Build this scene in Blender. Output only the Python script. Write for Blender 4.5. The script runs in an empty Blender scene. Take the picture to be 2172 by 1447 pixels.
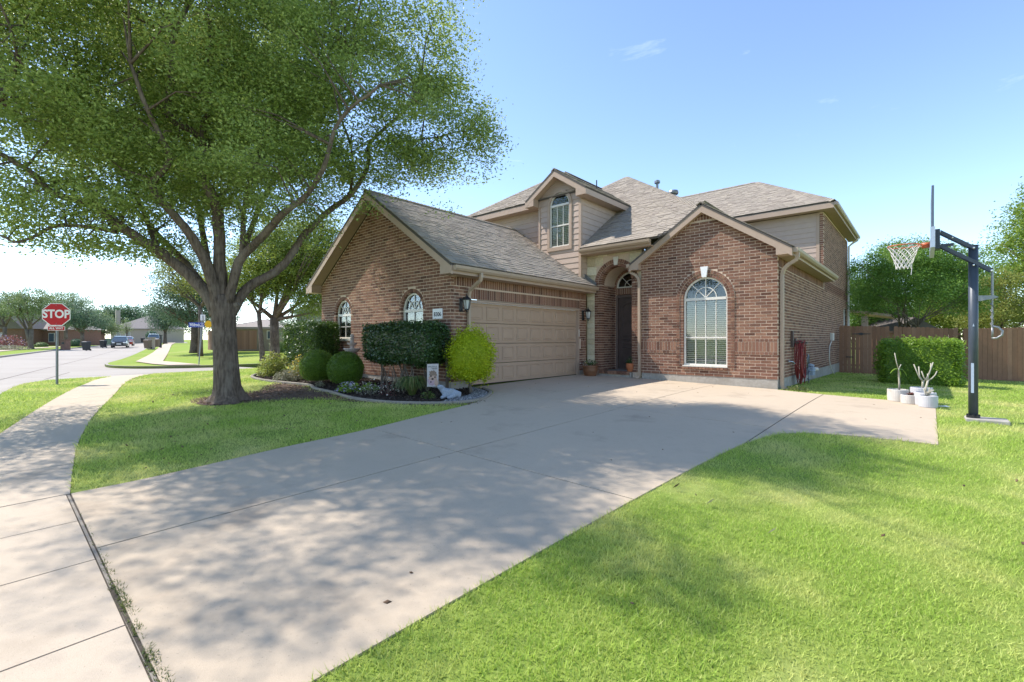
import bpy, bmesh, math, random
import numpy as np
from mathutils import Vector, Matrix
from mathutils.geometry import delaunay_2d_cdt, tessellate_polygon

random.seed(7); rng = np.random.default_rng(11)
S = bpy.context.scene
COL = S.collection
R = math.radians

# ------------------------------------------------------------------ camera, sky, sun, exposure
EYE = (0.0, 0.0, 1.19)
YAW = 41.6
cd = bpy.data.cameras.new('camera'); cam = bpy.data.objects.new('camera', cd); COL.objects.link(cam)
cam.location = EYE; cam.rotation_euler = (R(90), 0, R(YAW))
cd.sensor_width = 36.0; cd.lens = 36.0 * 985 / 2172; cd.shift_y = -4.5 / 2172
cd.clip_start = 0.05; cd.clip_end = 3000
S.camera = cam

LIGHT = Vector((1.0, 0.41, -1.28)).normalized()      # the way sunlight travels
SUN_EL = math.asin(-LIGHT.z); SUN_ROT = math.atan2(-LIGHT.x, -LIGHT.y)
w = bpy.data.worlds.new('World'); S.world = w; w.use_nodes = True
nt = w.node_tree; nt.nodes.clear()
out = nt.nodes.new('ShaderNodeOutputWorld'); bg = nt.nodes.new('ShaderNodeBackground')
sky = nt.nodes.new('ShaderNodeTexSky'); sky.sky_type = 'NISHITA'; sky.sun_disc = False
sky.sun_elevation = SUN_EL; sky.sun_rotation = SUN_ROT
sky.altitude = 2200; sky.air_density = 1.0; sky.dust_density = 0.45; sky.ozone_density = 0.8
bg.inputs['Strength'].default_value = 0.15
tc = nt.nodes.new('ShaderNodeTexCoord'); mp = nt.nodes.new('ShaderNodeMapping'); mp.inputs['Scale'].default_value = (5, 5, 16); mp.inputs['Rotation'].default_value = (.2, .1, .6)
cn = nt.nodes.new('ShaderNodeTexNoise'); cn.inputs['Scale'].default_value = 1.3; cn.inputs['Detail'].default_value = 7; cn.inputs['Roughness'].default_value = .62; cn.inputs['Distortion'].default_value = .6
cr = nt.nodes.new('ShaderNodeMapRange'); cr.inputs[1].default_value = .655; cr.inputs[2].default_value = .86; cr.inputs[3].default_value = 0; cr.inputs[4].default_value = .26
cm = nt.nodes.new('ShaderNodeMix'); cm.data_type = 'RGBA'; cm.inputs['B'].default_value = (5.2, 5.6, 6.2, 1)
nt.links.new(tc.outputs['Generated'], mp.inputs['Vector']); nt.links.new(mp.outputs[0], cn.inputs['Vector']); nt.links.new(cn.outputs['Fac'], cr.inputs[0])
nt.links.new(cr.outputs[0], cm.inputs['Factor']); nt.links.new(sky.outputs[0], cm.inputs['A']); nt.links.new(cm.outputs['Result'], bg.inputs['Color'])
nt.links.new(bg.outputs[0], out.inputs['Surface'])

ld = bpy.data.lights.new('sun', 'SUN'); ld.energy = 2.95; ld.angle = R(0.53); ld.color = (1.0, 0.955, 0.895)
sun = bpy.data.objects.new('sun', ld); COL.objects.link(sun)
sun.rotation_euler = LIGHT.to_track_quat('-Z', 'Y').to_euler(); sun.location = (-20, -6, 30)

S.view_settings.view_transform = 'Standard'; S.view_settings.look = 'None'
S.view_settings.exposure = 1.31; S.view_settings.gamma = 1.0; S.view_settings.use_curve_mapping = False
S.cycles.max_bounces = 8; S.cycles.transparent_max_bounces = 16

# ------------------------------------------------------------------ helpers
_a = R(YAW)
FW = np.array([-math.sin(_a), math.cos(_a)]); RT = np.array([math.cos(_a), math.sin(_a)])

def smooth(e0, e1, x):
    t = np.clip((x - e0) / (e1 - e0), 0, 1); return t * t * (3 - 2 * t)
def softp(x, k): return k * np.log1p(np.exp(np.clip(x / k, -40, 40)))
def G(x, y):
    """height of the ground"""
    x = np.asarray(x, float); y = np.asarray(y, float)
    near = -.02 * (np.maximum(np.minimum(x, 12), -16) + 8.6) - .02 * softp(11 - np.maximum(y, -8), 1.0) - .0125 * softp(np.minimum(y, 40) - 13.5, 1.0)
    q = smooth(-26, -17.5, x)
    far = -.30 + .25 * smooth(40, 85, -x) + .26 * smooth(8.5, 13, y - .12 * (-x - 30)) * smooth(28, 32, -x)
    return q * near + (1 - q) * far
def g(x, y): return float(G(x, y))
def at(px, py, d):
    """a point d metres in front of the eye on the sight line through (px, py) of the 2172 px wide photograph"""
    p = (FW + (px - 1086) / 985 * RT) * d
    return Vector((p[0], p[1], EYE[2] + (719 - py) / 985 * d))
def size_px(c, l):
    v = c[0] * FW[0] + c[1] * FW[1]
    return 985 * l / max(v, .3)

def link(o, parent=None):
    COL.objects.link(o)
    if parent is not None: o.parent = parent
    return o
def tag(o, label=None, cat=None, group=None, kind=None):
    if label: o['label'] = label
    if cat: o['category'] = cat
    if group: o['group'] = group
    if kind: o['kind'] = kind
    return o
def empty(name, loc, label=None, cat=None, group=None, rz=0, kind=None):
    o = bpy.data.objects.new(name, None); o.location = loc; o.rotation_euler = (0, 0, rz)
    o.empty_display_size = .3
    COL.objects.link(o); return tag(o, label, cat, group, kind)
def origin(o):
    """sum of the locations up the chain (only used for parents that are not rotated)"""
    v = Vector((0, 0, 0))
    while o is not None: v += o.location; o = o.parent
    return v
def kids(o): return [c for c in bpy.data.objects if c.parent == o]
def copy_tree(o, parent=None, table=None):
    if table is None:
        table = {}
        for c in bpy.data.objects:
            if c.parent: table.setdefault(c.parent.name, []).append(c)
    c = o.copy(); COL.objects.link(c)
    if parent is not None: c.parent = parent
    for k in table.get(o.name, []): copy_tree(k, c, table)
    return c

class MB:
    def __init__(s): s.v = []; s.f = []; s.m = []; s.cur = 0
    def face(s, pts):
        i = len(s.v); s.v += [tuple(p) for p in pts]; s.f.append(tuple(range(i, i + len(pts)))); s.m.append(s.cur)
    def hexa(s, p):          # p: 8 points, 0-3 one face, 4-7 the opposite one
        i = len(s.v); s.v += [tuple(q) for q in p]
        for q in ((0, 3, 2, 1), (4, 5, 6, 7), (0, 1, 5, 4), (1, 2, 6, 5), (2, 3, 7, 6), (3, 0, 4, 7)):
            s.f.append(tuple(i + k for k in q)); s.m.append(s.cur)
    def box(s, x0, x1, y0, y1, z0, z1):
        s.hexa([(x0, y0, z0), (x1, y0, z0), (x1, y1, z0), (x0, y1, z0), (x0, y0, z1), (x1, y0, z1), (x1, y1, z1), (x0, y1, z1)])
    def cbox(s, x0, x1, y0, y1, z0, z1, b=.01):
        """box with chamfered vertical and top edges"""
        def ring(i, z): return [(x0 + i, y0 + b, z), (x0 + b, y0 + i, z), (x1 - b, y0 + i, z), (x1 - i, y0 + b, z), (x1 - i, y1 - b, z), (x1 - b, y1 - i, z), (x0 + b, y1 - i, z), (x0 + i, y1 - b, z)]
        s.loft([ring(0, z0), ring(0, z1 - b), ring(b, z1)], True, True)
    def loft(s, rings, cap0=False, cap1=False, closed=True):
        n = len(rings[0]); i0 = len(s.v)
        for r in rings: s.v += [tuple(p) for p in r]
        for k in range(len(rings) - 1):
            a, b = i0 + k * n, i0 + (k + 1) * n
            for j in range(n if closed else n - 1):
                jj = (j + 1) % n
                s.f.append((a + j, a + jj, b + jj, b + j)); s.m.append(s.cur)
        if cap0: s.f.append(tuple(i0 + j for j in reversed(range(n)))); s.m.append(s.cur)
        if cap1:
            a = i0 + (len(rings) - 1) * n
            s.f.append(tuple(a + j for j in range(n))); s.m.append(s.cur)
    def prism(s, pts, ext):
        e = Vector(ext); a = [Vector(p) for p in pts]; b = [p + e for p in a]
        s.loft([a, b], True, True)
    def tube(s, pts, rad, n=8, cap=True, jitter=0):
        pts = [Vector(p) for p in pts]
        if not hasattr(rad, '__len__'): rad = [rad] * len(pts)
        t0 = (pts[1] - pts[0]).normalized()
        ref = Vector((0, 0, 1)) if abs(t0.z) < .9 else Vector((1, 0, 0))
        nrm = t0.cross(ref).normalized(); rings = []
        for i, p in enumerate(pts):
            t = (pts[min(i + 1, len(pts) - 1)] - pts[max(i - 1, 0)])
            t = t.normalized() if t.length > 1e-9 else t0
            nrm = (nrm - t * nrm.dot(t))
            nrm = nrm.normalized() if nrm.length > 1e-6 else t.orthogonal().normalized()
            bn = t.cross(nrm)
            rings.append([p + (nrm * math.cos(2 * math.pi * j / n) + bn * math.sin(2 * math.pi * j / n)) * rad[i] * (1 + (random.uniform(-jitter, jitter) if jitter else 0)) for j in range(n)])
        s.loft(rings, cap, cap)
    def lathe(s, prof, c=(0, 0, 0), n=20):
        rings = [[(c[0] + r * math.cos(2 * math.pi * j / n), c[1] + r * math.sin(2 * math.pi * j / n), c[2] + z) for j in range(n)] for r, z in prof]
        s.loft(rings, prof[0][0] > 1e-4, prof[-1][0] > 1e-4)
    def ball(s, c, r, n=10, m=6, squash=(1, 1, 1), jit=0):
        rings = []
        for i in range(m + 1):
            th = -math.pi / 2 + math.pi * i / m
            rr = max(math.cos(th), .02)
            rings.append([(c[0] + squash[0] * r * rr * math.cos(2 * math.pi * j / n) * (1 + random.uniform(-jit, jit)), c[1] + squash[1] * r * rr * math.sin(2 * math.pi * j / n) * (1 + random.uniform(-jit, jit)), c[2] + squash[2] * r * math.sin(th)) for j in range(n)])
        s.loft(rings, True, True)
    def mesh(s, name, mats, off=Vector((0, 0, 0)), smooth_=False):
        me = bpy.data.meshes.new(name)
        v = np.array(s.v, float).reshape(-1, 3) - np.array(off)
        me.from_pydata(v.tolist(), [], s.f)
        if not isinstance(mats, (list, tuple)): mats = [mats]
        for m in mats: me.materials.append(m)
        if len(mats) > 1: me.polygons.foreach_set('material_index', s.m)
        if smooth_: me.polygons.foreach_set('use_smooth', [True] * len(s.f))
        bm = bmesh.new(); bm.from_mesh(me); bmesh.ops.recalc_face_normals(bm, faces=bm.faces); bm.to_mesh(me); bm.free()
        me.update(); return me
    def build(s, name, mats, parent=None, local=False, smooth_=False, label=None, kind=None, off=None):
        """world coordinates by default; local=True: already in the parent's frame"""
        o_ = Vector((0, 0, 0)) if (local or parent is None) else origin(parent)
        if off is not None: o_ = Vector(off)
        o = bpy.data.objects.new(name, s.mesh(name, mats, o_, smooth_))
        link(o, parent)
        if off is not None and parent is None: o.location = off
        return tag(o, label, kind=kind)
    def angle_smooth(s): pass

def raw_mesh(name, verts, faces_n, mat, parent=None, off=(0, 0, 0), cols=None):
    """verts (N, k, 3): N separate faces of k corners"""
    N, k, _ = verts.shape
    me = bpy.data.meshes.new(name)
    me.vertices.add(N * k); me.vertices.foreach_set('co', (verts - np.array(off)).astype(np.float32).ravel())
    me.loops.add(N * k); me.loops.foreach_set('vertex_index', np.arange(N * k, dtype=np.int32))
    me.polygons.add(N); me.polygons.foreach_set('loop_start', np.arange(0, N * k, k, dtype=np.int32))
    me.polygons.foreach_set('loop_total', np.full(N, k, dtype=np.int32))
    me.materials.append(mat); me.update(calc_edges=True)
    o = bpy.data.objects.new(name, me); link(o, parent)
    return o

# ------------------------------------------------------------------ materials
def ramp_mix(n, l, fac, a, b):
    m = n.new('ShaderNodeMix'); m.data_type = 'RGBA'
    m.inputs['A'].default_value = (*a, 1) if not hasattr(a, 'is_linked') else (0, 0, 0, 1)
    if hasattr(a, 'is_linked'): l.new(a, m.inputs['A'])
    if hasattr(b, 'is_linked'): l.new(b, m.inputs['B'])
    else: m.inputs['B'].default_value = (*b, 1)
    if hasattr(fac, 'is_linked'): l.new(fac, m.inputs['Factor'])
    else: m.inputs['Factor'].default_value = fac
    return m.outputs['Result']
def noise(n, l, pos, scale, detail=4, rough=.55, sxyz=None):
    t = n.new('ShaderNodeTexNoise'); t.inputs['Scale'].default_value = scale; t.inputs['Detail'].default_value = detail; t.inputs['Roughness'].default_value = rough
    if sxyz:
        mp = n.new('ShaderNodeMapping'); mp.inputs['Scale'].default_value = sxyz; l.new(pos, mp.inputs['Vector']); pos = mp.outputs[0]
    l.new(pos, t.inputs['Vector']); return t.outputs['Fac']
def mrange(n, l, x, a, b, c=0., d=1.):
    m = n.new('ShaderNodeMapRange'); m.inputs[1].default_value = a; m.inputs[2].default_value = b; m.inputs[3].default_value = c; m.inputs[4].default_value = d
    l.new(x, m.inputs[0]); return m.outputs[0]
def piece_random(n, l):
    """a value that differs for every loose piece and every object"""
    ge = n.new('ShaderNodeNewGeometry'); oi = n.new('ShaderNodeObjectInfo')
    ad = n.new('ShaderNodeMath'); ad.operation = 'ADD'; l.new(ge.outputs['Random Per Island'], ad.inputs[0]); l.new(oi.outputs['Random'], ad.inputs[1])
    fr = n.new('ShaderNodeMath'); fr.operation = 'FRACT'; l.new(ad.outputs[0], fr.inputs[0]); return fr.outputs[0]
def mat(name, a, b=None, scale=8, rough=.7, bump=0, bscale=60, spec=.3, pieces=None, metal=0, detail=4, sxyz=None, c=None, cscale=1.2, clo=.45, chi=.65, local=False, coat=0):
    """a..b: fine noise; c: large soft patches; pieces: list of colours picked per loose piece"""
    m = bpy.data.materials.new(name); m.use_nodes = True; n = m.node_tree.nodes; l = m.node_tree.links
    p = n['Principled BSDF']; p.inputs['Roughness'].default_value = rough; p.inputs['Specular IOR Level'].default_value = spec; p.inputs['Metallic'].default_value = metal
    if coat: p.inputs['Coat Weight'].default_value = coat
    if local:
        tc = n.new('ShaderNodeTexCoord'); pos = tc.outputs['Object']
    else:
        ge = n.new('ShaderNodeNewGeometry'); pos = ge.outputs['Position']
    col = None
    if pieces:
        rp = n.new('ShaderNodeValToRGB'); rp.color_ramp.interpolation = 'LINEAR'
        els = rp.color_ramp.elements
        while len(els) < len(pieces): els.new(.5)
        for i, cc in enumerate(pieces): els[i].position = i / (len(pieces) - 1); els[i].color = (*cc, 1)
        l.new(piece_random(n, l), rp.inputs[0]); col = rp.outputs[0]
        if b is not None:      # b then is a strength of fine noise darkening
            f = mrange(n, l, noise(n, l, pos, scale, detail, .6, sxyz), .3, .7)
            mu = n.new('ShaderNodeMix'); mu.data_type = 'RGBA'; mu.blend_type = 'MULTIPLY'; mu.inputs['Factor'].default_value = 1
            l.new(col, mu.inputs['A']); l.new(ramp_mix(n, l, f, b, (1.08, 1.06, 1.04)), mu.inputs['B']); col = mu.outputs['Result']
    else:
        if b is None: b = tuple(x * .82 for x in a)
        f = mrange(n, l, noise(n, l, pos, scale, detail, .6, sxyz), .3, .7)
        col = ramp_mix(n, l, f, a, b)
    if c is not None:
        f2 = mrange(n, l, noise(n, l, pos, cscale, 3, .6), clo, chi)
        col = ramp_mix(n, l, f2, col, c)
    l.new(col, p.inputs['Base Color'])
    if bump:
        bn = n.new('ShaderNodeBump'); bn.inputs['Strength'].default_value = bump; bn.inputs['Distance'].default_value = .03 if 'bark' in name else .01
        l.new(noise(n, l, pos, bscale, 4, .6, sxyz), bn.inputs['Height']); l.new(bn.outputs[0], p.inputs['Normal'])
    return m
def concrete_mat(name, a, b, stain):
    m = mat(name, a, b, 190, .9, .45, 330, .15, c=tuple(x * .86 for x in a), cscale=.55, clo=.40, chi=.72, detail=4)
    n = m.node_tree.nodes; l = m.node_tree.links; p = n['Principled BSDF']; src = p.inputs['Base Color'].links[0].from_socket
    ge = n.new('ShaderNodeNewGeometry'); pos = ge.outputs['Position']
    c1 = ramp_mix(n, l, mrange(n, l, noise(n, l, pos, 6.5, 6, .7), .50, .78, 0, .5), src, tuple(x * .78 for x in a))          # mottling
    c2 = ramp_mix(n, l, mrange(n, l, noise(n, l, pos, 1.15, 5, .62), .56, .74, 0, .75), c1, stain)                              # old stains
    c3 = ramp_mix(n, l, mrange(n, l, noise(n, l, pos, 75, 2, .5), .66, .74, 0, .45), c2, tuple(x * .45 for x in a))            # dark aggregate
    l.new(c3, p.inputs['Base Color']); return m
def leaf_mat(name, cols, trans=.35, rough=.45, patch=None, pscale=.8, spec=.35):
    m = bpy.data.materials.new(name); m.use_nodes = True; n = m.node_tree.nodes; l = m.node_tree.links
    p = n['Principled BSDF']; p.inputs['Roughness'].default_value = rough; p.inputs['Specular IOR Level'].default_value = spec
    rp = n.new('ShaderNodeValToRGB'); els = rp.color_ramp.elements
    while len(els) < len(cols): els.new(.5)
    for i, cc in enumerate(cols): els[i].position = i / (len(cols) - 1); els[i].color = (*cc, 1)
    l.new(piece_random(n, l), rp.inputs[0]); col = rp.outputs[0]
    if patch:
        ge = n.new('ShaderNodeNewGeometry')
        col = ramp_mix(n, l, mrange(n, l, noise(n, l, ge.outputs['Position'], pscale, 3), .42, .68), col, patch)
    l.new(col, p.inputs['Base Color'])
    tr = n.new('ShaderNodeBsdfTranslucent')
    hs = n.new('ShaderNodeHueSaturation'); hs.inputs['Hue'].default_value = .485; hs.inputs['Value'].default_value = 1.5; l.new(col, hs.inputs['Color']); l.new(hs.outputs[0], tr.inputs['Color'])
    mx = n.new('ShaderNodeMixShader'); mx.inputs[0].default_value = trans
    l.new(p.outputs[0], mx.inputs[1]); l.new(tr.outputs[0], mx.inputs[2]); l.new(mx.outputs[0], n['Material Output'].inputs['Surface'])
    return m
def glass_mat(name, tint=(.9, .95, .95), refl=.12):
    m = bpy.data.materials.new(name); m.use_nodes = True; n = m.node_tree.nodes; l = m.node_tree.links; n.remove(n['Principled BSDF'])
    t = n.new('ShaderNodeBsdfTransparent'); t.inputs[0].default_value = (*tint, 1)
    gl = n.new('ShaderNodeBsdfGlossy'); gl.inputs['Roughness'].default_value = .012
    lw = n.new('ShaderNodeLayerWeight'); lw.inputs[0].default_value = .22
    mr = mrange(n, l, lw.outputs['Fresnel'], 0, 1, refl, .9)
    mx = n.new('ShaderNodeMixShader'); l.new(mr, mx.inputs[0]); l.new(t.outputs[0], mx.inputs[1]); l.new(gl.outputs[0], mx.inputs[2])
    l.new(mx.outputs[0], n['Material Output'].inputs['Surface']); return m

M = {}
M['brick'] = mat('brick', None, (0.66, 0.675, 0.639), 45, .85, .3, 90, .2, pieces=[(0.12, 0.0581, 0.0408), (0.241, 0.119, 0.0835), (0.286, 0.148, 0.0993), (0.187, 0.0902, 0.0621), (0.321, 0.179, 0.119), (0.259, 0.131, 0.0888), (0.152, 0.0807, 0.0586)])
M['mortar'] = mat('mortar', (0.655, 0.51, 0.386), (0.554, 0.428, 0.325), 30, .95, .2, 150, .1)
M['shingle'] = mat('shingle', None, (0.829, 0.818, 0.782), 150, .95, .4, 200, .1, pieces=[(0.28, 0.241, 0.201), (0.325, 0.28, 0.234), (0.375, 0.325, 0.266), (0.302, 0.263, 0.223), (0.347, 0.302, 0.25), (0.263, 0.224, 0.19), (0.33, 0.286, 0.234)])
M['roofbase'] = mat('roof_felt', (.13, .11, .10), (.09, .08, .07), 40, .95)
M['tan'] = mat('tan_paint', (0.441, 0.322, 0.24), (0.41, 0.295, 0.218), 6, .55, .05, 40, .3)
M['siding'] = mat('siding_paint', (0.491, 0.376, 0.303), (0.454, 0.345, 0.277), 5, .6, .1, 30, .25, sxyz=(0.838, 0.855, 0.855))
M['gutter'] = mat('gutter_paint', (.43, .325, .235), (.39, .29, .21), 6, .4, .03, 40, .4)
M['garage'] = mat('garage_door_paint', (0.449, 0.309, 0.212), (0.407, 0.281, 0.193), 4, .5, .12, 90, .3, sxyz=(0.785, 0.838, 0.863))
M['doorwood'] = mat('brown_door_paint', (0.102, 0.0696, 0.0576), (0.072, 0.0504, 0.0432), 6, .45, .1, 60, .4, sxyz=(0.9, 0.9, 0.72))
M['doorframe'] = mat('door_frame_paint', (.16, .112, .09), (.13, .09, .075), 6, .5)
M['white'] = mat('white_vinyl', (.74, .70, .62), (.70, .66, .58), 4, .4)
M['sill'] = mat('cast_stone', (.72, .68, .60), (.62, .58, .51), 20, .85, .15, 90, .2)
M['stone'] = mat('limestone', None, (0.842, 0.842, 0.8), 18, .9, .5, 45, .15, pieces=[(0.549, 0.457, 0.3), (0.654, 0.584, 0.422), (0.607, 0.515, 0.344), (0.701, 0.643, 0.488), (0.491, 0.397, 0.256)])
M['concrete_wall'] = mat('foundation_concrete', (.42, .39, .34), (.33, .30, .26), 14, .95, .4, 60, .1, c=(.27, .24, .20), cscale=2.2, clo=.5, chi=.8)
M['concrete'] = concrete_mat('drive_concrete', (0.567, 0.457, 0.332), (0.463, 0.371, 0.272), (0.355, 0.279, 0.204))
M['walk'] = concrete_mat('walk_concrete', (0.589, 0.481, 0.361), (0.483, 0.393, 0.296), (0.382, 0.306, 0.225))
M['joint'] = mat('joint_dirt', (.10, .08, .06), (.05, .04, .03), 60, .95)
M['road'] = mat('road_concrete', (0.413, 0.365, 0.313), (0.369, 0.327, 0.278), 20, .9, .2, 120, .15, c=(0.346, 0.304, 0.259), cscale=.25, clo=.45, chi=.7)
M['kerb'] = mat('kerb_concrete', (0.404, 0.364, 0.307), (0.339, 0.304, 0.259), 10, .9, .2, 60, .1)
M['soil'] = mat('bare_soil', (.095, .062, .045), (.15, .105, .078), 14, .97, .6, 40, .1, c=(.06, .04, .03), cscale=2.5, clo=.5, chi=.75)
M['mulch'] = mat('mulch', (.030, .021, .017), (.055, .038, .030), 30, .97, .8, 60, .1)
M['chip'] = mat('mulch_chip', None, None, 30, .95, pieces=[(.02, .015, .012), (.05, .034, .026), (.085, .062, .048), (.035, .024, .02), (.13, .10, .08)])
M['litter'] = mat('leaf_litter', None, None, 30, .9, pieces=[(.12, .07, .04), (.20, .13, .075), (.08, .05, .035), (.28, .20, .13)])
M['pebble'] = mat('grey_pebble', None, (.8, .8, .8), 80, .85, pieces=[(.16, .16, .17), (.32, .31, .31), (.50, .48, .46), (.10, .10, .11), (.24, .23, .23)])
M['edging'] = mat('edging_concrete', (0.32, 0.28, 0.232), (0.24, 0.208, 0.168), 18, .95, .3, 70, .1)
M['lawn'] = mat('lawn_ground', (0.18, 0.252, 0.0442), (0.232, 0.295, 0.0608), 14, .95, .8, 90, .1, c=(0.348, 0.365, 0.122), cscale=.8, clo=.5, chi=.75, detail=7)
M['lawnfar'] = mat('far_lawn_ground', (0.197, 0.276, 0.0386), (0.256, 0.321, 0.0547), 3, .95, .5, 30, .1, c=(0.305, 0.331, 0.0804), cscale=.15, clo=.5, chi=.7)
M['blade'] = leaf_mat('grass_blade', [(0.219, 0.323, 0.0486), (0.322, 0.453, 0.0763), (0.425, 0.545, 0.111), (0.27, 0.389, 0.0624), (0.54, 0.57, 0.194)], .35, .6, patch=(0.579, 0.57, 0.208), pscale=.8, spec=.12)
M['oak'] = leaf_mat('oak_leaf', [(0.121, 0.179, 0.0412), (0.213, 0.294, 0.066), (0.305, 0.388, 0.093), (0.162, 0.231, 0.0551), (0.428, 0.505, 0.153)], .46, .45, spec=.35)
M['oak2'] = leaf_mat('sunny_oak_leaf', [(0.11, 0.166, 0.027), (0.183, 0.243, 0.0372), (0.244, 0.299, 0.0507), (0.134, 0.199, 0.0338)], .35, .5)
M['far1'] = leaf_mat('hazy_grey_green_leaf', [(0.112, 0.167, 0.0686), (0.162, 0.227, 0.0857), (0.213, 0.274, 0.11)], .3, .55)  # far foliage: distance haze lightened into the leaf colour
M['far2'] = leaf_mat('hazy_blue_green_leaf', [(0.0625, 0.119, 0.07), (0.1, 0.167, 0.0935), (0.138, 0.203, 0.117)], .25, .55)  # same, bluer: haze put into the colour of far leaves
M['myrtle'] = leaf_mat('myrtle_leaf', [(0.087, 0.178, 0.0321), (0.136, 0.248, 0.0443), (0.199, 0.331, 0.0602)], .35, .45)
M['bright'] = leaf_mat('bright_leaf', [(0.107, 0.187, 0.0289), (0.179, 0.272, 0.0405), (0.25, 0.323, 0.0506)], .4, .5)
M['box'] = leaf_mat('boxwood_leaf', [(0.0635, 0.128, 0.0156), (0.113, 0.2, 0.0209), (0.158, 0.26, 0.0312)], .3, .45)
M['holly'] = leaf_mat('holly_leaf', [(0.0251, 0.0571, 0.0162), (0.0449, 0.0904, 0.0223), (0.07, 0.124, 0.0283)], .22, .3, spec=.5)
M['privet'] = leaf_mat('privet_leaf', [(0.0893, 0.181, 0.0216), (0.168, 0.276, 0.0289), (0.245, 0.371, 0.0398)], .4, .4)
M['gold'] = leaf_mat('golden_leaf', [(0.237, 0.325, 0.01), (0.375, 0.45, 0.015), (0.475, 0.525, 0.025), (0.3, 0.388, 0.0125)], .42, .5)
M['lime'] = leaf_mat('lime_leaf', [(.14, .18, .03), (.22, .25, .05), (.30, .30, .08)], .35, .5)
M['silver'] = leaf_mat('silver_leaf', [(.16, .17, .10), (.26, .25, .17), (.20, .19, .12)], .3, .6)
M['strap'] = leaf_mat('strap_leaf', [(.055, .10, .025), (.09, .14, .035), (.14, .18, .05), (.26, .21, .09)], .3, .45)
M['redleaf'] = leaf_mat('red_leaf', [(.16, .04, .04), (.25, .08, .08), (.10, .09, .04)], .3, .5)
M['petal_w'] = leaf_mat('white_petal', [(.75, .73, .68), (.6, .58, .52)], .3, .6)
M['petal_p'] = leaf_mat('lilac_petal', [(.38, .32, .62), (.5, .45, .7)], .3, .6)
M['petal_y'] = leaf_mat('yellow_petal', [(.62, .42, .03), (.7, .5, .05)], .3, .6)
M['bark'] = mat('oak_bark', (0.221, 0.166, 0.127), (0.0715, 0.052, 0.039), 26, .95, 1.0, 34, .1, sxyz=(0.9, 0.9, 0.169), c=(0.26, 0.215, 0.169), cscale=2.2, clo=.5, chi=.8, detail=7)
M['bark2'] = mat('pale_bark', (.20, .165, .13), (.12, .095, .075), 12, .95, .6, 20, .1, sxyz=(1, 1, .3))
M['twig'] = mat('stem_bark', (.18, .15, .115), (.11, .09, .07), 20, .9)
M['fence'] = mat('fence_stain', None, (0.9, 0.9, 0.9), 9, .9, .35, 30, .15, pieces=[(0.212, 0.113, 0.0687), (0.283, 0.154, 0.0937), (0.246, 0.132, 0.08), (0.318, 0.182, 0.114)], sxyz=(0.9, 0.9, 0.8), detail=6)
M['fence2'] = mat('far_fence_stain', None, None, 9, .9, pieces=[(0.24, 0.132, 0.078), (0.3, 0.174, 0.108), (0.204, 0.114, 0.072)])
M['iron'] = mat('black_iron', (.012, .012, .014), (.02, .02, .022), 20, .45, spec=.5)
M['pole'] = mat('slate_paint', (.055, .068, .09), (.045, .056, .075), 8, .42, .05, 60, .5)
M['galv'] = mat('galvanised_steel', (0.26, 0.267, 0.273), (0.205, 0.211, 0.217), 15, .45, .1, 60, .5, metal=.6)
M['chrome'] = mat('bolt_metal', (.7, .7, .7), (.6, .6, .6), 15, .25, metal=.9)
M['orange'] = mat('rim_orange', (.55, .14, .06), (.48, .115, .05), 15, .4)
M['net'] = mat('net_cord', (.74, .70, .68), (.66, .62, .6), 40, .8)
M['acrylic'] = mat('board_edge', (.10, .125, .165), (.08, .10, .14), 10, .35, spec=.5)
M['pad'] = mat('edge_pad', (.40, .46, .56), (.36, .42, .52), 10, .6)
M['red'] = mat('sign_red', (.50, .018, .022), (.47, .016, .02), 10, .5)
M['signwhite'] = mat('sign_white', (.82, .80, .78), (.78, .76, .74), 10, .5)
M['blue'] = mat('sign_blue', (.02, .055, .34), (.018, .05, .30), 10, .5)
M['yellow'] = mat('sign_yellow', (.75, .42, .015), (.7, .39, .012), 10, .5)
M['dark'] = mat('dark_ink', (.015, .015, .015), (.02, .02, .02), 10, .6)
M['pot'] = mat('white_pot_glaze', (0.574, 0.541, 0.492), (0.525, 0.492, 0.443), 8, .5, .05, 30, .3, c=(0.426, 0.377, 0.312), cscale=5, clo=.55, chi=.8)
M['potgrey'] = mat('pale_grey_pot', (0.508, 0.5, 0.508), (0.459, 0.451, 0.459), 8, .55, .05, 30, .3)
M['potbrown'] = mat('brown_pot_glaze', (0.156, 0.0696, 0.0336), (0.228, 0.102, 0.048), 6, .4, .05, 30, .4)
M['terracotta'] = mat('terracotta', (0.483, 0.167, 0.069), (0.414, 0.138, 0.0575), 8, .8)
M['soilpot'] = mat('potting_soil', (.04, .028, .02), (.07, .05, .035), 40, .95)
M['cane'] = mat('plumeria_stem', (.46, .42, .33), (.38, .345, .27), 18, .8)
M['statue'] = mat('statue_stone', (0.368, 0.4, 0.448), (0.24, 0.272, 0.32), 40, .9, .3, 80, .15)
M['fount'] = mat('fountain_stone', (.52, .44, .41), (.42, .35, .325), 25, .9, .3, 60, .15)
M['hose'] = mat('red_hose', (.28, .045, .04), (.23, .035, .032), 20, .45)
M['meter'] = mat('meter_grey', (.33, .38, .44), (.27, .31, .36), 20, .55)
M['pvc'] = mat('cream_pvc', (.68, .62, .53), (.62, .56, .48), 20, .5)
M['blind'] = mat('blind_slat', (0.818, 0.805, 0.752), (0.766, 0.752, 0.7), 10, .6)
M['interior'] = mat('unlit_room', (.05, .048, .045), (.04, .038, .036), 5, .9)  # near-black colour stands in for the shade of unlit rooms
M['glass'] = glass_mat('window_glass', (.9, .93, .93), .05)
M['glassdark'] = glass_mat('transom_glass', (.5, .52, .52), .06)
M['lampglass'] = mat('frosted_glass', (.55, .55, .52), (.48, .48, .46), 10, .25, spec=.5)
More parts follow.
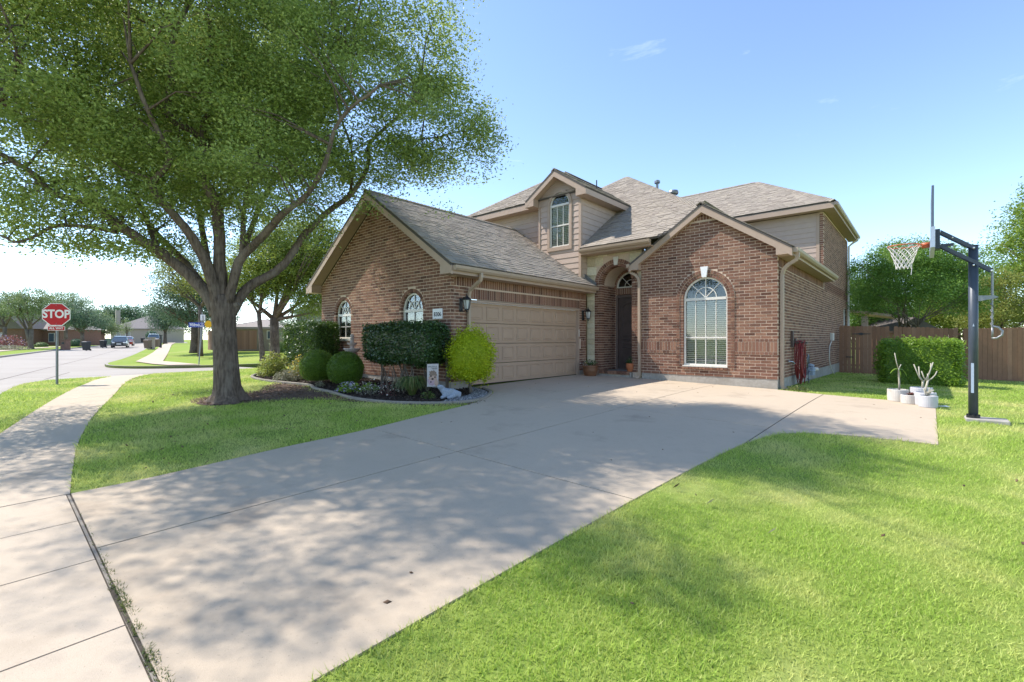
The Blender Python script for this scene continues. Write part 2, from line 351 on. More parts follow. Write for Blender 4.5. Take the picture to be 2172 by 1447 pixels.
M['gold_lamp'] = mat('brass_lamp', (.70, .42, .06), (.6, .35, .05), 10, .3, metal=.4)
M['flag'] = mat('flag_cloth', (.56, .50, .47), (.48, .43, .41), 30, .85)
M['post'] = mat('weathered_post', (.17, .135, .10), (.11, .085, .065), 14, .95, .5, 30, .1, sxyz=(1, 1, .25))
M['bin'] = mat('dark_bin', (.030, .032, .036), (.025, .027, .03), 10, .5)
M['binbrown'] = mat('brown_bin', (.16, .11, .08), (.14, .10, .07), 10, .6)
M['suv'] = mat('dark_car_paint', (.035, .042, .055), (.03, .037, .05), 10, .25, spec=.5, coat=.8)
M['redcar'] = mat('red_car_paint', (.38, .05, .03), (.35, .045, .027), 10, .25, spec=.5, coat=.8)
M['whitecar'] = mat('white_car_paint', (.75, .75, .75), (.7, .7, .7), 10, .25, spec=.5, coat=.8)
M['tyre'] = mat('tyre_rubber', (.02, .02, .02), (.03, .03, .03), 10, .85)
M['carglass'] = mat('car_glass', (.10, .13, .16), (.08, .11, .14), 5, .08, spec=.6)
M['headlight'] = mat('headlamp', (.75, .76, .76), (.7, .7, .7), 10, .15, spec=.6)
M['farbrick'] = mat('far_brick', (.24, .135, .095), (.18, .10, .07), 6, .9)
M['farroof'] = mat('far_roof', (.24, .21, .195), (.19, .165, .155), 8, .95)
M['farwall'] = mat('far_wall', (.36, .30, .24), (.31, .26, .21), 4, .9)
M['pinkroof'] = mat('pale_roof', (.36, .31, .27), (.30, .26, .23), 8, .95)
M['weed'] = leaf_mat('weed_leaf', [(.07, .10, .02), (.12, .16, .04), (.2, .2, .08)], .3, .5)
M['hollysun'] = leaf_mat('sunlit_holly_leaf', [(.035, .075, .014), (.06, .115, .02), (.095, .16, .026)], .3, .4, spec=.35)  # brighter copy of the holly leaf, sunlight put into its colour
# ------------------------------------------------------------------ ground, road, lawns, paving
def inside(poly, x, y):
    x = np.asarray(x, float); y = np.asarray(y, float); r = np.zeros(x.shape, bool); n = len(poly)
    for i in range(n):
        x0, y0 = poly[i]; x1, y1 = poly[(i + 1) % n]
        c = ((y0 > y) != (y1 > y)) & (x < (x1 - x0) * (y - y0) / ((y1 - y0) if y1 != y0 else 1e-12) + x0)
        r ^= c
    return r
def edge_dist(poly, x, y, closed=True):
    x = np.asarray(x, float); y = np.asarray(y, float); d = np.full(x.shape, 1e9); n = len(poly)
    for i in range(n if closed else n - 1):
        ax, ay = poly[i]; bx, by = poly[(i + 1) % n]
        L = (bx - ax) ** 2 + (by - ay) ** 2 or 1e-9
        t = np.clip(((x - ax) * (bx - ax) + (y - ay) * (by - ay)) / L, 0, 1)
        d = np.minimum(d, np.hypot(x - ax - t * (bx - ax), y - ay - t * (by - ay)))
    return d
def spline(pts, n=6, closed=False):
    """Catmull-Rom through 2D points"""
    P = [np.array(p, float) for p in pts]; out_ = []
    N = len(P); rngs = range(N if closed else N - 1)
    for i in rngs:
        p1, p2 = P[i], P[(i + 1) % N]
        p0 = P[i - 1] if (i > 0 or closed) else 2 * p1 - p2
        p3 = P[(i + 2) % N] if (i + 2 < N or closed) else 2 * p2 - p1
        for k in range(n):
            t = k / n
            out_.append(tuple(.5 * ((2 * p1) + (p2 - p0) * t + (2 * p0 - 5 * p1 + 4 * p2 - p3) * t * t + (3 * p1 - p0 - 3 * p2 + p3) * t ** 3)))
    if not closed: out_.append(tuple(P[-1]))
    return out_
def sheet(name, poly, off, m, step=1.0, parent=None, skirt=0, kind=None, xyrange=None):
    """a polygon laid on the ground, cut finely enough to follow it"""
    P = []
    n = len(poly)
    for i in range(n):           # densify the outline
        a, b = np.array(poly[i]), np.array(poly[(i + 1) % n]); L = np.linalg.norm(b - a); k = max(1, int(min(L / step, 80)))
        for j in range(k): P.append(tuple(a + (b - a) * j / k))
    xs = [p[0] for p in P]; ys = [p[1] for p in P]
    vs = [Vector((p[0], p[1])) for p in P]
    gx, gy = np.meshgrid(np.arange(min(xs) + step * .37, max(xs), step), np.arange(min(ys) + step * .41, max(ys), step))
    gx = gx.ravel(); gy = gy.ravel()
    k = inside(poly, gx, gy); gx = gx[k]; gy = gy[k]
    k = edge_dist(poly, gx, gy) > step * .3; gx = gx[k]; gy = gy[k]
    inner = [Vector((a, b)) for a, b in zip(gx, gy)]
    r = delaunay_2d_cdt(vs + inner, [], [list(range(len(vs)))], 1, 1e-5)
    v2, faces = r[0], r[2]
    b = MB(); hz = G([v.x for v in v2], [v.y for v in v2]) + off
    b.v = [(v.x, v.y, float(z)) for v, z in zip(v2, hz)]
    b.f = [tuple(f) for f in faces]; b.m = [0] * len(b.f)
    if skirt:
        for i in range(len(P)):
            a, c = P[i], P[(i + 1) % len(P)]
            za, zc = g(*a) + off, g(*c) + off
            b.face([(a[0], a[1], za), (c[0], c[1], zc), (c[0], c[1], zc - skirt), (a[0], a[1], za - skirt)])
    o = b.build(name, m, parent)
    return tag(o, kind=kind) if kind else o
def kerb(name, line, wdt, h0, h1, m, parent=None, kind=None):
    """a strip along a line; wdt to the right of the walking direction"""
    L = [np.array(p, float) for p in line]; b = MB(); rings = []
    for i, p in enumerate(L):
        t = L[min(i + 1, len(L) - 1)] - L[max(i - 1, 0)]; t /= np.linalg.norm(t); nn = np.array([t[1], -t[0]])
        q = p + nn * wdt; z = g(*p)
        rings.append([(p[0], p[1], z + h0), (p[0], p[1], z + h1), (p[0] + nn[0] * wdt * .75, p[1] + nn[1] * wdt * .75, z + h1), (q[0], q[1], z + h1 - .03), (q[0], q[1], z + h0)])
    b.loft(rings, True, True)
    o = b.build(name, m, parent)
    return tag(o, kind=kind) if kind else o

# base sheet to the horizon
b = MB()
xs = [-900, -400, -200, -140, -110, -90, -75, -60, -50, -42, -36, -30, -26, -22, -18, -12, -6, 0, 6, 12, 25, 60, 200, 700]
ys = [-700, -200, -60, -30, -15, -8, -3, 2, 6, 9, 12, 16, 20, 26, 35, 60, 100, 200, 400, 900]
idx = {}
for j, y in enumerate(ys):
    for i, x in enumerate(xs):
        idx[i, j] = len(b.v); b.v.append((x, y, g(x, y) - .30))
for j in range(len(ys) - 1):
    for i in range(len(xs) - 1): b.f.append((idx[i, j], idx[i + 1, j], idx[i + 1, j + 1], idx[i, j + 1])); b.m.append(0)
b.build('ground', M['lawnfar'], kind='structure')

def ml(x, s=0.): return .3 - .2256 * (x + 17) + s                      # the near kerb line of the long street
main_curb = spline([(-15.8, .17), (-17.6, .42), (-19.1, .70), (-20.4, 1.08), (-21.3, 1.6), (-21.35, 2.3), (-20.7, 2.85)], 4)
side_curb = spline([(-22.5, 4.15), (-22.4, 4.9), (-21.8, 6.3), (-20.2, 11.4), (-17.2, 21), (-14, 31), (-6, 56)], 4)
yard = [(30, ml(30) - .3), (12, ml(12) - .3), (-6, ml(-6) - .1)] + main_curb + [(-21.6, 3.5)] + side_curb + [(45, 70), (60, 40), (45, -14)]
lawn = sheet('lawn', yard, 0, M['lawn'], 1.1, skirt=.22, kind='structure')
road_poly = [(55, -40), (55, -12), (30, -6), (0, 2), (-12, 4), (-14, 6), (-10, 20), (0, 62), (-22, 62), (-25, 31), (-30, 20), (-28, 10), (-36, 8), (-60, 14), (-150, 36), (-190, 45), (-190, 30), (-150, 18), (-80, 2), (-40, -9), (-20, -14), (30, -40)]
sheet('road', road_poly, -.135, M['road'], 2.5, kind='structure')
far_corner_curb = spline([(-130, ml(-130)), (-80, ml(-80)), (-50, ml(-50)), (-39.5, 5.15), (-36.8, 4.62), (-34.3, 4.5), (-32.4, 5.1), (-31.3, 6.2), (-30.4, 7.7), (-29, 11.6), (-25, 24.3), (-19, 43.4)], 4)
sheet('far_corner_lawn', far_corner_curb + [(-40, 90), (-140, 90)], 0, M['lawnfar'], 2.5, skirt=.22, kind='structure')
far_side_curb = [(50, -27), (0, -12.3), (-18.9, -8.1), (-40, -3.35), (-57.5, .6), (-75, 4.55), (-105, 11.3), (-140, 19.2)]
sheet('far_side_lawn', far_side_curb + [(-200, -40), (-120, -120), (60, -120)], 0, M['lawnfar'], 4, skirt=.22, kind='structure')
kerb('kerb', main_curb, -.14, -.2, .004, M['kerb'], kind='structure')
kerb('kerb', side_curb, -.14, -.2, .004, M['kerb'], kind='structure')
kerb('kerb', far_corner_curb, -.18, -.2, .006, M['kerb'], kind='structure')
kerb('kerb', far_side_curb, .18, -.2, .006, M['kerb'], kind='structure')
# road joints
for ln in ([(-23.5, 2.2), (-25.3, 7.2)], [(-12.9, -2.6), (-40, 2.9), (-75, 10.6)], [(-26, 1.4), (-31, 2.6)], [(-29.5, -4.8), (-27, 5.3)]):
    b = MB(); q = spline(ln, 8)
    for i in range(len(q) - 1):
        a, c = np.array(q[i]), np.array(q[i + 1]); t = (c - a) / np.linalg.norm(c - a); nn = np.array([-t[1], t[0]]) * .02
        b.face([(*(a - nn), g(*a) - .131), (*(c - nn), g(*c) - .131), (*(c + nn), g(*c) - .131), (*(a + nn), g(*a) - .131)])
    b.build('road_joint', M['joint'], kind='structure')

# driveway: poured slabs with open joints over a dark bed
drive_left = spline([(-5.95, .51), (-5.97, 1.1), (-6.09, 1.94), (-6.19, 2.6), (-6.29, 3.7), (-6.54, 5.0), (-6.80, 6.35), (-7.16, 7.22), (-7.57, 7.86), (-8.05, 8.22), (-8.60, 8.30)], 4)
drive_right = spline([(-2.02, .5), (-2.02, 1.3), (-1.99, 3.2), (-1.93, 4.95), (-1.87, 6.0), (-1.80, 6.75), (-1.66, 7.45), (-1.42, 7.92), (-1.03, 8.16), (-.5, 8.31), (.14, 8.40)], 4)
drive_poly = drive_left + [(-8.60, 13.56), (-6.62, 13.56), (-6.62, 13.5), (-2.82, 13.5), (-2.82, 13.44), (-1.75, 13.2), (-.45, 13.16), (.17, 12.92)] + drive_right[::-1]
drive = empty('driveway', (-4, 6, 0), 'broad pale concrete driveway with tree shade, running up to the garage door', 'driveway', kind='structure')
sheet('joint_bed', drive_poly, .003, M['joint'], 1.0, drive)
JX, JY = -4.34, 3.90
def clip(poly, a, b_, c):
    """keep a*x+b*y<=c"""
    o = []
    for i in range(len(poly)):
        p, q = poly[i], poly[(i + 1) % len(poly)]; fp = a * p[0] + b_ * p[1] - c; fq = a * q[0] + b_ * q[1] - c
        if fp <= 0: o.append(p)
        if (fp < 0) != (fq < 0) and fp != fq:
            t = fp / (fp - fq); o.append((p[0] + (q[0] - p[0]) * t, p[1] + (q[1] - p[1]) * t))
    return o
GAP = .009
def cells(poly, xcuts, ycuts):
    res = []
    X = [-99] + xcuts + [99]; Y = [-99] + ycuts + [99]
    for i in range(len(X) - 1):
        for j in range(len(Y) - 1):
            q = clip(clip(clip(clip(poly, 1, 0, X[i + 1] - GAP), -1, 0, -X[i] - GAP), 0, 1, Y[j + 1] - GAP), 0, -1, -Y[j] - GAP)
            if len(q) > 2: res.append(q)
    return res
low = clip(drive_poly, 1, 0, -1.80 - GAP); side = clip(drive_poly, -1, 0, 1.80 - GAP)
slabs = cells(low, [-4.36], [3.88, 8.05]) + cells(side, [], [])
slabs2 = []
for q in slabs:
    cy = np.mean([p[1] for p in q]); cx = np.mean([p[0] for p in q])
    slabs2 += cells(q, [-6.6], [11.2]) if (cy > 8.6 and cx < -4.4) else [q]
for q in slabs2: sheet('slab', q, .012, M['concrete'], .8, drive, skirt=.05)

# sidewalk
walk_r = spline([(-5.95, .50), (-7.07, .62), (-8.52, .80), (-10.35, 1.12), (-11.8, 1.43), (-13.7, 1.88), (-15.8, 2.34), (-18.3, 3.0), (-20.6, 3.75), (-22.5, 4.3)], 4)
walk_l = spline([(-22.0, 3.05), (-20.6, 2.75), (-18.9, 2.22), (-17, 1.74), (-14.9, 1.18), (-12.57, .64), (-9.98, .10), (-8, -.30), (-5.95, -.62)], 4)
near_walk = [(-5.95, .472), (-5.95, -.62), (4, -.95), (4, .40), (-2.0, .472)]
sw = empty('sidewalk', (-10, .8, 0), 'curving concrete sidewalk along the street from the driveway to the corner', 'sidewalk', kind='structure')
sheet('joint_bed', walk_r + walk_l, .003, M['joint'], 1.0, sw)
sheet('joint_bed', near_walk, .003, M['joint'], 1.0, sw)
sheet('joint_bed', [(-5.98, .44), (4.0, .38), (4.0, .43), (-2.0, .53), (-5.98, .53)], .0045, M['joint'], .6, sw)
cuts = [-5.96, -7.25, -8.7, -10.3, -12, -13.6, -15.2, -16.9, -18.6, -20.3]
wp = walk_r + walk_l
for i in range(len(cuts)):
    lo_ = cuts[i + 1] if i + 1 < len(cuts) else -99
    q = clip(clip(wp, 1, 0, cuts[i] - GAP * .7), -1, 0, -lo_ - GAP * .7)
    if len(q) > 2: sheet('slab', q, .011, M['walk'], .8, sw, skirt=.05)
c2 = [-5.95, -5.08, -4.16, -3.13, -2.1, -.9, .6, 2.2, 4]
for i in range(len(c2) - 1):
    q = clip(clip(near_walk, 1, 0, c2[i + 1] - GAP * .7), -1, 0, -c2[i] - GAP * .7)
    if len(q) > 2: sheet('slab', q, .011, M['walk'], .8, sw, skirt=.05)
# expansion board between sidewalk and driveway, with tufts growing in it
b = MB()
x0 = -5.95
while x0 < -2.0:
    l_ = random.uniform(.7, 1.3); x1 = min(x0 + l_ - .004, -1.98); z0, z1 = g(x0, .48), g(x1, .48); k1, k2 = random.uniform(.004, .011), random.uniform(.004, .011)
    b.hexa([(x0, .481, z0 - .03), (x1, .481, z1 - .03), (x1, .497, z1 - .03), (x0, .497, z0 - .03), (x0, .481, z0 + k1), (x1, .481, z1 + k2), (x1, .497, z1 + k2), (x0, .497, z0 + k1)]); x0 += l_
b.build('expansion_board', M['edging'], sw)

fw_poly = [(-31.3, 6.6), (-33.5, 6.3), (-37.9, 6.25), (-58.2, 11.0), (-90, 18.0), (-140, 29.5), (-140, 31), (-90, 19.4), (-57.9, 12.2), (-37.2, 7.55), (-34.0, 7.8), (-30.6, 8.0)]
sheet('far_sidewalk', fw_poly, .045, M['walk'], 1.5, kind='structure')
fl_poly = [(x, y - 2.6) for x, y in far_side_curb] + [(x, y - 3.9) for x, y in far_side_curb[::-1]]
sheet('far_sidewalk', fl_poly, .045, M['walk'], 2.5, kind='structure')

# planting bed, bare soil, gravel
edge_line = spline([(-8.2, 8.16), (-7.66, 7.86), (-7.25, 7.35), (-7.05, 6.95), (-7.03, 6.5), (-7.36, 5.93), (-8.21, 5.36), (-9.18, 5.18), (-10.27, 5.30), (-11.3, 5.36), (-12.0, 5.56), (-12.9, 5.38), (-14.2, 5.18), (-15.4, 5.35), (-16.1, 6.0), (-15.9, 7.2)], 5)
bed_poly = edge_line + [(-15.3, 7.5), (-8.6, 7.5), (-8.6, 8.1)]
sheet('mulch_bed', bed_poly, .012, M['mulch'], .5, kind='structure')
dirt_poly = spline([(-11.7, 2.9), (-11.0, 2.75), (-10.4, 3.0), (-10.2, 3.7), (-9.7, 4.6), (-8.6, 5.1), (-7.6, 5.6), (-7.0, 6.0), (-6.7, 6.5), (-6.95, 6.9), (-7.5, 6.0), (-8.6, 5.35), (-10.3, 5.35), (-11.3, 5.45), (-12.3, 5.6), (-13.3, 5.45), (-12.9, 4.8), (-12.1, 4.35), (-11.9, 3.6)], 4, True)
sheet('bare_soil', dirt_poly, .006, M['soil'], .4, kind='structure')
gravel_poly = spline([(-8.5, 8.05), (-7.75, 7.8), (-7.25, 7.3), (-7.08, 6.9), (-7.06, 6.55), (-7.3, 6.1), (-7.45, 6.6), (-7.65, 7.2), (-8.1, 7.7)], 4, True)

ed = empty('bed_edging', (-9.5, 5.2, 0), 'low curved concrete edging round the front planting bed', 'edging')
L = [np.array(p) for p in edge_line]
seg = [0]
for i in range(1, len(L)): seg.append(seg[-1] + np.linalg.norm(L[i] - L[i - 1]))
def along(s):
    i = min(max(np.searchsorted(seg, s) - 1, 0), len(L) - 2); t = (s - seg[i]) / (seg[i + 1] - seg[i]); return L[i] + (L[i + 1] - L[i]) * t
s_ = 0.0
while s_ < seg[-1] - .3:      # cast block by block
    l_ = .62
    b = MB(); rings = []
    for k in range(5):
        p = along(s_ + (l_ - .008) * k / 4); q = along(s_ + (l_ - .008) * k / 4 + .02); t = (q - p) / np.linalg.norm(q - p); nn = np.array([-t[1], t[0]])
        z = g(*p); rings.append([(*(p - nn * .045), z - .05), (*(p - nn * .04), z + .045), (*(p - nn * .025), z + .058), (*(p + nn * .025), z + .058), (*(p + nn * .04), z + .045), (*(p + nn * .045), z - .05)])
    b.loft(rings, True, True); b.build('edging_block', M['edging'], ed); s_ += l_

def scatter(poly, n, rngx=rng):
    xs = [p[0] for p in poly]; ys = [p[1] for p in poly]; X = []; Y = []
    tot = 0
    while tot < n:
        x = rngx.uniform(min(xs), max(xs), n * 2); y = rngx.uniform(min(ys), max(ys), n * 2); k = inside(poly, x, y); X.append(x[k]); Y.append(y[k]); tot += k.sum()
    return np.concatenate(X)[:n], np.concatenate(Y)[:n]
def flakes(name, poly, n, smin, smax, thick, m, zoff=.01, flat=.5, keep=None, kind='stuff'):
    """loose lumps lying on the ground"""
    x, y = scatter(poly, n)
    if keep is not None: k = keep(x, y); x, y = x[k], y[k]; n = len(x)
    z = G(x, y) + zoff
    a = rng.uniform(0, 6.283, n); l = rng.uniform(smin, smax, n); wd = l * rng.uniform(.35, .9, n); t = thick * rng.uniform(.5, 1.2, n)
    ti = rng.normal(0, flat, (n, 2))
    ux = np.stack([np.cos(a), np.sin(a), ti[:, 0]], 1); uy = np.stack([-np.sin(a), np.cos(a), ti[:, 1]], 1)
    ux /= np.linalg.norm(ux, axis=1)[:, None]; uy /= np.linalg.norm(uy, axis=1)[:, None]
    c = np.stack([x, y, z + t * .4], 1); uz = np.cross(ux, uy)
    A = ux * l[:, None] / 2; B = uy * wd[:, None] / 2; C_ = uz * t[:, None] / 2
    P = [c - A, c - B, c + A, c + B, c + C_, c - C_]
    v = np.stack(P, 1)               # octahedra
    F = [(0, 1, 4), (1, 2, 4), (2, 3, 4), (3, 0, 4), (1, 0, 5), (2, 1, 5), (3, 2, 5), (0, 3, 5)]
    me = bpy.data.meshes.new(name)
    faces = (np.arange(n)[:, None, None] * 6 + np.array(F)[None]).reshape(-1, 3)
    me.vertices.add(n * 6); me.vertices.foreach_set('co', v.astype(np.float32).ravel())
    me.loops.add(faces.size); me.loops.foreach_set('vertex_index', faces.astype(np.int32).ravel())
    me.polygons.add(len(faces)); me.polygons.foreach_set('loop_start', np.arange(0, faces.size, 3, dtype=np.int32)); me.polygons.foreach_set('loop_total', np.full(len(faces), 3, np.int32))
    me.materials.append(m); me.update(calc_edges=True)
    o = bpy.data.objects.new(name, me); link(o); return tag(o, kind=kind)
flakes('gravel', gravel_poly, 1500, .03, .075, .045, M['pebble'], .018, .25)
flakes('mulch_chips', bed_poly, 5200, .03, .10, .022, M['chip'], .018, .5)
flakes('leaf_litter', dirt_poly, 1500, .025, .07, .012, M['litter'], .010, .35)
flakes('leaf_litter', [(-14, 2.2), (-6, .9), (-6.3, 3.8), (-7, 5.6), (-13, 5)], 120, .03, .06, .012, M['litter'], .03, .5)
flakes('leaf_litter', [(-1.8, .8), (2.5, .8), (2.5, 9), (-1.2, 7.8), (-1.8, 5)], 40, .03, .055, .012, M['litter'], .03, .5)
flakes('leaf_litter', drive_poly, 30, .03, .06, .012, M['litter'], .010, .3)
# ------------------------------------------------------------------ the brick house
HO = Vector((-8.6, 13.5, 0))
house = empty('brick_house', HO, 'two-storey red-brown brick house with tan siding, arched windows and a side garage', 'house')

class Frame:
    def __init__(s, o, U, V, N): s.o = Vector(o); s.U = Vector(U).normalized(); s.V = Vector(V).normalized(); s.N = Vector(N).normalized()
    def P(s, u, v, w=0): return s.o + s.U * u + s.V * v + s.N * w
    def rot(s): return Matrix((s.U, s.V, s.N)).transposed()
FRONT = lambda y: Frame((0, y, 0), (1, 0, 0), (0, 0, 1), (0, -1, 0))     # u = x, v = z
RIGHT = lambda x: Frame((x, 0, 0), (0, 1, 0), (0, 0, 1), (1, 0, 0))      # u = y, v = z
LEFT = lambda x: Frame((x, 0, 0), (0, -1, 0), (0, 0, 1), (-1, 0, 0))

PIECES = []; HEX = {}
def piece(kind, key, fr, u, v, w_, lu, lv, lw, parent, shape='box'):
    PIECES.append((kind, key, fr, u, v, w_, lu, lv, lw, parent, shape))
def local8(shape, lu, lv, lw):
    if shape == 'box': return [(0, 0, 0), (lu, 0, 0), (lu, lv, 0), (0, lv, 0), (0, 0, lw), (lu, 0, lw), (lu, lv, lw), (0, lv, lw)]
    return [(0, 0, 0), (lu, 0, 0), (lu, lv, -.004), (0, lv, -.004), (0, 0, lw), (lu, 0, lw), (lu, lv, .003), (0, lv, .003)]
def hexpts(kind, pts): HEX.setdefault(kind, []).append(pts)

def minus(iv, cuts):
    for c0, c1 in cuts:
        o = []
        for a, b_ in iv:
            if c1 <= a or c0 >= b_: o.append((a, b_)); continue
            if c0 > a: o.append((a, c0))
            if c1 < b_: o.append((c1, b_))
        iv = o
    return iv
def meet(i1, i2):
    o = []
    for a, b_ in i1:
        for c, d in i2:
            lo, hi = max(a, c), min(b_, d)
            if hi - lo > .012: o.append((lo, hi))
    return o
def arch_cut(uc, half, v0, spring, v):
    """opening with a round head"""
    if v < v0 or v > spring + half: return []
    if v <= spring: return [(uc - half, uc + half)]
    h = math.sqrt(max(half * half - (v - spring) ** 2, 0)); return [(uc - h, uc + h)] if h > .01 else []
def rect_cut(u0, u1, v0, v1, v): return [(u0, u1)] if v0 < v < v1 else []
def strips(b, fr, iv, v0, v1, w0, w1, step=.0813):
    n = max(1, int(round((v1 - v0) / step)))
    for i in range(n):
        a, c = v0 + (v1 - v0) * i / n, v0 + (v1 - v0) * (i + 1) / n
        A, B = iv(a + 1e-4), iv(c - 1e-4)
        if len(A) == len(B): pairs = zip(A, B)
        else: q = meet(A, B); pairs = zip(q, q)
        for (p0, p1), (q0, q1) in pairs:
            b.hexa([fr.P(p0, a, w0), fr.P(p1, a, w0), fr.P(q1, c, w0), fr.P(q0, c, w0), fr.P(p0, a, w1), fr.P(p1, a, w1), fr.P(q1, c, w1), fr.P(q0, c, w1)])
CH = .0813; BL = .265; MJ = .0135
def brick_wall(fr, iv_brick, iv_mortar, v0, v1, name='brick_wall', label=None, phase=0., skip=(), thick=.11):
    b = MB(); strips(b, fr, iv_mortar, v0, v1, -thick, -.003, CH / 2)
    o = b.build(name, M['mortar'], house, label=label)
    n = int(math.floor((v1 - v0) / CH + 1e-6))
    for i in range(n):
        a = v0 + i * CH; c = a + CH - MJ
        if any(s0 - 1e-6 < a + CH / 2 < s1 for s0, s1 in skip): continue
        for p, q in meet(iv_brick(a + .002), iv_brick(c - .002)):
            off = phase + (BL / 2 if i % 2 else 0)
            k = math.floor((p - off) / BL)
            while True:
                x0 = off + k * BL; x1 = x0 + BL - MJ; k += 1
                if x0 >= q: break
                y0, y1 = max(x0, p), min(x1, q)
                if y1 - y0 < .014: continue
                full = y1 - y0 > BL - MJ - .001
                piece('brick', 'brick' if full else None, fr, y0, a, -.09 + random.uniform(-.002, .002), y1 - y0, c - a, .09, o)
    return o
def bed(fr, u0, u1, v0, v1, w_):
    if w_ <= 0: return
    q = MB(); q.hexa([fr.P(u0 - .004, v0 - .008, -.01), fr.P(u1 - .008, v0 - .008, -.01), fr.P(u1 - .008, v1 + .006, -.01), fr.P(u0 - .004, v1 + .006, -.01), fr.P(u0 - .004, v0 - .008, w_ - .005), fr.P(u1 - .008, v0 - .008, w_ - .005), fr.P(u1 - .008, v1 + .006, w_ - .005), fr.P(u0 - .004, v1 + .006, w_ - .005)]); q.build('mortar_bed', M['mortar'], house)
def soldiers(fr, u0, u1, v0, h, parent, w_=0., pitch=.0825, d=.09):
    bed(fr, u0, u1, v0, v0 + h, w_)
    n = max(1, int((u1 - u0) / pitch)); p = (u1 - u0) / n
    for i in range(n): piece('brick', 'soldier%.3f' % h if abs(p - pitch) < .002 else None, fr, u0 + i * p, v0, w_ - d + random.uniform(-.002, .002), p - MJ, h, d, parent)
def headers(fr, u0, u1, v0, h, parent, w_=0., pitch=.105, d=.09):
    bed(fr, u0, u1, v0, v0 + h, w_ - .001)
    n = max(1, int(round((u1 - u0) / pitch))); p = (u1 - u0) / n
    for i in range(n): piece('brick', None, fr, u0 + i * p, v0, w_ - d, p - MJ, h, d, parent)
def ring(fr, uc, vs, r0, r1, w0, w1, n, a0=0., a1=math.pi, kind='brick'):
    for i in range(n):
        t0 = a0 + (a1 - a0) * (i + .06) / n; t1 = a0 + (a1 - a0) * (i + .94) / n; jw = random.uniform(-.002, .002)
        q = [(r0, t0), (r1, t0), (r1, t1), (r0, t1)]
        hexpts(kind, [fr.P(uc + r * math.cos(t), vs + r * math.sin(t), w0) for r, t in q] + [fr.P(uc + r * math.cos(t), vs + r * math.sin(t), w1 + jw) for r, t in q])

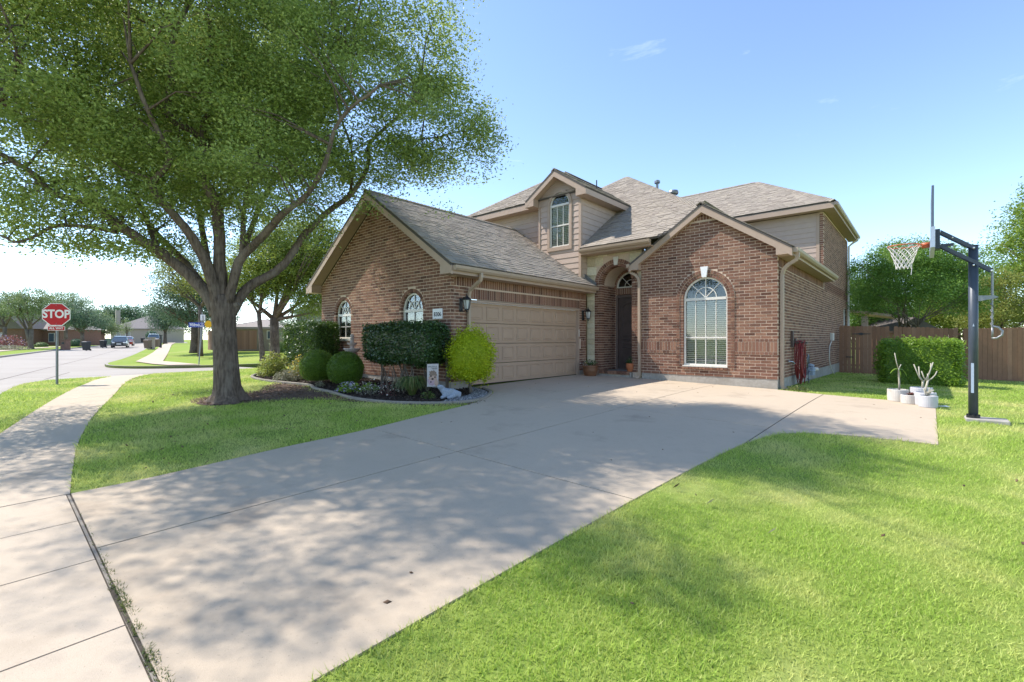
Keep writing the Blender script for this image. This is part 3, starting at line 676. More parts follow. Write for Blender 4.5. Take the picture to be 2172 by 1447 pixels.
def ring_bed(fr, uc, vs, r0, r1, w0, w1):
    q = MB(); rr = []
    for i in range(25):
        t = math.pi * i / 24; c, s = math.cos(t), math.sin(t)
        rr.append([fr.P(uc + r0 * c, vs + r0 * s, w0), fr.P(uc + r0 * c, vs + r0 * s, w1), fr.P(uc + r1 * c, vs + r1 * s, w1), fr.P(uc + r1 * c, vs + r1 * s, w0)])
    q.loft(rr, True, True); q.build('mortar_bed', M['mortar'], house)
ring_bed_done = True
def window(fr, uc, v0, vs, half, wd, cols=3, fan=True, slats=True, meeting=None, label=None, mat_=None, depth=.05, fw=.045, rect=False, pitch=.056, glass='glass', low_rows=0):
    """arched window: frame > panes, muntins, blind slats"""
    fm = mat_ or M['white']; b = MB()
    top = vs
    def bx(u0, u1, a0, a1, w0, w1, bb=b): bb.hexa([fr.P(u0, a0, w0), fr.P(u1, a0, w0), fr.P(u1, a1, w0), fr.P(u0, a1, w0), fr.P(u0, a0, w1), fr.P(u1, a0, w1), fr.P(u1, a1, w1), fr.P(u0, a1, w1)])
    bx(uc - half, uc - half + fw, v0, top, wd, wd + depth); bx(uc + half - fw, uc + half, v0, top, wd, wd + depth)
    bx(uc - half + fw, uc + half - fw, v0, v0 + fw, wd, wd + depth)
    if not rect:
        N = 20; rr = []
        for i in range(N + 1):
            t = math.pi * i / N; c, s = math.cos(t), math.sin(t)
            rr.append([fr.P(uc + half * c, vs + half * s, wd), fr.P(uc + half * c, vs + half * s, wd + depth), fr.P(uc + (half - fw) * c, vs + (half - fw) * s, wd + depth), fr.P(uc + (half - fw) * c, vs + (half - fw) * s, wd)])
        b.loft(rr, True, True)
        bx(uc - half + fw, uc + half - fw, vs - .045, vs + .03, wd - .005, wd + depth + .006)
    else: bx(uc - half + fw, uc + half - fw, vs - fw, vs, wd, wd + depth)
    if meeting: bx(uc - half + fw, uc + half - fw, meeting - .022, meeting + .022, wd - .005, wd + depth - .008)
    f = b.build('window', fm, house, label=label)
    h2 = half - fw; mw = .011
    def mun(u0, u1, a0, a1):
        q = MB(); bx(u0, u1, a0, a1, wd + .012, wd + .030, q); q.build('muntin', fm, f)
    spans = [(v0 + fw, (meeting - .022) if meeting else (vs - .045))] + ([(meeting + .022, vs - .045)] if meeting else [])
    for s0, s1 in spans:
        for k in range(1, cols): x = uc - h2 + 2 * h2 * k / cols; mun(x - mw, x + mw, s0, s1)
        if low_rows: mun(uc - h2, uc + h2, (s0 + s1) / 2 - mw, (s0 + s1) / 2 + mw)
    if fan and not rect:
        q = MB(); rr = []; ri = h2 * .52
        for i in range(15):
            t = math.pi * i / 14; c, s = math.cos(t), math.sin(t)
            rr.append([fr.P(uc + (ri + mw) * c, vs + .03 + (ri + mw) * s, wd + .012), fr.P(uc + (ri + mw) * c, vs + .03 + (ri + mw) * s, wd + .03), fr.P(uc + (ri - mw) * c, vs + .03 + (ri - mw) * s, wd + .03), fr.P(uc + (ri - mw) * c, vs + .03 + (ri - mw) * s, wd + .012)])
        q.loft(rr, True, True); q.build('muntin', fm, f)
        for t in (R(45), R(90), R(135)):
            q = MB(); c, s = math.cos(t), math.sin(t); r0_, r1_ = .02, h2
            pts = [(r0_, mw), (r1_, mw), (r1_, -mw), (r0_, -mw)]
            q.hexa([fr.P(uc + r * c - k * s, vs + .03 + r * s + k * c, wd + .013) for r, k in pts] + [fr.P(uc + r * c - k * s, vs + .03 + r * s + k * c, wd + .031) for r, k in pts])
            q.build('muntin', fm, f)
    for s0, s1 in spans:
        q = MB(); bx(uc - h2, uc + h2, s0, s1, wd + .006, wd + .010, q); q.build('pane', M[glass], f)
    if not rect:
        q = MB(); arc = [(uc + h2 * math.cos(math.pi * i / 18), vs + .03 + (h2 - .03) * math.sin(math.pi * i / 18)) for i in range(19)]
        q.prism([fr.P(u, v, wd + .006) for u, v in arc], fr.N * .004); q.build('pane', M[glass], f)
    if slats:
        me = None; v = v0 + fw + .03; cs, sn = math.cos(R(44)), math.sin(R(44))
        while v < vs - .06:
            q = MB(); u0, u1 = uc - h2 + .01, uc + h2 - .01
            pr = [(-.025 * sn - .0015, -.025 * cs), (-.025 * sn + .0015, -.025 * cs), (.025 * sn + .0015, .025 * cs), (.025 * sn - .0015, .025 * cs)]
            q.hexa([fr.P(u0, v + a, wd - .035 + c) for a, c in pr] + [fr.P(u1, v + a, wd - .035 + c) for a, c in pr])
            if me is None:
                o = q.build('slat', M['blind'], f); me = o.data; vbase = v
            else:
                o = bpy.data.objects.new('slat', me); link(o, f); o.location = (0, 0, v - vbase)
            v += pitch
    q = MB()     # the room behind, its gloom put into the lining's dark colour
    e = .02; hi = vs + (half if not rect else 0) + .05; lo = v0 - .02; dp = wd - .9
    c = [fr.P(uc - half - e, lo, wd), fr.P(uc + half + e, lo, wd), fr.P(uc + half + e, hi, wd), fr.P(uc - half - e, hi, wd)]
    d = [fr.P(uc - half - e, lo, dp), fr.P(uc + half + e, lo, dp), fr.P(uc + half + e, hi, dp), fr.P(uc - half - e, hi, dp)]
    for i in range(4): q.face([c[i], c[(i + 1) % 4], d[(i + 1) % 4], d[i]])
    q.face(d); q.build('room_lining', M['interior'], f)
    return f

# ---- garage wing, gable wall facing the street
A0, A1, AY, FZ = -15.2, -8.59, 7.45, .14
AXC = (A0 + A1) / 2
fA = FRONT(AY)
def A_base(v):
    if v < 2.72: return [(A0, A1)]
    h = (5.16 - v) / .667
    return [(AXC - h, AXC + h)] if h > .02 else []
wa = [(-13.77, .47), (-10.17, .47)]
def A_m(v):
    c = []
    for uc, hf in wa: c += arch_cut(uc, hf + .005, 1.19, 1.95, v)
    return minus([(a, b_ - (.007 if v < 2.72 else 0)) for a, b_ in A_base(v)], c)
def A_b(v):
    c = []
    for uc, hf in wa: c += arch_cut(uc, hf if v < 1.95 else hf + .105, 1.2, 1.95, v)
    return minus([(a, b_ - (.003 if v < 2.72 else 0)) for a, b_ in A_base(v)], c)
wA = brick_wall(fA, A_b, A_m, FZ, 5.14, label='gabled brick wall of the garage wing')
for uc, hf in wa:
    ring(fA, uc, 1.95, hf + .004, hf + .10, -.095, .006, 17)
    window(fA, uc, 1.2, 1.95, hf - .01, -.115, cols=2, slats=False, label=None, low_rows=1)
    b = MB(); b.box(uc - hf - .03, uc + hf + .03, AY - .035, AY + .1, 1.135, 1.197); b.build('window_sill', M['sill'], house)
# blinds behind: closed grey shade
for uc, hf in wa:
    b = MB(); b.box(uc - hf + .03, uc + hf - .03, AY + .16, AY + .17, 1.22, 1.9); b.build('window_shade', M['blind'], house)

# ---- garage front, facing the driveway
GX, GY1, DY0, DY1, DH = -8.59, 13.47, 8.08, 13.0, 2.13
fG = RIGHT(GX)
def G_base(v): return [(AY + .1, GY1)]
def G_m(v): return minus([(AY + .108, GY1)], rect_cut(DY0 - .065, DY1 + .065, -1, DH + .06, v))
wG = brick_wall(fG, lambda v: minus([(AY + .1, GY1)], rect_cut(DY0 - .06, DY1 + .06, -1, 99, v)), G_m, FZ, 2.74, label='brick wall round the garage door', phase=AY, skip=((2.46, 2.8), (.86, 1.2)))
soldiers(fG, AY + .1, GY1, 2.505, .23, wG)
soldiers(fG, DY0 - .06, DY1 + .12, 2.205, .255, wG, .012)
soldiers(fG, DY1 + .13, GY1, .955, .165, wG, .012); headers(fG, DY1 + .13, GY1, 1.13, .072, wG, .012); headers(fG, DY1 + .13, GY1, .872, .072, wG, .012)
for i in range(3):
    pass
b = MB()
b.box(GX - .13, GX + .004, DY0 - .055, DY0, 0, DH + .055); b.box(GX - .13, GX + .004, DY1, DY1 + .055, 0, DH + .055); b.box(GX - .13, GX + .004, DY0, DY1, DH, DH + .055)
b.build('garage_door_frame', M['tan'], house)
b = MB(); hs = DH / 4
for k in range(4): b.box(GX - .15, GX - .105, DY0 + .004, DY1 - .004, .012 + hs * k, hs * (k + 1) - .004)
gd = b.build('garage_door', M['garage'], house, label='closed brown sectional garage door')
b = MB(); b.box(GX - .15, GX - .09, DY0, DY1, .0, .012); b.build('door_seal', M['dark'], gd)
pm = None; nw = 8; pw = (DY1 - DY0) / nw
for k in range(4):
    for j in range(nw):
        y0 = DY0 + pw * j + .07; z0 = hs * k + .085
        if pm is None:
            q = MB(); W_, H_ = pw - .14, hs - .17
            def fr_(i, x): return [(x, i, i), (x, W_ - i, i), (x, W_ - i, H_ - i), (x, i, H_ - i)]
            q.loft([fr_(0, 0), fr_(.004, .014), fr_(.018, .014), fr_(.028, -.004), fr_(.044, -.004), fr_(.062, .010)], False, True); pm = q.mesh('panel', M['garage'])
        o = bpy.data.objects.new('panel', pm); link(o, gd); o.location = Vector((GX - .105, y0, z0)) - origin(gd)
# foundation
b = MB(); b.box(A0 + .01, A1 - .012, AY + .012, AY + .3, -.5, FZ - .002); b.build('foundation', M['concrete_wall'], house)
b = MB(); b.box(GX - .3, GX - .012, AY + .31, DY0 - .056, -.5, FZ - .002); b.build('foundation', M['concrete_wall'], house)
b = MB(); b.box(GX - .3, GX + .02, DY1 + .056, 13.56, -.5, FZ - .002); b.build('foundation', M['concrete_wall'], house)
b = MB(); b.box(-6.58, -2.832, 13.512, 13.8, -.6, FZ - .002); b.build('foundation', M['concrete_wall'], house)
b = MB(); b.box(-3.1, -2.832, 13.81, 28, -.8, FZ - .002); b.build('foundation', M['concrete_wall'], house)

# ---- gabled front room
BY, B0, B1 = 13.5, -6.60, -2.82
BXC = -4.70
fB = FRONT(BY)
def B_base(v):
    if v < 3.36: return [(B0, B1 - .003)]
    h = (4.86 - v) / .667
    return [(max(BXC - h, B0), min(BXC + h, B1))] if h > .02 else []
WB, WH, WV0, WVS = -4.67, .61, .43, 2.34
def B_m(v): return minus([(a, b_ - (.005 if v < 3.36 else 0)) for a, b_ in B_base(v)], arch_cut(WB, WH + .01, WV0 - .01, WVS, v))
def B_b(v):
    if v < WVS: c = [(WB - WH - .20, WB + WH + .20)] if v > .38 else []
    else: c = arch_cut(WB, WH + .20, WV0, WVS, v)
    return minus(B_base(v), c)
wB = brick_wall(fB, B_b, B_m, FZ, 4.85, label='sunlit gabled brick wall of the front room', phase=B1, skip=((.75, 1.19), (4.56, 5)))
WTOP = FZ + CH * 13
for u0, u1 in ((B0, WB - WH - .20), (WB + WH + .20, B1)):
    headers(fB, u0, u1, 1.115, .072, wB, .014); soldiers(fB, u0, u1, .855, .25, wB, .014); headers(fB, u0, u1, .772, .072, wB, .014)
soldiers(fB, BXC - .42, BXC + .42, 4.575, .08, wB); soldiers(fB, BXC - .25, BXC + .25, 4.66, .07, wB)
v = .385
while v < WVS - .03:
    for sgn in (-1, 1):
        u_in = WB + sgn * (WH + .005); u_a, u_b = sorted((u_in, u_in + sgn * .088)); u_c, u_d = sorted((u_in + sgn * .098, u_in + sgn * .19))
        piece('brick', None, fB, u_a, v, -.12, u_b - u_a, CH - MJ, .121, wB); piece('brick', None, fB, u_c, v, -.09, u_d - u_c, CH - MJ, .108, wB)
    v += CH
ring(fB, WB, WVS, WH + .005, WH + .093, -.12, .001, 26); ring(fB, WB, WVS, WH + .103, WH + .195, -.09, .018, 28)
ring_bed(fB, WB, WVS, WH + .10, WH + .20, -.01, .012)
window(fB, WB, WV0, WVS, WH, -.12, cols=4, meeting=1.23, label='tall arched front window with white blinds')
b = MB()
n_ = 13
for i in range(n_):
    u0 = WB - WH - .02 + (2 * WH + .04) * i / n_
    hexpts('brick', [fB.P(u0, .335, -.1), fB.P(u0 + .086, .335, -.1), fB.P(u0 + .086, .39, -.1), fB.P(u0, .39, -.1), fB.P(u0, .325, .045), fB.P(u0 + .086, .325, .045), fB.P(u0 + .086, .375, .045), fB.P(u0, .375, .045)])
b.box(WB - WH - .01, WB + WH + .01, BY - .03, BY + .1, .392, .428); b.build('window_sill', M['sill'], house)
b = MB()
ks = [(-.062, 0), (.062, 0), (.105, .30), (-.105, .30)]
b.hexa([fB.P(WB + u, WVS + WH - .01 + v, -.05) for u, v in ks] + [fB.P(WB + u, WVS + WH - .01 + v, .05) for u, v in ks]); b.build('keystone', M['signwhite'], house)

# ---- entry: stone wall with arched brick porch
SY = 13.58; DC = -7.52; RI = .56; RO = .80; SPR = 3.0
fS = FRONT(SY)
def S_iv(r): return lambda v: minus([(-8.62, -6.62)], arch_cut(DC, r, -.5, SPR, v))
b = MB(); strips(b, fS, S_iv(RI + .006), -.3, 4.02, -.2, -.012, .05)
sw_ = b.build('stone_wall', M['mortar'], house, label='pale limestone wall above the porch arch')
v = -.02
while v < 3.98:
    h = random.uniform(.17, .34) if v > 3 else random.uniform(.13, .22); h = min(h, 4.0 - v)
    f_iv = S_iv(RO + .005)
    for p, q in meet(f_iv(v + .004), f_iv(v + h - .004)) or []:
        x = p
        while x < q - .02:
            l_ = random.uniform(.22, .55); l_ = q - x if q - x - l_ < .15 else l_
            d = random.uniform(0, .012); bb = MB(); e = .012
            r0 = [fS.P(x, v, -.05), fS.P(x + l_ - .012, v, -.05), fS.P(x + l_ - .012, v + h - .012, -.05), fS.P(x, v + h - .012, -.05)]
            r1 = [fS.P(x, v, d - .006), fS.P(x + l_ - .012, v, d - .006), fS.P(x + l_ - .012, v + h - .012, d - .006), fS.P(x, v + h - .012, d - .006)]
            r2 = [fS.P(x + e, v + e, d + .006), fS.P(x + l_ - .012 - e, v + e, d + .006), fS.P(x + l_ - .012 - e, v + h - .012 - e, d + .006), fS.P(x + e, v + h - .012 - e, d + .006)]
            bb.loft([r0, r1, r2], True, True); bb.build('stone', M['stone'], sw_); x += l_
    v += h
ring(fS, DC, SPR, RI + .11, RO - .004, -.11, .01, 30); ring(fS, DC, SPR, RI + .002, RI + .10, -.22, .004, 26)
ring_bed(fS, DC, SPR, RI + .105, RO + .002, -.05, .004)
v = FZ
k_ = 0
while v < SPR - .03:
    for sgn in (-1, 1):
        a_, b2 = sorted((DC + sgn * RI, DC + sgn * RO)); split = (a_ + (.09 if k_ % 2 else .15))
        for u0, u1 in ((a_, split - MJ), (split, b2)): piece('brick', None, fS, u0, v, -.2, u1 - u0, CH - MJ, .205, sw_)
    v += CH; k_ += 1
b = MB(); ks = [(-.06, 0), (.06, 0), (.09, .27), (-.09, .27)]
b.hexa([fS.P(DC + u, SPR + RI + .04 + v, -.05) for u, v in ks] + [fS.P(DC + u, SPR + RI + .04 + v, .035) for u, v in ks]); b.build('keystone', M['sill'], house)
# porch side walls, vault, back wall
PY = 14.56
fPL = Frame((DC - RI - .03, 0, 0), (0, 1, 0), (0, 0, 1), (1, 0, 0)); fPR = Frame((DC + RI + .03, 0, 0), (0, -1, 0), (0, 0, 1), (-1, 0, 0))
brick_wall(fPL, lambda v: [(SY + .22, PY)], lambda v: [(SY + .2, PY)], FZ, SPR + .1, phase=.05)
brick_wall(fPR, lambda v: [(-PY, -SY - .22)], lambda v: [(-PY, -SY - .2)], FZ, SPR + .1, phase=.05)
fP = FRONT(PY)
def P_iv(v): return minus([(DC - RI - .05, DC + RI + .05)], rect_cut(DC - .52, DC + .52, -1, 2.70, v) + arch_cut(DC, .52, 2.95, 2.97, v))
brick_wall(fP, lambda v: minus(P_iv(v), rect_cut(DC - .55, DC + .55, 0, 2.97, v)), P_iv, FZ, 3.75, phase=.1)
wP = kids(house)[-1]
soldiers(fP, DC - .55, DC + .55, 2.715, .235, sw_)
ring(fP, DC, 2.97, .525, .62, -.09, .005, 20)
b = MB(); rr = []
for i in range(17):
    t = math.pi * i / 16; c, s = math.cos(t), math.sin(t)
    rr.append([(DC + (RI + .03) * c, SY + .19, SPR + (RI + .03) * s), (DC + (RI + .03) * c, PY, SPR + (RI + .03) * s), (DC + (RI + .09) * c, PY, SPR + (RI + .09) * s), (DC + (RI + .09) * c, SY + .19, SPR + (RI + .09) * s)])
b.loft(rr, True, True); b.build('porch_vault', M['mortar'], house)
b = MB(); b.box(DC - RI - .03, DC + RI + .03, SY - .12, PY + .1, -.3, .125); b.build('porch_step', M['concrete_wall'], house)
fst = FRONT(SY - .13); stp = MB(); stp.box(DC - RI + .01, DC + RI - .01, SY - .135, SY + .03, -.2, .12)
for i in range(10): hexpts('brick', [(x, y, z) for z in (.05, .15) for x, y in ((DC - RI + i * .112, SY - .16), (DC - RI + i * .112 + .10, SY - .16), (DC - RI + i * .112 + .10, SY + .06), (DC - RI + i * .112, SY + .06))])
# door
b = MB(); b.box(DC - .53, DC - .455, PY - .02, PY + .09, .125, 2.70); b.box(DC + .455, DC + .53, PY - .02, PY + .09, .125, 2.70); b.box(DC - .455, DC + .455, PY - .02, PY + .09, 2.62, 2.70); b.box(DC - .455, DC + .455, PY - .03, PY + .09, .125, .17)
b.build('door_frame', M['doorframe'], house)
b = MB(); b.box(DC - .452, DC + .452, PY + .035, PY + .08, .172, 2.618)
def dpanel(u0, u1, z0, z1, arch=0):
    def outl(i):
        pts = [(u0 + i, z0 + i), (u1 - i, z0 + i), (u1 - i, z1 - i)]
        if arch:
            for k in range(1, 8): t = k / 8; pts.append((u1 - i + (u0 - u1 + 2 * i) * t, z1 - i + arch * math.sin(math.pi * t)))
        pts.append((u0 + i, z1 - i)); return pts
    b.loft([[(u, PY + .036, z) for u, z in outl(0)], [(u, PY + .022, z) for u, z in outl(.012)], [(u, PY + .022, z) for u, z in outl(.03)], [(u, PY + .034, z) for u, z in outl(.045)]], False, True)
dpanel(DC - .33, DC + .33, 1.25, 2.28, .16); dpanel(DC - .33, DC + .33, .98, 1.17); dpanel(DC - .33, DC + .33, .32, .90)
dr = b.build('front_door', M['doorwood'], house, label='dark brown panelled front door in the porch')
b = MB(); b.ball((DC + .39, PY + .0, 1.05), .032, 10, 6); b.tube([(DC + .39, PY + .0, 1.05), (DC + .39, PY + .04, 1.05)], .015); b.ball((DC + .39, PY + .02, 1.2), .025, 10, 6); b.build('door_handle', M['chrome'], dr, smooth_=True)
# transom window
b = MB(); rr = []
for i in range(17):
    t = math.pi * i / 16; c, s = math.cos(t), math.sin(t)
    rr.append([fP.P(DC + .52 * c, 2.97 + .52 * s, -.08), fP.P(DC + .52 * c, 2.97 + .52 * s, -.03), fP.P(DC + .475 * c, 2.97 + .475 * s, -.03), fP.P(DC + .475 * c, 2.97 + .475 * s, -.08)])
b.loft(rr, True, True); b.box(DC - .475, DC + .475, PY + .03, PY + .08, 2.955, 2.995)
tw = b.build('transom_window', M['white'], house)
for t in (R(45), R(135)):
    q = MB(); c, s = math.cos(t), math.sin(t); pts = [(.02, .009), (.475, .009), (.475, -.009), (.02, -.009)]
    q.hexa([fP.P(DC + r * c - k * s, 2.99 + r * s + k * c, -.06) for r, k in pts] + [fP.P(DC + r * c - k * s, 2.99 + r * s + k * c, -.045) for r, k in pts]); q.build('muntin', M['white'], tw)
q = MB(); rr = []
for i in range(13):
    t = math.pi * i / 12; c, s = math.cos(t), math.sin(t)
    rr.append([fP.P(DC + .235 * c, 2.99 + .235 * s, -.06), fP.P(DC + .235 * c, 2.99 + .235 * s, -.045), fP.P(DC + .218 * c, 2.99 + .218 * s, -.045), fP.P(DC + .218 * c, 2.99 + .218 * s, -.06)])
q.loft(rr, True, True); q.build('muntin', M['white'], tw)
q = MB(); q.prism([fP.P(DC + .476 * math.cos(math.pi * i / 18), 2.985 + .476 * math.sin(math.pi * i / 18), -.07) for i in range(19)], fP.N * .004); q.build('pane', M['glassdark'], tw)
q = MB(); q.box(DC - .6, DC + .6, PY + .3, PY + .34, 2.8, 3.6); q.build('room_lining', M['interior'], tw)  # dark sheet standing in for the unlit hall

# ---- right side wall, two storeys at the back
UY = 20.8
fR = RIGHT(B1)
def R_iv(v):
    base = [(BY + .1, 28.0)] if v < 3.36 else [(UY + .1, 28.0)]
    return minus(base, rect_cut(26.5, 27.5, 1.0, 2.6, v))
def R_m(v): return [(a + .015 if a < UY + .2 and a in (BY + .1, UY + .1) else a, c) for a, c in R_iv(v)]
wR = brick_wall(fR, R_iv, R_m, FZ, 5.97, label='shaded brick side wall', phase=BY, skip=((3.1, 3.39),))
soldiers(fR, BY + .1, UY, 3.075, .285, wR); 
brick_wall(Frame((B1, 0, 0), (0, 1, 0), (0, 0, 1), (1, 0, 0)), lambda v: [(UY + .1, 28.0)], lambda v: [(UY + .115, 28.0)], 3.06, 3.40, phase=BY)
window(fR, 27.0, 1.0, 2.6, .5, -.11, cols=2, slats=False, meeting=1.8, rect=True)
# back and far-left walls close the house
b = MB(); b.box(-14.15, B1 - .12, 27.9, 28.0, -.3, 5.97); b.box(-15.2, -15.1, AY + .12, 27.9, -.3, 2.8); b.box(-14.15, -14.05, 13.7, 27.9, 2.8, 5.97)
b.build('rear_wall', M['mortar'], house)

# ---- siding walls of the upper storey
def siding(fr, iv, v0, v1, label=None, e=.195, v_off=0., corner=None):
    b = MB(); strips(b, fr, iv, v0, v1, -.12, -.02, .08); o = b.build('siding_wall', M['siding'], house, label=label)
    v = v0 + v_off
    while v < v1 - .01:
        t = min(v + e, v1)
        for (p0, p1), (q0, q1) in (zip(iv(v + .001), iv(t - .001)) if len(iv(v + .001)) == len(iv(t - .001)) else [(x, x) for x in meet(iv(v + .001), iv(t - .001))]):
            if p1 - p0 < .03 and q1 - q0 < .03: continue
            q = MB(); q.hexa([fr.P(p0, v, -.02), fr.P(p1, v, -.02), fr.P(q1, t, -.02), fr.P(q0, t, -.02), fr.P(p0, v, .009), fr.P(p1, v, .009), fr.P(q1, t, -.007), fr.P(q0, t, -.007)])
            q.build('siding_board', M['siding'], o)
        v = t
    return o
EZ = 5.96
# upper-left wall
siding(FRONT(13.55), lambda v: [(-14.1, -10.40)], 4.2, EZ, 'shaded siding wall left of the dormer', v_off=.0)
# dormer face with arched window
DY_, D0, D1 = 13.2, -10.42, -8.63
DXC = (D0 + D1) / 2
fD = FRONT(DY_)
DW, DWH, DWV0, DWVS = -9.50, .42, 4.40, 5.86
def D_iv(v):
    base = [(D0 + .05, D1 - .05)] if v < 5.93 else [(max(D0, DXC - (6.86 - v) / .667), min(D1, DXC + (6.86 - v) / .667))]
    if base[0][1] - base[0][0] < .03: return []
    return minus(base, arch_cut(DW, DWH + .0, DWV0 - .0, DWVS, v))
dw_ = siding(fD, D_iv, 3.2, 6.84, 'dormer front of tan lap siding')
window(fD, DW, DWV0, DWVS, DWH, -.06, cols=3, meeting=5.14, fan=False, label='arched dormer window with blinds', pitch=.06)
b = MB(); rr = []      # broad trim round it
for i in range(21):
    t = math.pi * i / 20; c, s = math.cos(t), math.sin(t); ro, ri = DWH + .10, DWH + .001
    rr.append([fD.P(DW + ro * c, DWVS + ro * s, -.02), fD.P(DW + ro * c, DWVS + ro * s, .035), fD.P(DW + ri * c, DWVS + ri * s, .035), fD.P(DW + ri * c, DWVS + ri * s, -.02)])
b.loft(rr, True, True)
for sgn in (-1, 1):
    a_, c_ = sorted((DW + sgn * (DWH + .001), DW + sgn * (DWH + .10))); b.box(a_, c_, DY_ - .035, DY_ + .02, DWV0, DWVS)
b.box(DW - DWH - .10, DW + DWH + .10, DY_ - .037, DY_ + .02, DWV0 - .13, DWV0 - .002)
b.build('window_trim', M['tan'], house)
b = MB(); b.box(D0 - .002, D0 + .075, DY_ - .022, DY_ + .12, 4.4, 5.93); b.box(D1 - .075, D1 + .02, DY_ - .022, DY_ + .08, 3.0, 5.93); b.build('corner_board', M['tan'], house)
# dormer right cheek, plain box under the entry eave
siding(RIGHT(D1), lambda v: [(DY_ + .085, 17.0)], 3.0, EZ, 'dormer side of tan lap siding')
siding(LEFT(D0), lambda v: [(-13.53, -DY_ - .13)], 4.2, EZ)
# upper-right wall
siding(FRONT(UY), lambda v: [(-9.0, -3.06)], 3.3, EZ, 'siding wall of the upper right storey')
b = MB(); b.box(-3.06, -2.955, UY - .02, UY + .1, 3.4, EZ); b.build('corner_board', M['tan'], house)
fU = FRONT(UY)
brick_wall(fU, lambda v: [(-2.95, B1 - .003)], lambda v: [(-2.952, B1 - .008)], 3.4, 5.97, phase=B1)

# ------------------------------------------------------------------ roofs
def roof_slab(polys, up, name='roof', label=None, t=.05):
    b = MB()
    for p in polys: b.prism([Vector(q) - Vector(up) * .001 for q in p], Vector(up) * -t)
    return b.build(name, M['roofbase'], house, label=label)
def shingles(eave0, eave1, up_pt, iv, vmax, parent, exp_=.145):
    """courses of shingles on the plane through the eave and up_pt; iv(v) in metres along the eave"""
    o = Vector(eave0); U = (Vector(eave1) - o).normalized(); r = Vector(up_pt) - o; V = (r - U * r.dot(U)).normalized(); N = U.cross(V)
    if N.z < 0: N = -N
    fr = Frame(o, U, V, N); v = -.012; k = 0
    while v < vmax:
        for a, c in meet(iv(max(v, 0) + .002), iv(min(v + .12, vmax) - .001)) if v + .05 < vmax else []:
            x = a - random.uniform(0, .3)
            while x < c:
                l_ = random.choice((.16, .22, .28, .34)); x0, x1 = max(x, a), min(x + l_ - .005, c)
                if x1 - x0 > .03:
                    full = x1 - x0 > l_ - .006; th = random.choice((.010, .015, .021))
                    piece('shingle', ('s%.2f_%.3f' % (l_, th)) if full else None, fr, x0, v, .0, x1 - x0, exp_ + .05, th, parent, 'wedge')
                x += l_
        v += exp_; k += 1
    return fr
SQ = math.sqrt(1 + .667 ** 2)
# garage roof
ra = Vector((.555, 0, .832))
r1 = roof_slab([[(-8.18, 7.10, 2.94), (-8.18, 13.46, 2.94), (-11.895, 13.60, 5.418), (-11.895, 7.10, 5.418)]], ra, label='garage roof slope of grey-brown shingles')
r2 = roof_slab([[(-15.61, 7.10, 2.94), (-11.895, 7.10, 5.418), (-11.895, 14.2, 5.418), (-15.61, 14.2, 2.94)]], (-.555, 0, .832))
shingles((-8.18, 7.10, 2.955), (-8.18, 13.46, 2.955), (-11.895, 7.1, 5.433), lambda v: [(0, 6.36 if v < .5 else 6.5)], 3.715 * SQ, r1)
# dormer roof
dr_z = 6.16; dz = 7.02
r3 = roof_slab([[(-8.235, 12.88, dr_z), (-8.235, 16.4, dr_z), (-9.525, 17.9, dz), (-9.525, 12.88, dz)]], ra, label='dormer roof slope')
r3b = roof_slab([[(-10.815, 12.88, dr_z), (-9.525, 12.88, dz), (-9.525, 17.9, dz), (-10.815, 14.0, dr_z)]], (-.555, 0, .832))
shingles((-8.235, 12.88, dr_z + .012), (-8.235, 16.4, dr_z + .012), (-9.525, 12.88, dz + .012), lambda v: [(0, 3.5 + v * .9)], 1.29 * SQ, r3)
# upper-left hip
uz = 6.19
pk = (-11.4, 16.25, uz + 3.1 * .667)
r4 = roof_slab([[(-14.5, 13.15, uz), (-8.3, 13.15, uz), pk]], (0, -.555, .832), label='hipped roof end of the upper left storey')
roof_slab([[(-8.3, 13.15, uz), (-8.3, 28.2, uz), (-11.4, 26, pk[2]), pk]], ra); roof_slab([[(-14.5, 13.15, uz), pk, (-11.4, 26, pk[2]), (-14.5, 28.2, uz)]], (-.555, 0, .832))
shingles((-14.5, 13.15, uz + .012), (-8.3, 13.15, uz + .012), pk, lambda v: [(v / SQ, 6.2 - v / SQ)] if v / SQ < 3.09 else [], 3.1 * SQ, r4)
# entry roof climbing to the main hip
mz = 4.21; MX, MY = -10.5, 20.0; my0 = 13.08
def mzf(y): return mz + .667 * (y - my0)
pkM = (MX, MY, mzf(MY))
ym = 14.2
r5 = roof_slab([[(-8.6, my0, mz), (-5.88, my0, mz), (-5.42, 13.55, mzf(13.55)), (-8.6, 13.55, mzf(13.55))], [(-8.6, 13.55, mzf(13.55)), (-4.05, 13.55, mzf(13.55)), (-10.5 + (20 - ym), ym, mzf(ym)), (-8.6, ym, mzf(ym))], [(-10.5 - (20 - ym), ym, mzf(ym)), (-10.5 + (20 - ym), ym, mzf(ym)), pkM]], (0, -.555, .832), label='large main roof slope above the entry')
roof_slab([[(-4.05, 13.55, mzf(13.55)), (-3.6, 26.5, mz), pkM]], ra); roof_slab([[(-16.3, ym, mzf(ym)), pkM, (-16.3, 26, mzf(ym))]], (-.555, 0, .832))
def m_iv(v):
    y = my0 + v / SQ
    if y < 13.55: return [(0, y - 18.97 + 8.6)]
    hi = MX + (MY - y) + 8.6
    return [(0, hi)] if y < ym else ([(max(MX - (MY - y) + 8.6, -5.9), hi)] if y < MY - .01 else [])
shingles((-8.6, my0, mz + .012), (-6.2, my0, mz + .012), (-8.6, MY, mzf(MY) + .012), m_iv, (MY - my0) * SQ, r5)
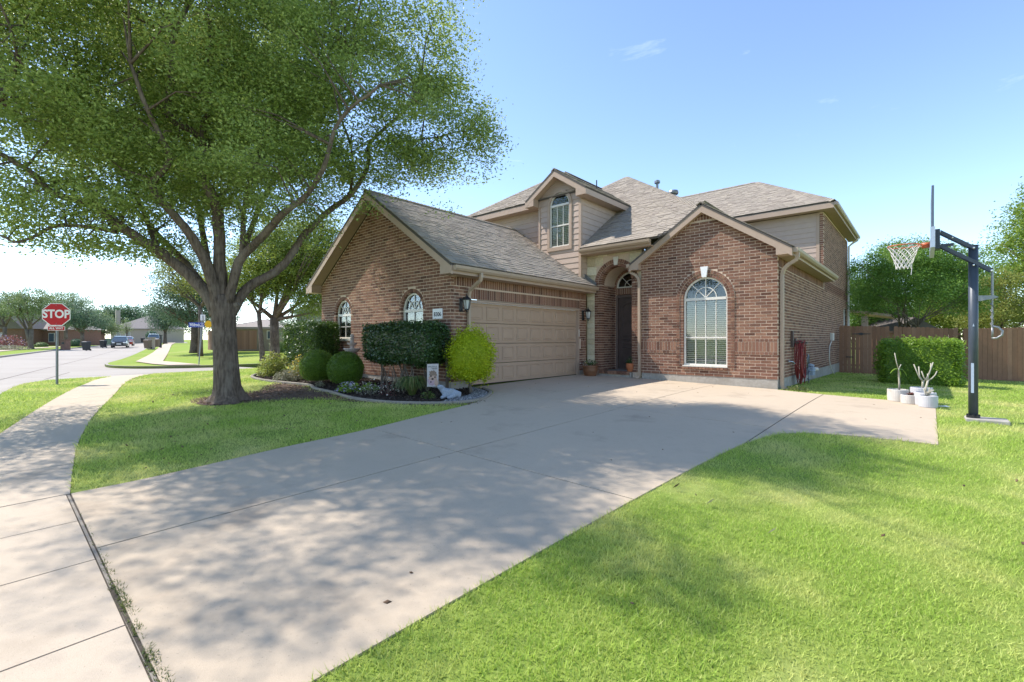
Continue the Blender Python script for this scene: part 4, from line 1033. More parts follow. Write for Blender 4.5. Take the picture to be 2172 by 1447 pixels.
# upper-right roof
rz = 6.22; ry0 = 20.38; rx1 = -2.45; RP = (-5.85, 23.78, rz + 3.4 * .667)
r6 = roof_slab([[(-13, ry0, rz), (rx1, ry0, rz), RP, (-13, 23.78, RP[2])]], (0, -.555, .832), label='shingled roof of the upper right storey')
roof_slab([[(rx1, ry0, rz), (rx1, 28.3, rz), RP]], ra); roof_slab([[(-13, 28.3, rz), (-13, 23.78, RP[2]), RP, (rx1, 28.3, rz)]], (0, .6, .8))
shingles((-13, ry0, rz + .012), (rx1, ry0, rz + .012), (-13, 23.78, RP[2] + .012), lambda v: [(2.6, 10.55 - v / SQ)], 3.4 * SQ, r6)
# front-room roof
bz = 3.52; bx0, bx1 = -6.93, -2.47; bt = bz + 2.23 * .667
roof_slab([[(bx1, 13.30, bz), (bx1, 20.78, bz), (BXC, 20.78, bt), (BXC, 13.30, bt)]], ra, label='front-room roof'); roof_slab([[(bx0, 13.30, bz), (BXC, 13.30, bt), (BXC, 20.78, bt), (bx0, 20.78, bz)]], (-.555, 0, .832))
r7 = kids(house)[-1]
shingles((bx1, 13.28, bz + .012), (bx1, 20.78, bz + .012), (BXC, 13.30, bt + .012), lambda v: [(0, 7.4)], 2.23 * SQ, r7)
shingles((bx0, 20.78, bz + .012), (bx0, 13.28, bz + .012), (BXC, 20.78, bt + .012), lambda v: [(0, 7.44)], 2.23 * SQ, r7)
# ridge and hip caps
def caps(p, q, n, up=.03):
    p, q = Vector(p), Vector(q); d = (q - p); L_ = d.length; d /= L_; side = d.cross(Vector((0, 0, 1))).normalized(); nn = side.cross(d)
    k = int(L_ / n)
    for i in range(k):
        a = p + d * (i * n); c = a + d * (n + .05)
        for sg in (-1, 1):
            e0, e1 = side * sg * .13 - nn * .075, side * sg * .13 - nn * .075
            hexpts('ridge_cap', [a + nn * (up + .005), c + nn * (up - .008), c + e1 + nn * (up - .008), a + e0 + nn * (up + .005), a + nn * (up + .025), c + nn * (up + .004), c + e1 + nn * (up + .004), a + e0 + nn * (up + .025)])
caps((-11.895, 7.1, 5.42), (-11.895, 13.6, 5.42), .14); caps((-9.525, 12.9, dz), (-9.525, 16.9, dz), .14)
caps((-14.5, 13.15, uz), pk, .14); caps(pk, (-11.4, 20, pk[2]), .14); caps((-4.6, 14.1, mzf(14.1)), pkM, .14); caps((-12.6, 17.9, mzf(17.9)), pkM, .14)
caps((rx1, ry0, rz), RP, .14); caps((-11, 23.78, RP[2]), RP, .14); caps((BXC, 13.28, bt), (BXC, 20.7, bt), .14)

# ------------------------------------------------------------------ eaves, fascias, gutters
def board(name, pts, ext, m=M['tan']):
    b = MB(); b.prism(pts, ext); return b.build(name, m, house)
def rake(xe, ze, xa, za, y, h=.2, t=.03, m=M['tan']):
    return board('rake_board', [(xe, y, ze), (xa, y, za), (xa, y, za - h * 1.2), (xe, y, ze - h * 1.2)], (0, t, 0), m)
def rake_pair(xl, xr, ze, xa, za, y, h, over, yw):
    for xe in (xl, xr):
        rake(xe, ze - .045, xa, za - .045, y, h)
        s = -1 if xe < xa else 1
        # soffit under the overhang
        board('soffit', [(xe, y + .03, ze - .05 - h), (xa, y + .03, za - .05 - h), (xa, yw - .0, za - .05 - h), (xe, yw - .0, ze - .05 - h)], (0, 0, .02))
rake_pair(-15.61, -8.18, 2.94, -11.895, 5.418, 7.11, .17, .3, AY - .008)
rake_pair(-10.815, -8.235, dr_z, -9.525, dz, 12.89, .17, .3, DY_ - .012)
rake_pair(bx0, bx1, bz, BXC, bt, 13.31, .17, .1, BY - .003)
def ret(x0, x1, y0, y1, z0, z1, slope):     # boxed eave end: outline following the rake
    lo, hi = (x0, x1)
    pts = [(x0, y0, z0), (x1, y0, z0), (x1, y0, z1), (x0, y0, z1)] if slope == 0 else [(x0, y0, z0), (x1, y0, z0), (x1, y0, z1 + (slope > 0) * (x1 - x0) * .667), (x0, y0, z1 + (slope < 0) * (x1 - x0) * .667)]
    board('eave_return', pts, (0, y1 - y0, 0))
ret(-8.60, -8.185, 7.112, 7.45, 2.725, 2.86, -1); ret(-15.605, -15.21, 7.112, 7.45, 2.725, 2.86, 1)
ret(-8.63, -8.24, 12.892, 13.2, 5.93, 6.08, -1); ret(-10.81, -10.43, 12.892, 13.2, 5.93, 6.08, 1)
ret(-2.83, -2.475, 13.312, 13.6, 3.33, 3.44, -1); ret(-6.925, -6.60, 13.312, 13.6, 3.33, 3.44, 1)
# level eaves: fascia and soffit
def eave_x(x, y0, y1, z, xw, h=.19):          # eave running in y, facing +x
    b = MB(); b.box(x - .025, x, y0, y1, z - h - .045, z - .045); b.build('fascia', M['tan'], house)
    b = MB(); b.box(xw + .005, x - .028, y0, y1, z - h - .04, z - h - .02); b.build('soffit', M['tan'], house)
def eave_y(y, x0, x1, z, yw, h=.19, sx1=None):
    b = MB(); b.box(x0, x1, y, y + .025, z - h - .045, z - .045); b.build('fascia', M['tan'], house)
    b = MB(); b.box(x0, sx1 or x1, y + .028, yw - .005, z - h - .04, z - h - .02); b.build('soffit', M['tan'], house)
eave_x(-8.19, 7.145, 13.46, 2.94, GX, .18); eave_x(-8.245, 12.925, 16.6, dr_z, D1, .18)
eave_x(-2.48, 13.405, 20.77, bz, B1, .17); eave_x(rx1 - .01, ry0 + .03, 28.3, rz, B1, .2)
eave_y(13.16, -14.5, -10.45, uz, 13.55, .2); eave_y(my0 + .01, -8.60, -6.1, mz, SY, .18); eave_y(ry0 + .01, -9, rx1 - .012, rz, UY, .2, B1 + .004)
def gutter_x(x, y0, y1, z):
    pr = [(0, 0), (.075, 0), (.115, .05), (.125, .115), (.108, .115), (.10, .055), (.07, .015), (.012, .015), (.012, .115), (0, .115)]
    b = MB(); b.loft([[(x + a, y0, z + c) for a, c in pr], [(x + a, y1, z + c) for a, c in pr]], True, True); b.box(x + .001, x + .122, y0 - .004, y0 + .001, z, z + .113); return b.build('gutter', M['gutter'], house)
def gutter_y(y, x0, x1, z):
    pr = [(0, 0), (-.075, 0), (-.115, .05), (-.125, .115), (-.108, .115), (-.10, .055), (-.07, .015), (-.012, .015), (-.012, .115), (0, .115)]
    b = MB(); b.loft([[(x0, y + a, z + c) for a, c in pr], [(x1, y + a, z + c) for a, c in pr]], True, True); b.box(x1 - .001, x1 + .004, y - .122, y - .001, z, z + .113); return b.build('gutter', M['gutter'], house)
gutter_x(-8.187, 7.15, 13.44, 2.79); gutter_x(-2.477, 13.41, 20.76, 3.37); gutter_x(rx1 - .007, ry0 + .03, 28.3, 6.07); gutter_y(my0 + .007, -8.58, -6.1, 4.05)
# step flashing where the garage roof meets the stone wall
board('flashing', [(-8.66, 13.44, 3.10), (-8.19, 13.44, 2.98), (-8.19, 13.44, 3.06), (-8.66, 13.44, 3.42)], (0, .03, 0), M['galv'])
def spout(pts, s=.037, m=M['gutter'], label=None):
    """square downpipe"""
    b = MB(); P_ = [Vector(p) for p in pts]; rings = []
    for i, p in enumerate(P_):
        t = (P_[min(i + 1, len(P_) - 1)] - P_[max(i - 1, 0)]).normalized()
        a = Vector((0, 1, 0)) if abs(t.y) < .8 else Vector((1, 0, 0)); e1 = t.cross(a).normalized(); e2 = t.cross(e1)
        rings.append([p + e1 * s + e2 * s, p - e1 * s + e2 * s, p - e1 * s - e2 * s, p + e1 * s - e2 * s])
    b.loft(rings, True, True)
    return b.build('downspout', m, house, label=label)
spout([(-8.11, 8.0, 2.80), (-8.11, 8.0, 2.70), (-8.14, 8.0, 2.62), (-8.38, 7.995, 2.48), (-8.50, 7.99, 2.40), (-8.53, 7.985, 2.28), (-8.53, 7.985, .25), (-8.50, 7.985, .14), (-8.38, 7.985, .08)])
spout([(-2.40, 13.62, 3.38), (-2.40, 13.62, 3.28), (-2.44, 13.63, 3.2), (-2.62, 13.66, 3.1), (-2.72, 13.68, 3.0), (-2.765, 13.70, 2.86), (-2.765, 13.70, -.0), (-2.74, 13.70, -.08), (-2.62, 13.70, -.14)], .042)
spout([(-6.93, 13.40, 3.5), (-6.93, 13.40, 3.36), (-6.90, 13.41, 3.27), (-6.74, 13.42, 3.18), (-6.66, 13.43, 3.08), (-6.635, 13.435, 2.95), (-6.635, 13.435, .75), (-6.62, 13.435, .6), (-6.635, 13.435, .05), (-6.66, 13.41, -.02), (-6.72, 13.30, -.05)], .036)
spout([(-2.40, 27.9, 6.08), (-2.42, 27.9, 5.95), (-2.6, 27.9, 5.85), (-2.76, 27.9, 5.7), (-2.77, 27.9, 0)], .04, M['white'])
b = MB(); b.box(-7.0, -6.90, 13.28, 13.44, 3.42, 3.53); b.build('gutter', M['gutter'], house)
# roof vents
b = MB(); c = at(1394, 402, 20.4); b.tube([c - Vector((0, 0, .5)), c + Vector((0, 0, .28))], .055, 12); b.lathe([(.03, .24), (.12, .27), (.12, .37), (.03, .42)], c, 14); b.build('roof_vent', M['galv'], house, smooth_=False)
c = at(1428, 414, 21.0); b = MB(); b.tube([c - Vector((0, 0, .6)), c + Vector((0, 0, .02))], .12, 12); b.lathe([(.10, 0), (.21, .03), (.23, .10), (.20, .19), (.02, .24)], c, 16); b.build('roof_vent', M['galv'], house)
c = at(1265.5, 397, 17.6); b = MB(); b.tube([c - Vector((0, 0, .3)), c + Vector((0, 0, .26))], .022, 8); b.build('roof_pipe', M['iron'], house)
c = at(1512, 447, 20.5); b = MB(); b.tube([c - Vector((0, 0, .3)), c + Vector((0, 0, .06))], .03, 8); b.build('roof_pipe', M['pvc'], house)
# rear patio cover seen past the corner
b = MB(); b.prism([(-2.9, 28.1, 2.55), (-1.2, 28.6, 2.25), (-1.2, 32.5, 2.25), (-2.9, 33, 2.55)], (0, 0, .12)); b.box(-2.3, -2.05, 28.3, 28.6, -.5, 2.3); b.build('patio_cover', M['tan'], house)

# keypad, number plaque
b = MB(); b.cbox(GX - .085, GX - .04, 12.99 - .06, 12.995 , 1.28, 1.62, .004); 
b = MB(); b.box(GX - .10, GX + .012, 13.005, 13.05, 1.27, 1.5); b.build('keypad', M['pvc'], house)
b = MB(); b.cbox(-9.27, -8.90, AY - .03, AY - .001, 1.69, 1.945, .008); pq = b.build('number_plaque', M['signwhite'], house, label='pale stone plaque reading 8306')
def text(name, s, size, m, parent, loc, rot, extrude=.002, bold=0., align='CENTER', local=True, xs=1.0):
    cu = bpy.data.curves.new(name, 'FONT'); cu.body = s; cu.size = size; cu.extrude = extrude; cu.offset = bold; cu.align_x = align; cu.align_y = 'CENTER'; cu.resolution_u = 3
    o = bpy.data.objects.new(name, cu); dg = None
    COL.objects.link(o); bpy.context.view_layer.update()
    me = bpy.data.meshes.new_from_object(o.evaluated_get(bpy.context.evaluated_depsgraph_get())); bpy.data.objects.remove(o)
    me.materials.clear(); me.materials.append(m)
    o = bpy.data.objects.new(name, me); link(o, parent); o.location = Vector(loc) - (origin(parent) if not local else Vector((0, 0, 0))); o.rotation_euler = rot; o.scale = (xs, 1, 1); return o
text('numerals', '8306', .145, M['dark'], pq, (-9.07, AY - .033, 1.80), (R(90), 0, 0), .002, .002, local=False)

# ------------------------------------------------------------------ hand out the pieces: the largest 300 of a kind as objects, the rest joined
for kind, mt in (('brick', M['brick']), ('shingle', M['shingle'])):
    allp = [p for p in PIECES if p[0] == kind]
    def score(p):
        fr = p[2]; c = fr.P(p[3] + p[6] / 2, p[4] + p[7] / 2, 0); vw = (c - Vector(EYE)); d = vw.length
        face = -fr.N.dot(vw) / d
        f = c.x * FW[0] + c.y * FW[1]; sx = (c.x * RT[0] + c.y * RT[1]) / max(f, .1)
        if face <= 0 or abs(sx) > 1.1 or p[1] is None: return -1
        if kind == 'brick' and (c.y > 13.55 or c.x < -8.8): return -1
        return 985 / f * p[6] * p[7] * face / d
    order = sorted(range(len(allp)), key=lambda i: -score(allp[i])); single = set(i for i in order[:300] if score(allp[i]) > 0); shared = {}
    b = MB()
    for i, (k_, key, fr, u, v, w_, lu, lv, lw, par, shape) in enumerate(allp):
        if i in single:
            if key not in shared:
                q = MB(); q.hexa(local8(shape, lu, lv, lw)); shared[key] = q.mesh(kind, mt)
            o = bpy.data.objects.new(kind, shared[key]); link(o, par); o.matrix_local = Matrix.Translation(fr.P(u, v, w_) - origin(par)) @ fr.rot().to_4x4()
        else: b.hexa([fr.P(u + x, v + y, w_ + z) for x, y, z in local8(shape, lu, lv, lw)])
    for pts in HEX.get(kind, []): b.hexa(pts)
    o = b.build('brickwork' if kind == 'brick' else 'roof_shingles', mt, house); o['kind'] = 'stuff'
b = MB()
for pts in HEX['ridge_cap']: b.hexa(pts)
o = b.build('ridge_caps', M['shingle'], house); o['kind'] = 'stuff'
# ------------------------------------------------------------------ foliage helpers
def leaf_quads(c, l, wd, up=.25, droop=.0, n_hint=None):
    """rhombic leaves at the points c (n,3)"""
    n = len(c)
    a = rng.normal(0, 1, (n, 3)); a[:, 2] = a[:, 2] * .6 - droop; a /= np.linalg.norm(a, axis=1)[:, None]
    t = rng.normal(0, 1, (n, 3)); t[:, 2] += up * 2.2
    if n_hint is not None: t += n_hint
    t -= a * (a * t).sum(1)[:, None]; t /= np.linalg.norm(t, axis=1)[:, None] + 1e-9
    b = np.cross(t, a)
    L = (l * rng.uniform(.65, 1.25, n))[:, None]; W = (wd * rng.uniform(.7, 1.2, n))[:, None]
    return np.stack([c - a * L * .5, c + b * W * .5 - a * L * .05, c + a * L * .5, c - b * W * .5 - a * L * .05], 1)
def clumps(cc, per, sig, flat=.6):
    k = rng.poisson(per, len(cc)); i = np.repeat(np.arange(len(cc)), k)
    d = rng.normal(0, 1, (len(i), 3)) * sig; d[:, 2] *= flat
    return cc[i] + d
def in_ball(n, p=.5):
    v = rng.normal(0, 1, (n, 3)); v /= np.linalg.norm(v, axis=1)[:, None]
    return v * (rng.uniform(0, 1, n) ** p)[:, None]
def crown_points(ells, dens):
    o = []
    for (c, rx, ry, rz) in ells:
        n = int(dens * 4.19 * rx * ry * rz); o.append(np.array(c) + in_ball(n, .45) * np.array([rx, ry, rz]))
    return np.concatenate(o)
def add_leaves(name, pts, l, wd, m, parent, **k):
    v = leaf_quads(pts, l, wd, **k); o = raw_mesh(name, v, 4, m, parent, off=tuple(origin(parent)) if parent is not None else (0, 0, 0)); return o
def limb(b, pts, r0, r1, n=8, wob=.0):
    P_ = [np.array(p) for p in pts]; q = []
    for i in range(len(P_) - 1):
        p0 = P_[i - 1] if i else 2 * P_[0] - P_[1]; p1, p2 = P_[i], P_[i + 1]; p3 = P_[i + 2] if i + 2 < len(P_) else 2 * p2 - p1
        for k in range(4):
            t = k / 4; q.append(.5 * (2 * p1 + (p2 - p0) * t + (2 * p0 - 5 * p1 + 4 * p2 - p3) * t * t + (3 * p1 - p0 - 3 * p2 + p3) * t ** 3) + rng.normal(0, wob, 3))
    q.append(P_[-1]); m = len(q)
    b.tube(q, [r0 + (r1 - r0) * (i / (m - 1)) ** .85 for i in range(m)], n, jitter=.06); return q

# ------------------------------------------------------------------ the big oak in the front lawn
tp = at(484, 852, 9.65); TZ = g(tp.x, tp.y)
oak = empty('oak_tree', (tp.x, tp.y, TZ), 'large oak with a thick forked trunk in the front lawn', 'tree')
b = MB(); nod = []
base = np.array([tp.x, tp.y, TZ])
# trunk with root flare
rings = []
hts = [(-.12, .47), (.0, .38), (.07, .315), (.16, .272), (.32, .245), (.7, .226), (1.1, .216), (1.5, .210), (1.8, .222), (2.02, .25), (2.2, .235)]
ph = [random.uniform(0, 6.28) for _ in range(4)]
for h, r in hts:
    f_ = max(0, 1 - h / .35); px_ = 484 - (852 - (719 - (TZ + h - 1.19) * 985 / 9.65)) * .055
    c = at(px_, 719, 9.65); rg = []
    for j in range(22):
        t = 2 * math.pi * j / 22
        rr = r * (1 + f_ * (.22 * math.cos(3 * t + ph[0]) + .16 * math.cos(5 * t + ph[1])) + .035 * math.cos(4 * t + ph[2] + h) + random.uniform(-.018, .018))
        rg.append((c.x + rr * math.cos(t), c.y + rr * math.sin(t), TZ + h))
    rings.append(rg)
b.loft(rings, False, True)
def PX(l): return [np.array(at(*p)) for p in l]
LIMBS = [
 (PX([(462, 668, 9.65), (440, 625, 9.55), (400, 583, 9.45), (340, 545, 9.3), (250, 492, 9.0), (180, 445, 8.7), (110, 395, 8.4), (40, 350, 8.2), (-60, 290, 8.0)]), .20, .045),
 (PX([(250, 492, 9.0), (205, 484, 8.9), (120, 478, 8.5), (50, 487, 8.2), (-20, 480, 8.0)]), .07, .02),
 (PX([(458, 655, 9.75), (425, 600, 9.85), (395, 560, 10.0), (350, 515, 10.3), (290, 450, 10.6), (220, 380, 10.9), (150, 300, 11.2)]), .13, .03),
 (PX([(464, 655, 9.55), (446, 580, 9.4), (408, 505, 9.15), (370, 455, 8.95), (345, 400, 8.75), (350, 330, 8.45), (320, 240, 8.15), (300, 140, 8.0)]), .165, .035),
 (PX([(470, 660, 9.6), (467, 560, 9.55), (462, 450, 9.45), (441, 360, 9.3), (415, 310, 9.2), (385, 250, 9.1), (360, 190, 9.0), (370, 90, 8.9), (390, -20, 8.9)]), .18, .05),
 (PX([(430, 335, 9.25), (432, 200, 9.35), (442, 100, 9.5), (426, 0, 9.6), (430, -120, 9.7)]), .09, .03),
 (PX([(480, 655, 9.6), (508, 555, 9.5), (560, 500, 9.3), (610, 460, 9.1), (642, 422, 8.9), (690, 350, 8.6), (740, 270, 8.4), (800, 180, 8.3)]), .14, .03),
 (PX([(488, 668, 9.7), (525, 612, 9.8), (575, 582, 9.9), (618, 548, 10.0), (650, 500, 10.1), (700, 456, 10.2), (742, 415, 10.2), (775, 366, 10.2), (800, 300, 10.2), (850, 230, 10.2), (905, 170, 10.2)]), .15, .03),
 (PX([(800, 300, 10.2), (860, 300, 10.3), (930, 290, 10.4), (1000, 270, 10.4)]), .04, .012),
 (PX([(480, 650, 9.9), (520, 520, 10.8), (560, 420, 11.6), (610, 320, 12.3), (660, 220, 12.6)]), .12, .03),
 (PX([(456, 640, 9.95), (425, 470, 11.0), (400, 350, 11.9), (380, 220, 12.4)]), .12, .03),
 ([np.array(at(-60, 290, 8.0)), np.array((-10.6, .3, 5.6)), np.array((-9.8, -.3, 7.0)), np.array((-9.0, -.4, 8.4))], .035, .012),
 ([np.array(at(430, 0, 9.6)), np.array((-9.0, 2.6, 9.0)), np.array((-8.0, 1.6, 9.6)), np.array((-7.2, 1.0, 10.0))], .035, .012),
 (PX([(515, 540, 9.5), (520, 430, 9.7), (560, 300, 9.9), (620, 150, 10.0), (650, 0, 10.0)]), .08, .02),
 (PX([(340, 545, 9.3), (300, 440, 9.6), (240, 330, 9.8), (180, 190, 9.8)]), .08, .02),
 (PX([(742, 415, 10.2), (748, 330, 10.0), (720, 230, 9.8), (740, 120, 9.7)]), .05, .015),
]
for pts, r0, r1 in LIMBS:
    pts = [p + (rng.normal(0, .09, 3) if 3 <= k_ < len(pts) else 0) for k_, p in enumerate(pts)]
    nod += limb(b, pts, r0 * .74, r1 * .75, 9, .006)
nod = np.array(nod)
K = 9.5 / 985
def E(px, py, d, rl, rv, rd=None):
    c = at(px, py, d); return (np.array(c), rl, rd or rl, rv)
ELLS = [E(430, 200, 9.4, 2.9, 2.5), E(160, 270, 9.0, 2.5, 1.9), E(690, 250, 9.6, 2.1, 1.75), E(880, 215, 10.1, 1.35, 1.25), E(960, 235, 10.3, .75, .75), E(900, 60, 10.0, 1.0, 1.2), E(930, 120, 10.1, .8, .8), E(1000, 270, 10.3, .3, .3),
        E(440, -60, 9.4, 3.4, 2.4), E(720, 20, 9.4, 2.1, 1.9), E(120, 40, 8.8, 2.6, 2.2), E(-130, 250, 8.4, 2.0, 2.0), E(60, 430, 8.5, 1.3, .75), E(230, 455, 9.0, 1.3, .6),
        E(420, 430, 9.6, 1.6, .75), E(600, 420, 9.4, 1.0, .55), E(770, 365, 10.2, .85, .42), E(900, 345, 10.3, .55, .36), E(160, 535, 8.7, 1.0, .5), E(75, 565, 8.4, .5, .32), E(200, 575, 8.9, .35, .2), E(120, 520, 8.6, 1.0, .5), E(220, 545, 9.0, .7, .4), E(60, 540, 8.4, .6, .4), E(300, 520, 9.6, .6, .4), E(130, 570, 8.6, .5, .3), E(830, 330, 10.2, .7, .4), E(920, 355, 10.3, .45, .3), E(1000, 310, 10.3, .4, .35), E(640, 330, 8.3, .9, .7), E(380, 380, 8.6, .9, .45), E(250, 540, 9.2, .5, .3), E(640, 470, 10.0, .7, .42), E(400, -250, 9.4, 2.4, 1.4), E(600, 290, 12.4, 2.3, 1.7), E(420, 240, 12.6, 2.5, 2.0), E(280, 330, 12.6, 2.2, 1.5), E(520, 150, 12.9, 2.4, 1.7), E(400, 380, 13.4, 1.9, 1.0)]
OUT = [(np.array((-9.6, .35, 8.0)), 2.6, 2.1, 1.45), (np.array((-11.5, -1.0, 7.4)), 1.9, 2.0, 1.3)]
def ell_pts(ells, dens, least=0):
    o = []
    for c, rl, rd, rv in ells:
        n = max(least, int(dens * 4.19 * rl * rd * rv + (.5 if least else 0))); q = in_ball(n, .5)
        o.append(c + (q[:, :1] * rl) * np.array([*RT, 0]) + (q[:, 1:2] * rd) * np.array([*FW, 0]) + q[:, 2:3] * rv * np.array([0, 0, 1.]))
    return np.concatenate(o)
lob = np.concatenate([ell_pts(ELLS, .64, 2), ell_pts(OUT, .36)])
cc = np.repeat(lob, 13, 0) + rng.normal(0, 1, (len(lob) * 13, 3)) * np.array([.36, .36, .24])
cc = cc[(cc[:, 2] > 2.9)]
# twigs from the limbs out to clumps
pick = rng.choice(len(cc), min(850, len(cc)), replace=False)
dist = np.linalg.norm(cc[pick][:, None] - nod[None], axis=2); near_i = dist.argmin(1); dmin = dist.min(1)
for i, k in enumerate(pick):
    if dmin[i] > 2.2 or dmin[i] < .15: continue
    a = nod[near_i[i]]; e = cc[k]; mid = (a + e) / 2 + rng.normal(0, .10, 3) + np.array([0, 0, .08]); b.tube([a, mid, e], [.016 + .007 * dmin[i], .012, .004], 4, cap=False)
o = b.build('trunk', M['bark'], oak, smooth_=True)
b = MB(); c = at(505, 647, 9.3); b.tube([c, c + Vector((.03, -.06, .0))], [.05, .045], 10); b.build('branch_scar', M['bark2'], oak)
pts = clumps(cc, 84, .19, .55)
add_leaves('crown', pts, .074, .034, M['oak'], oak, up=.3, droop=.15)

# ------------------------------------------------------------------ other trees
def tree(label, base, h_fork, tr, ells, mtl, leaf=.12, per=26, dens=8, sig=.25, name='tree', group=None, stems=1, lean=(0, 0), bark=None, limbs=7):
    """ells: (dl, df, dz, rl, rv) relative to the base, dl to the right and df away in the view"""
    bz_ = Vector(base); root = empty(name, bz_, label, 'tree', group); b = MB(); tips = []
    E_ = []
    for dl, df, dz_, rl, rv in ells: E_.append((np.array(bz_) + dl * np.array([*RT, 0]) + df * np.array([*FW, 0]) + np.array([0, 0, dz_]), rl, rl, rv))
    for s in range(stems):
        a = np.array(bz_) + (np.array([random.uniform(-.2, .2), random.uniform(-.2, .2), 0]) if stems > 1 else 0)
        sp = np.array([random.uniform(-.5, .5), random.uniform(-.5, .5), 0]) * (h_fork * .5 if stems > 1 else .12)
        f_ = a + np.array([lean[0], lean[1], h_fork]) + sp
        b.tube([a - np.array([0, 0, .3]), a + np.array([0, 0, .05]), a * .6 + f_ * .4 + np.array([0, 0, .0]), f_], [tr * 1.45, tr * 1.15, tr * .95, tr * .85], 10, jitter=.05)
        for k in range(max(2, limbs // stems)):
            c, rl, rd, rv = E_[(k + s) % len(E_)]; e = c + in_ball(1, .4)[0] * np.array([rl, rl, rv]) * .8
            mid = f_ * .55 + e * .45 + np.array([0, 0, -.08 * rv]); b.tube([f_ - np.array([0, 0, .1]), mid, e], [tr * .55, tr * .34, tr * .08], 6, jitter=.05); tips.append(e)
            for _ in range(2):
                e2 = e + rng.normal(0, rl * .4, 3); b.tube([mid, (mid + e2) / 2 + rng.normal(0, .1, 3), e2], [tr * .25, tr * .15, .01], 5)
    b.build('trunk', bark or M['bark'], root, smooth_=True)
    cc = ell_pts(E_, dens); hl = ell_pts(E_, dens * .02 + .02)
    if len(hl): cc = cc[np.min(np.linalg.norm(cc[:, None] - hl[None], axis=2), axis=1) > sig * 1.5]
    add_leaves('crown', clumps(cc, per, sig, .65), leaf, leaf * .5, mtl, root, up=.3, droop=.1)
    return root
# across the side street
p = at(583, 760, 30); p.z = min(p.z, g(p.x, p.y) + .05)
tree('leafy oak across the side street, its trunk right behind the front hedge', p, 2.6, .30, [(-.4, 0, 5.8, 3.0, 2.1), (1.9, .5, 5.4, 2.2, 1.8), (-2.2, 0, 5.0, 1.8, 1.5), (.6, .5, 7.8, 2.6, 1.6), (3.2, 0, 6.8, 1.9, 1.6), (2.6, 0, 3.8, 1.9, 1.1), (3.0, 0, 8.6, 1.3, 1.0)], M['oak2'], .14, 46, 8, .30, 'oak_tree')
p = at(557, 762, 29)
tree('slender tree leaning left across the side street beside the leafy oak', p, 2.9, .15, [(-.6, .6, 4.6, 1.3, 1.0), (.2, 1.2, 5.6, 1.3, 1.0), (-.2, .4, 3.5, .8, .45)], M['oak'], .12, 26, 7, .24, 'oak_tree', lean=(-.5, .0))
p = at(413, 742, 42)
tree('big dark tree on the corner lawn behind the street name sign', p, 2.2, .33, [(-1.2, 0, 5.4, 2.7, 2.6), (1.2, 0, 5.0, 2.3, 2.2), (-.4, 0, 8.0, 2.1, 1.7), (-2.9, 0, 4.2, 1.5, 1.4), (1.8, -1, 3.0, 1.8, 1.0), (-1, 0, 3, 2.2, .9)], M['far2'], .17, 30, 4.6, .34, 'oak_tree')
p = at(425, 748, 36)
tree('sunny yellow-green tree overhanging the street name sign', p, 3.6, .16, [(-1.0, 0, 5.2, 1.5, 1.0), (.5, 0, 5.5, 1.6, 1.1), (-2.2, 0, 5.8, 1.3, .9), (1.3, 0, 4.1, .7, .5), (-2.4, 0, 7.0, 1.5, 1.0)], M['lime'], .14, 26, 6.5, .26, 'tree')
p = at(640, 752, 36)
tree('blue-green juniper behind the clipped hedge at the house corner', p, 1.2, .2, [(0, 0, 1.8, 1.7, 1.0), (.6, 0, 3.3, 1.5, .9), (-1, 0, 2.5, 1.2, .8)], M['far2'], .13, 30, 7, .24, 'tree')
# far side of the long street
p = at(68, 736, 58)
tree('twin-trunked tree in front of the brick house, behind the STOP sign', p, 2.2, .23, [(-.8, 0, 5.0, 2.6, 1.7), (1.6, 0, 4.6, 2.2, 1.4), (-2.4, 0, 5.6, 1.9, 1.5), (.6, 0, 6.3, 2.0, 1.2)], M['far1'], .19, 26, 4.5, .34, 'street_tree', stems=2, bark=M['bark2'])
p = at(175, 731, 72)
tree('round street tree straight right of the STOP sign', p, 1.8, .26, [(-.6, 0, 4.2, 2.8, 1.9), (1.6, 0, 3.6, 2.2, 1.5), (-2.2, 0, 5.4, 2.0, 1.6)], M['far2'], .22, 26, 4, .38, 'street_tree')
p = at(140, 728, 80)
tree('tall feathery grey tree rising above the STOP sign', p, 3.0, .28, [(-.5, 0, 6.8, 3.2, 2.1), (2.2, 0, 7.4, 2.4, 1.5), (-2.4, 0, 8.2, 1.8, 1.2), (.8, 0, 4.2, 3.0, 1.6)], M['far1'], .22, 22, 3.2, .42, 'street_tree')
p = at(10, 730, 75)
tree('dark tree at the left edge beyond the brick gable', p, 2.8, .28, [(-1.2, 0, 6.4, 2.8, 2.0), (-3.6, 0, 5.2, 2.6, 1.8), (1.6, 0, 7.2, 1.8, 1.3)], M['far2'], .22, 24, 3.6, .4, 'street_tree')
p = at(212, 727, 96)
tree('bushy light green street tree between the bins and the grey-roofed house', p, 1.8, .26, [(0, 0, 4.0, 2.8, 2.3), (2.0, 0, 3.0, 2.0, 1.5), (-1.8, 0, 5.2, 2.2, 1.7)], M['far1'], .25, 24, 3.2, .42, 'street_tree')
p = at(269, 723, 118)
tree('small thin tree in front of the far grey-roofed house', p, 1.8, .14, [(0, 0, 3.2, 1.6, 1.3), (.2, 0, 4.8, 1.0, .9)], M['far1'], .26, 14, 3.5, .4, 'street_tree')
p = at(350, 727, 92)
tree('dense tree along the far sidewalk beyond the corner lawn', p, 2.0, .3, [(0, 0, 4.6, 3.0, 2.6), (-1.8, 0, 6.4, 2.0, 1.8), (2.2, 0, 5.0, 2.2, 2.0)], M['far2'], .26, 26, 3, .44, 'street_tree')
p = at(466, 738, 48)
tree('dark evergreen beside the far brown fence', p, 1.2, .2, [(0, 0, 2.6, 1.5, 1.7), (.8, 0, 4.0, 1.4, 1.4)], M['far2'], .2, 26, 6, .32, 'street_tree')
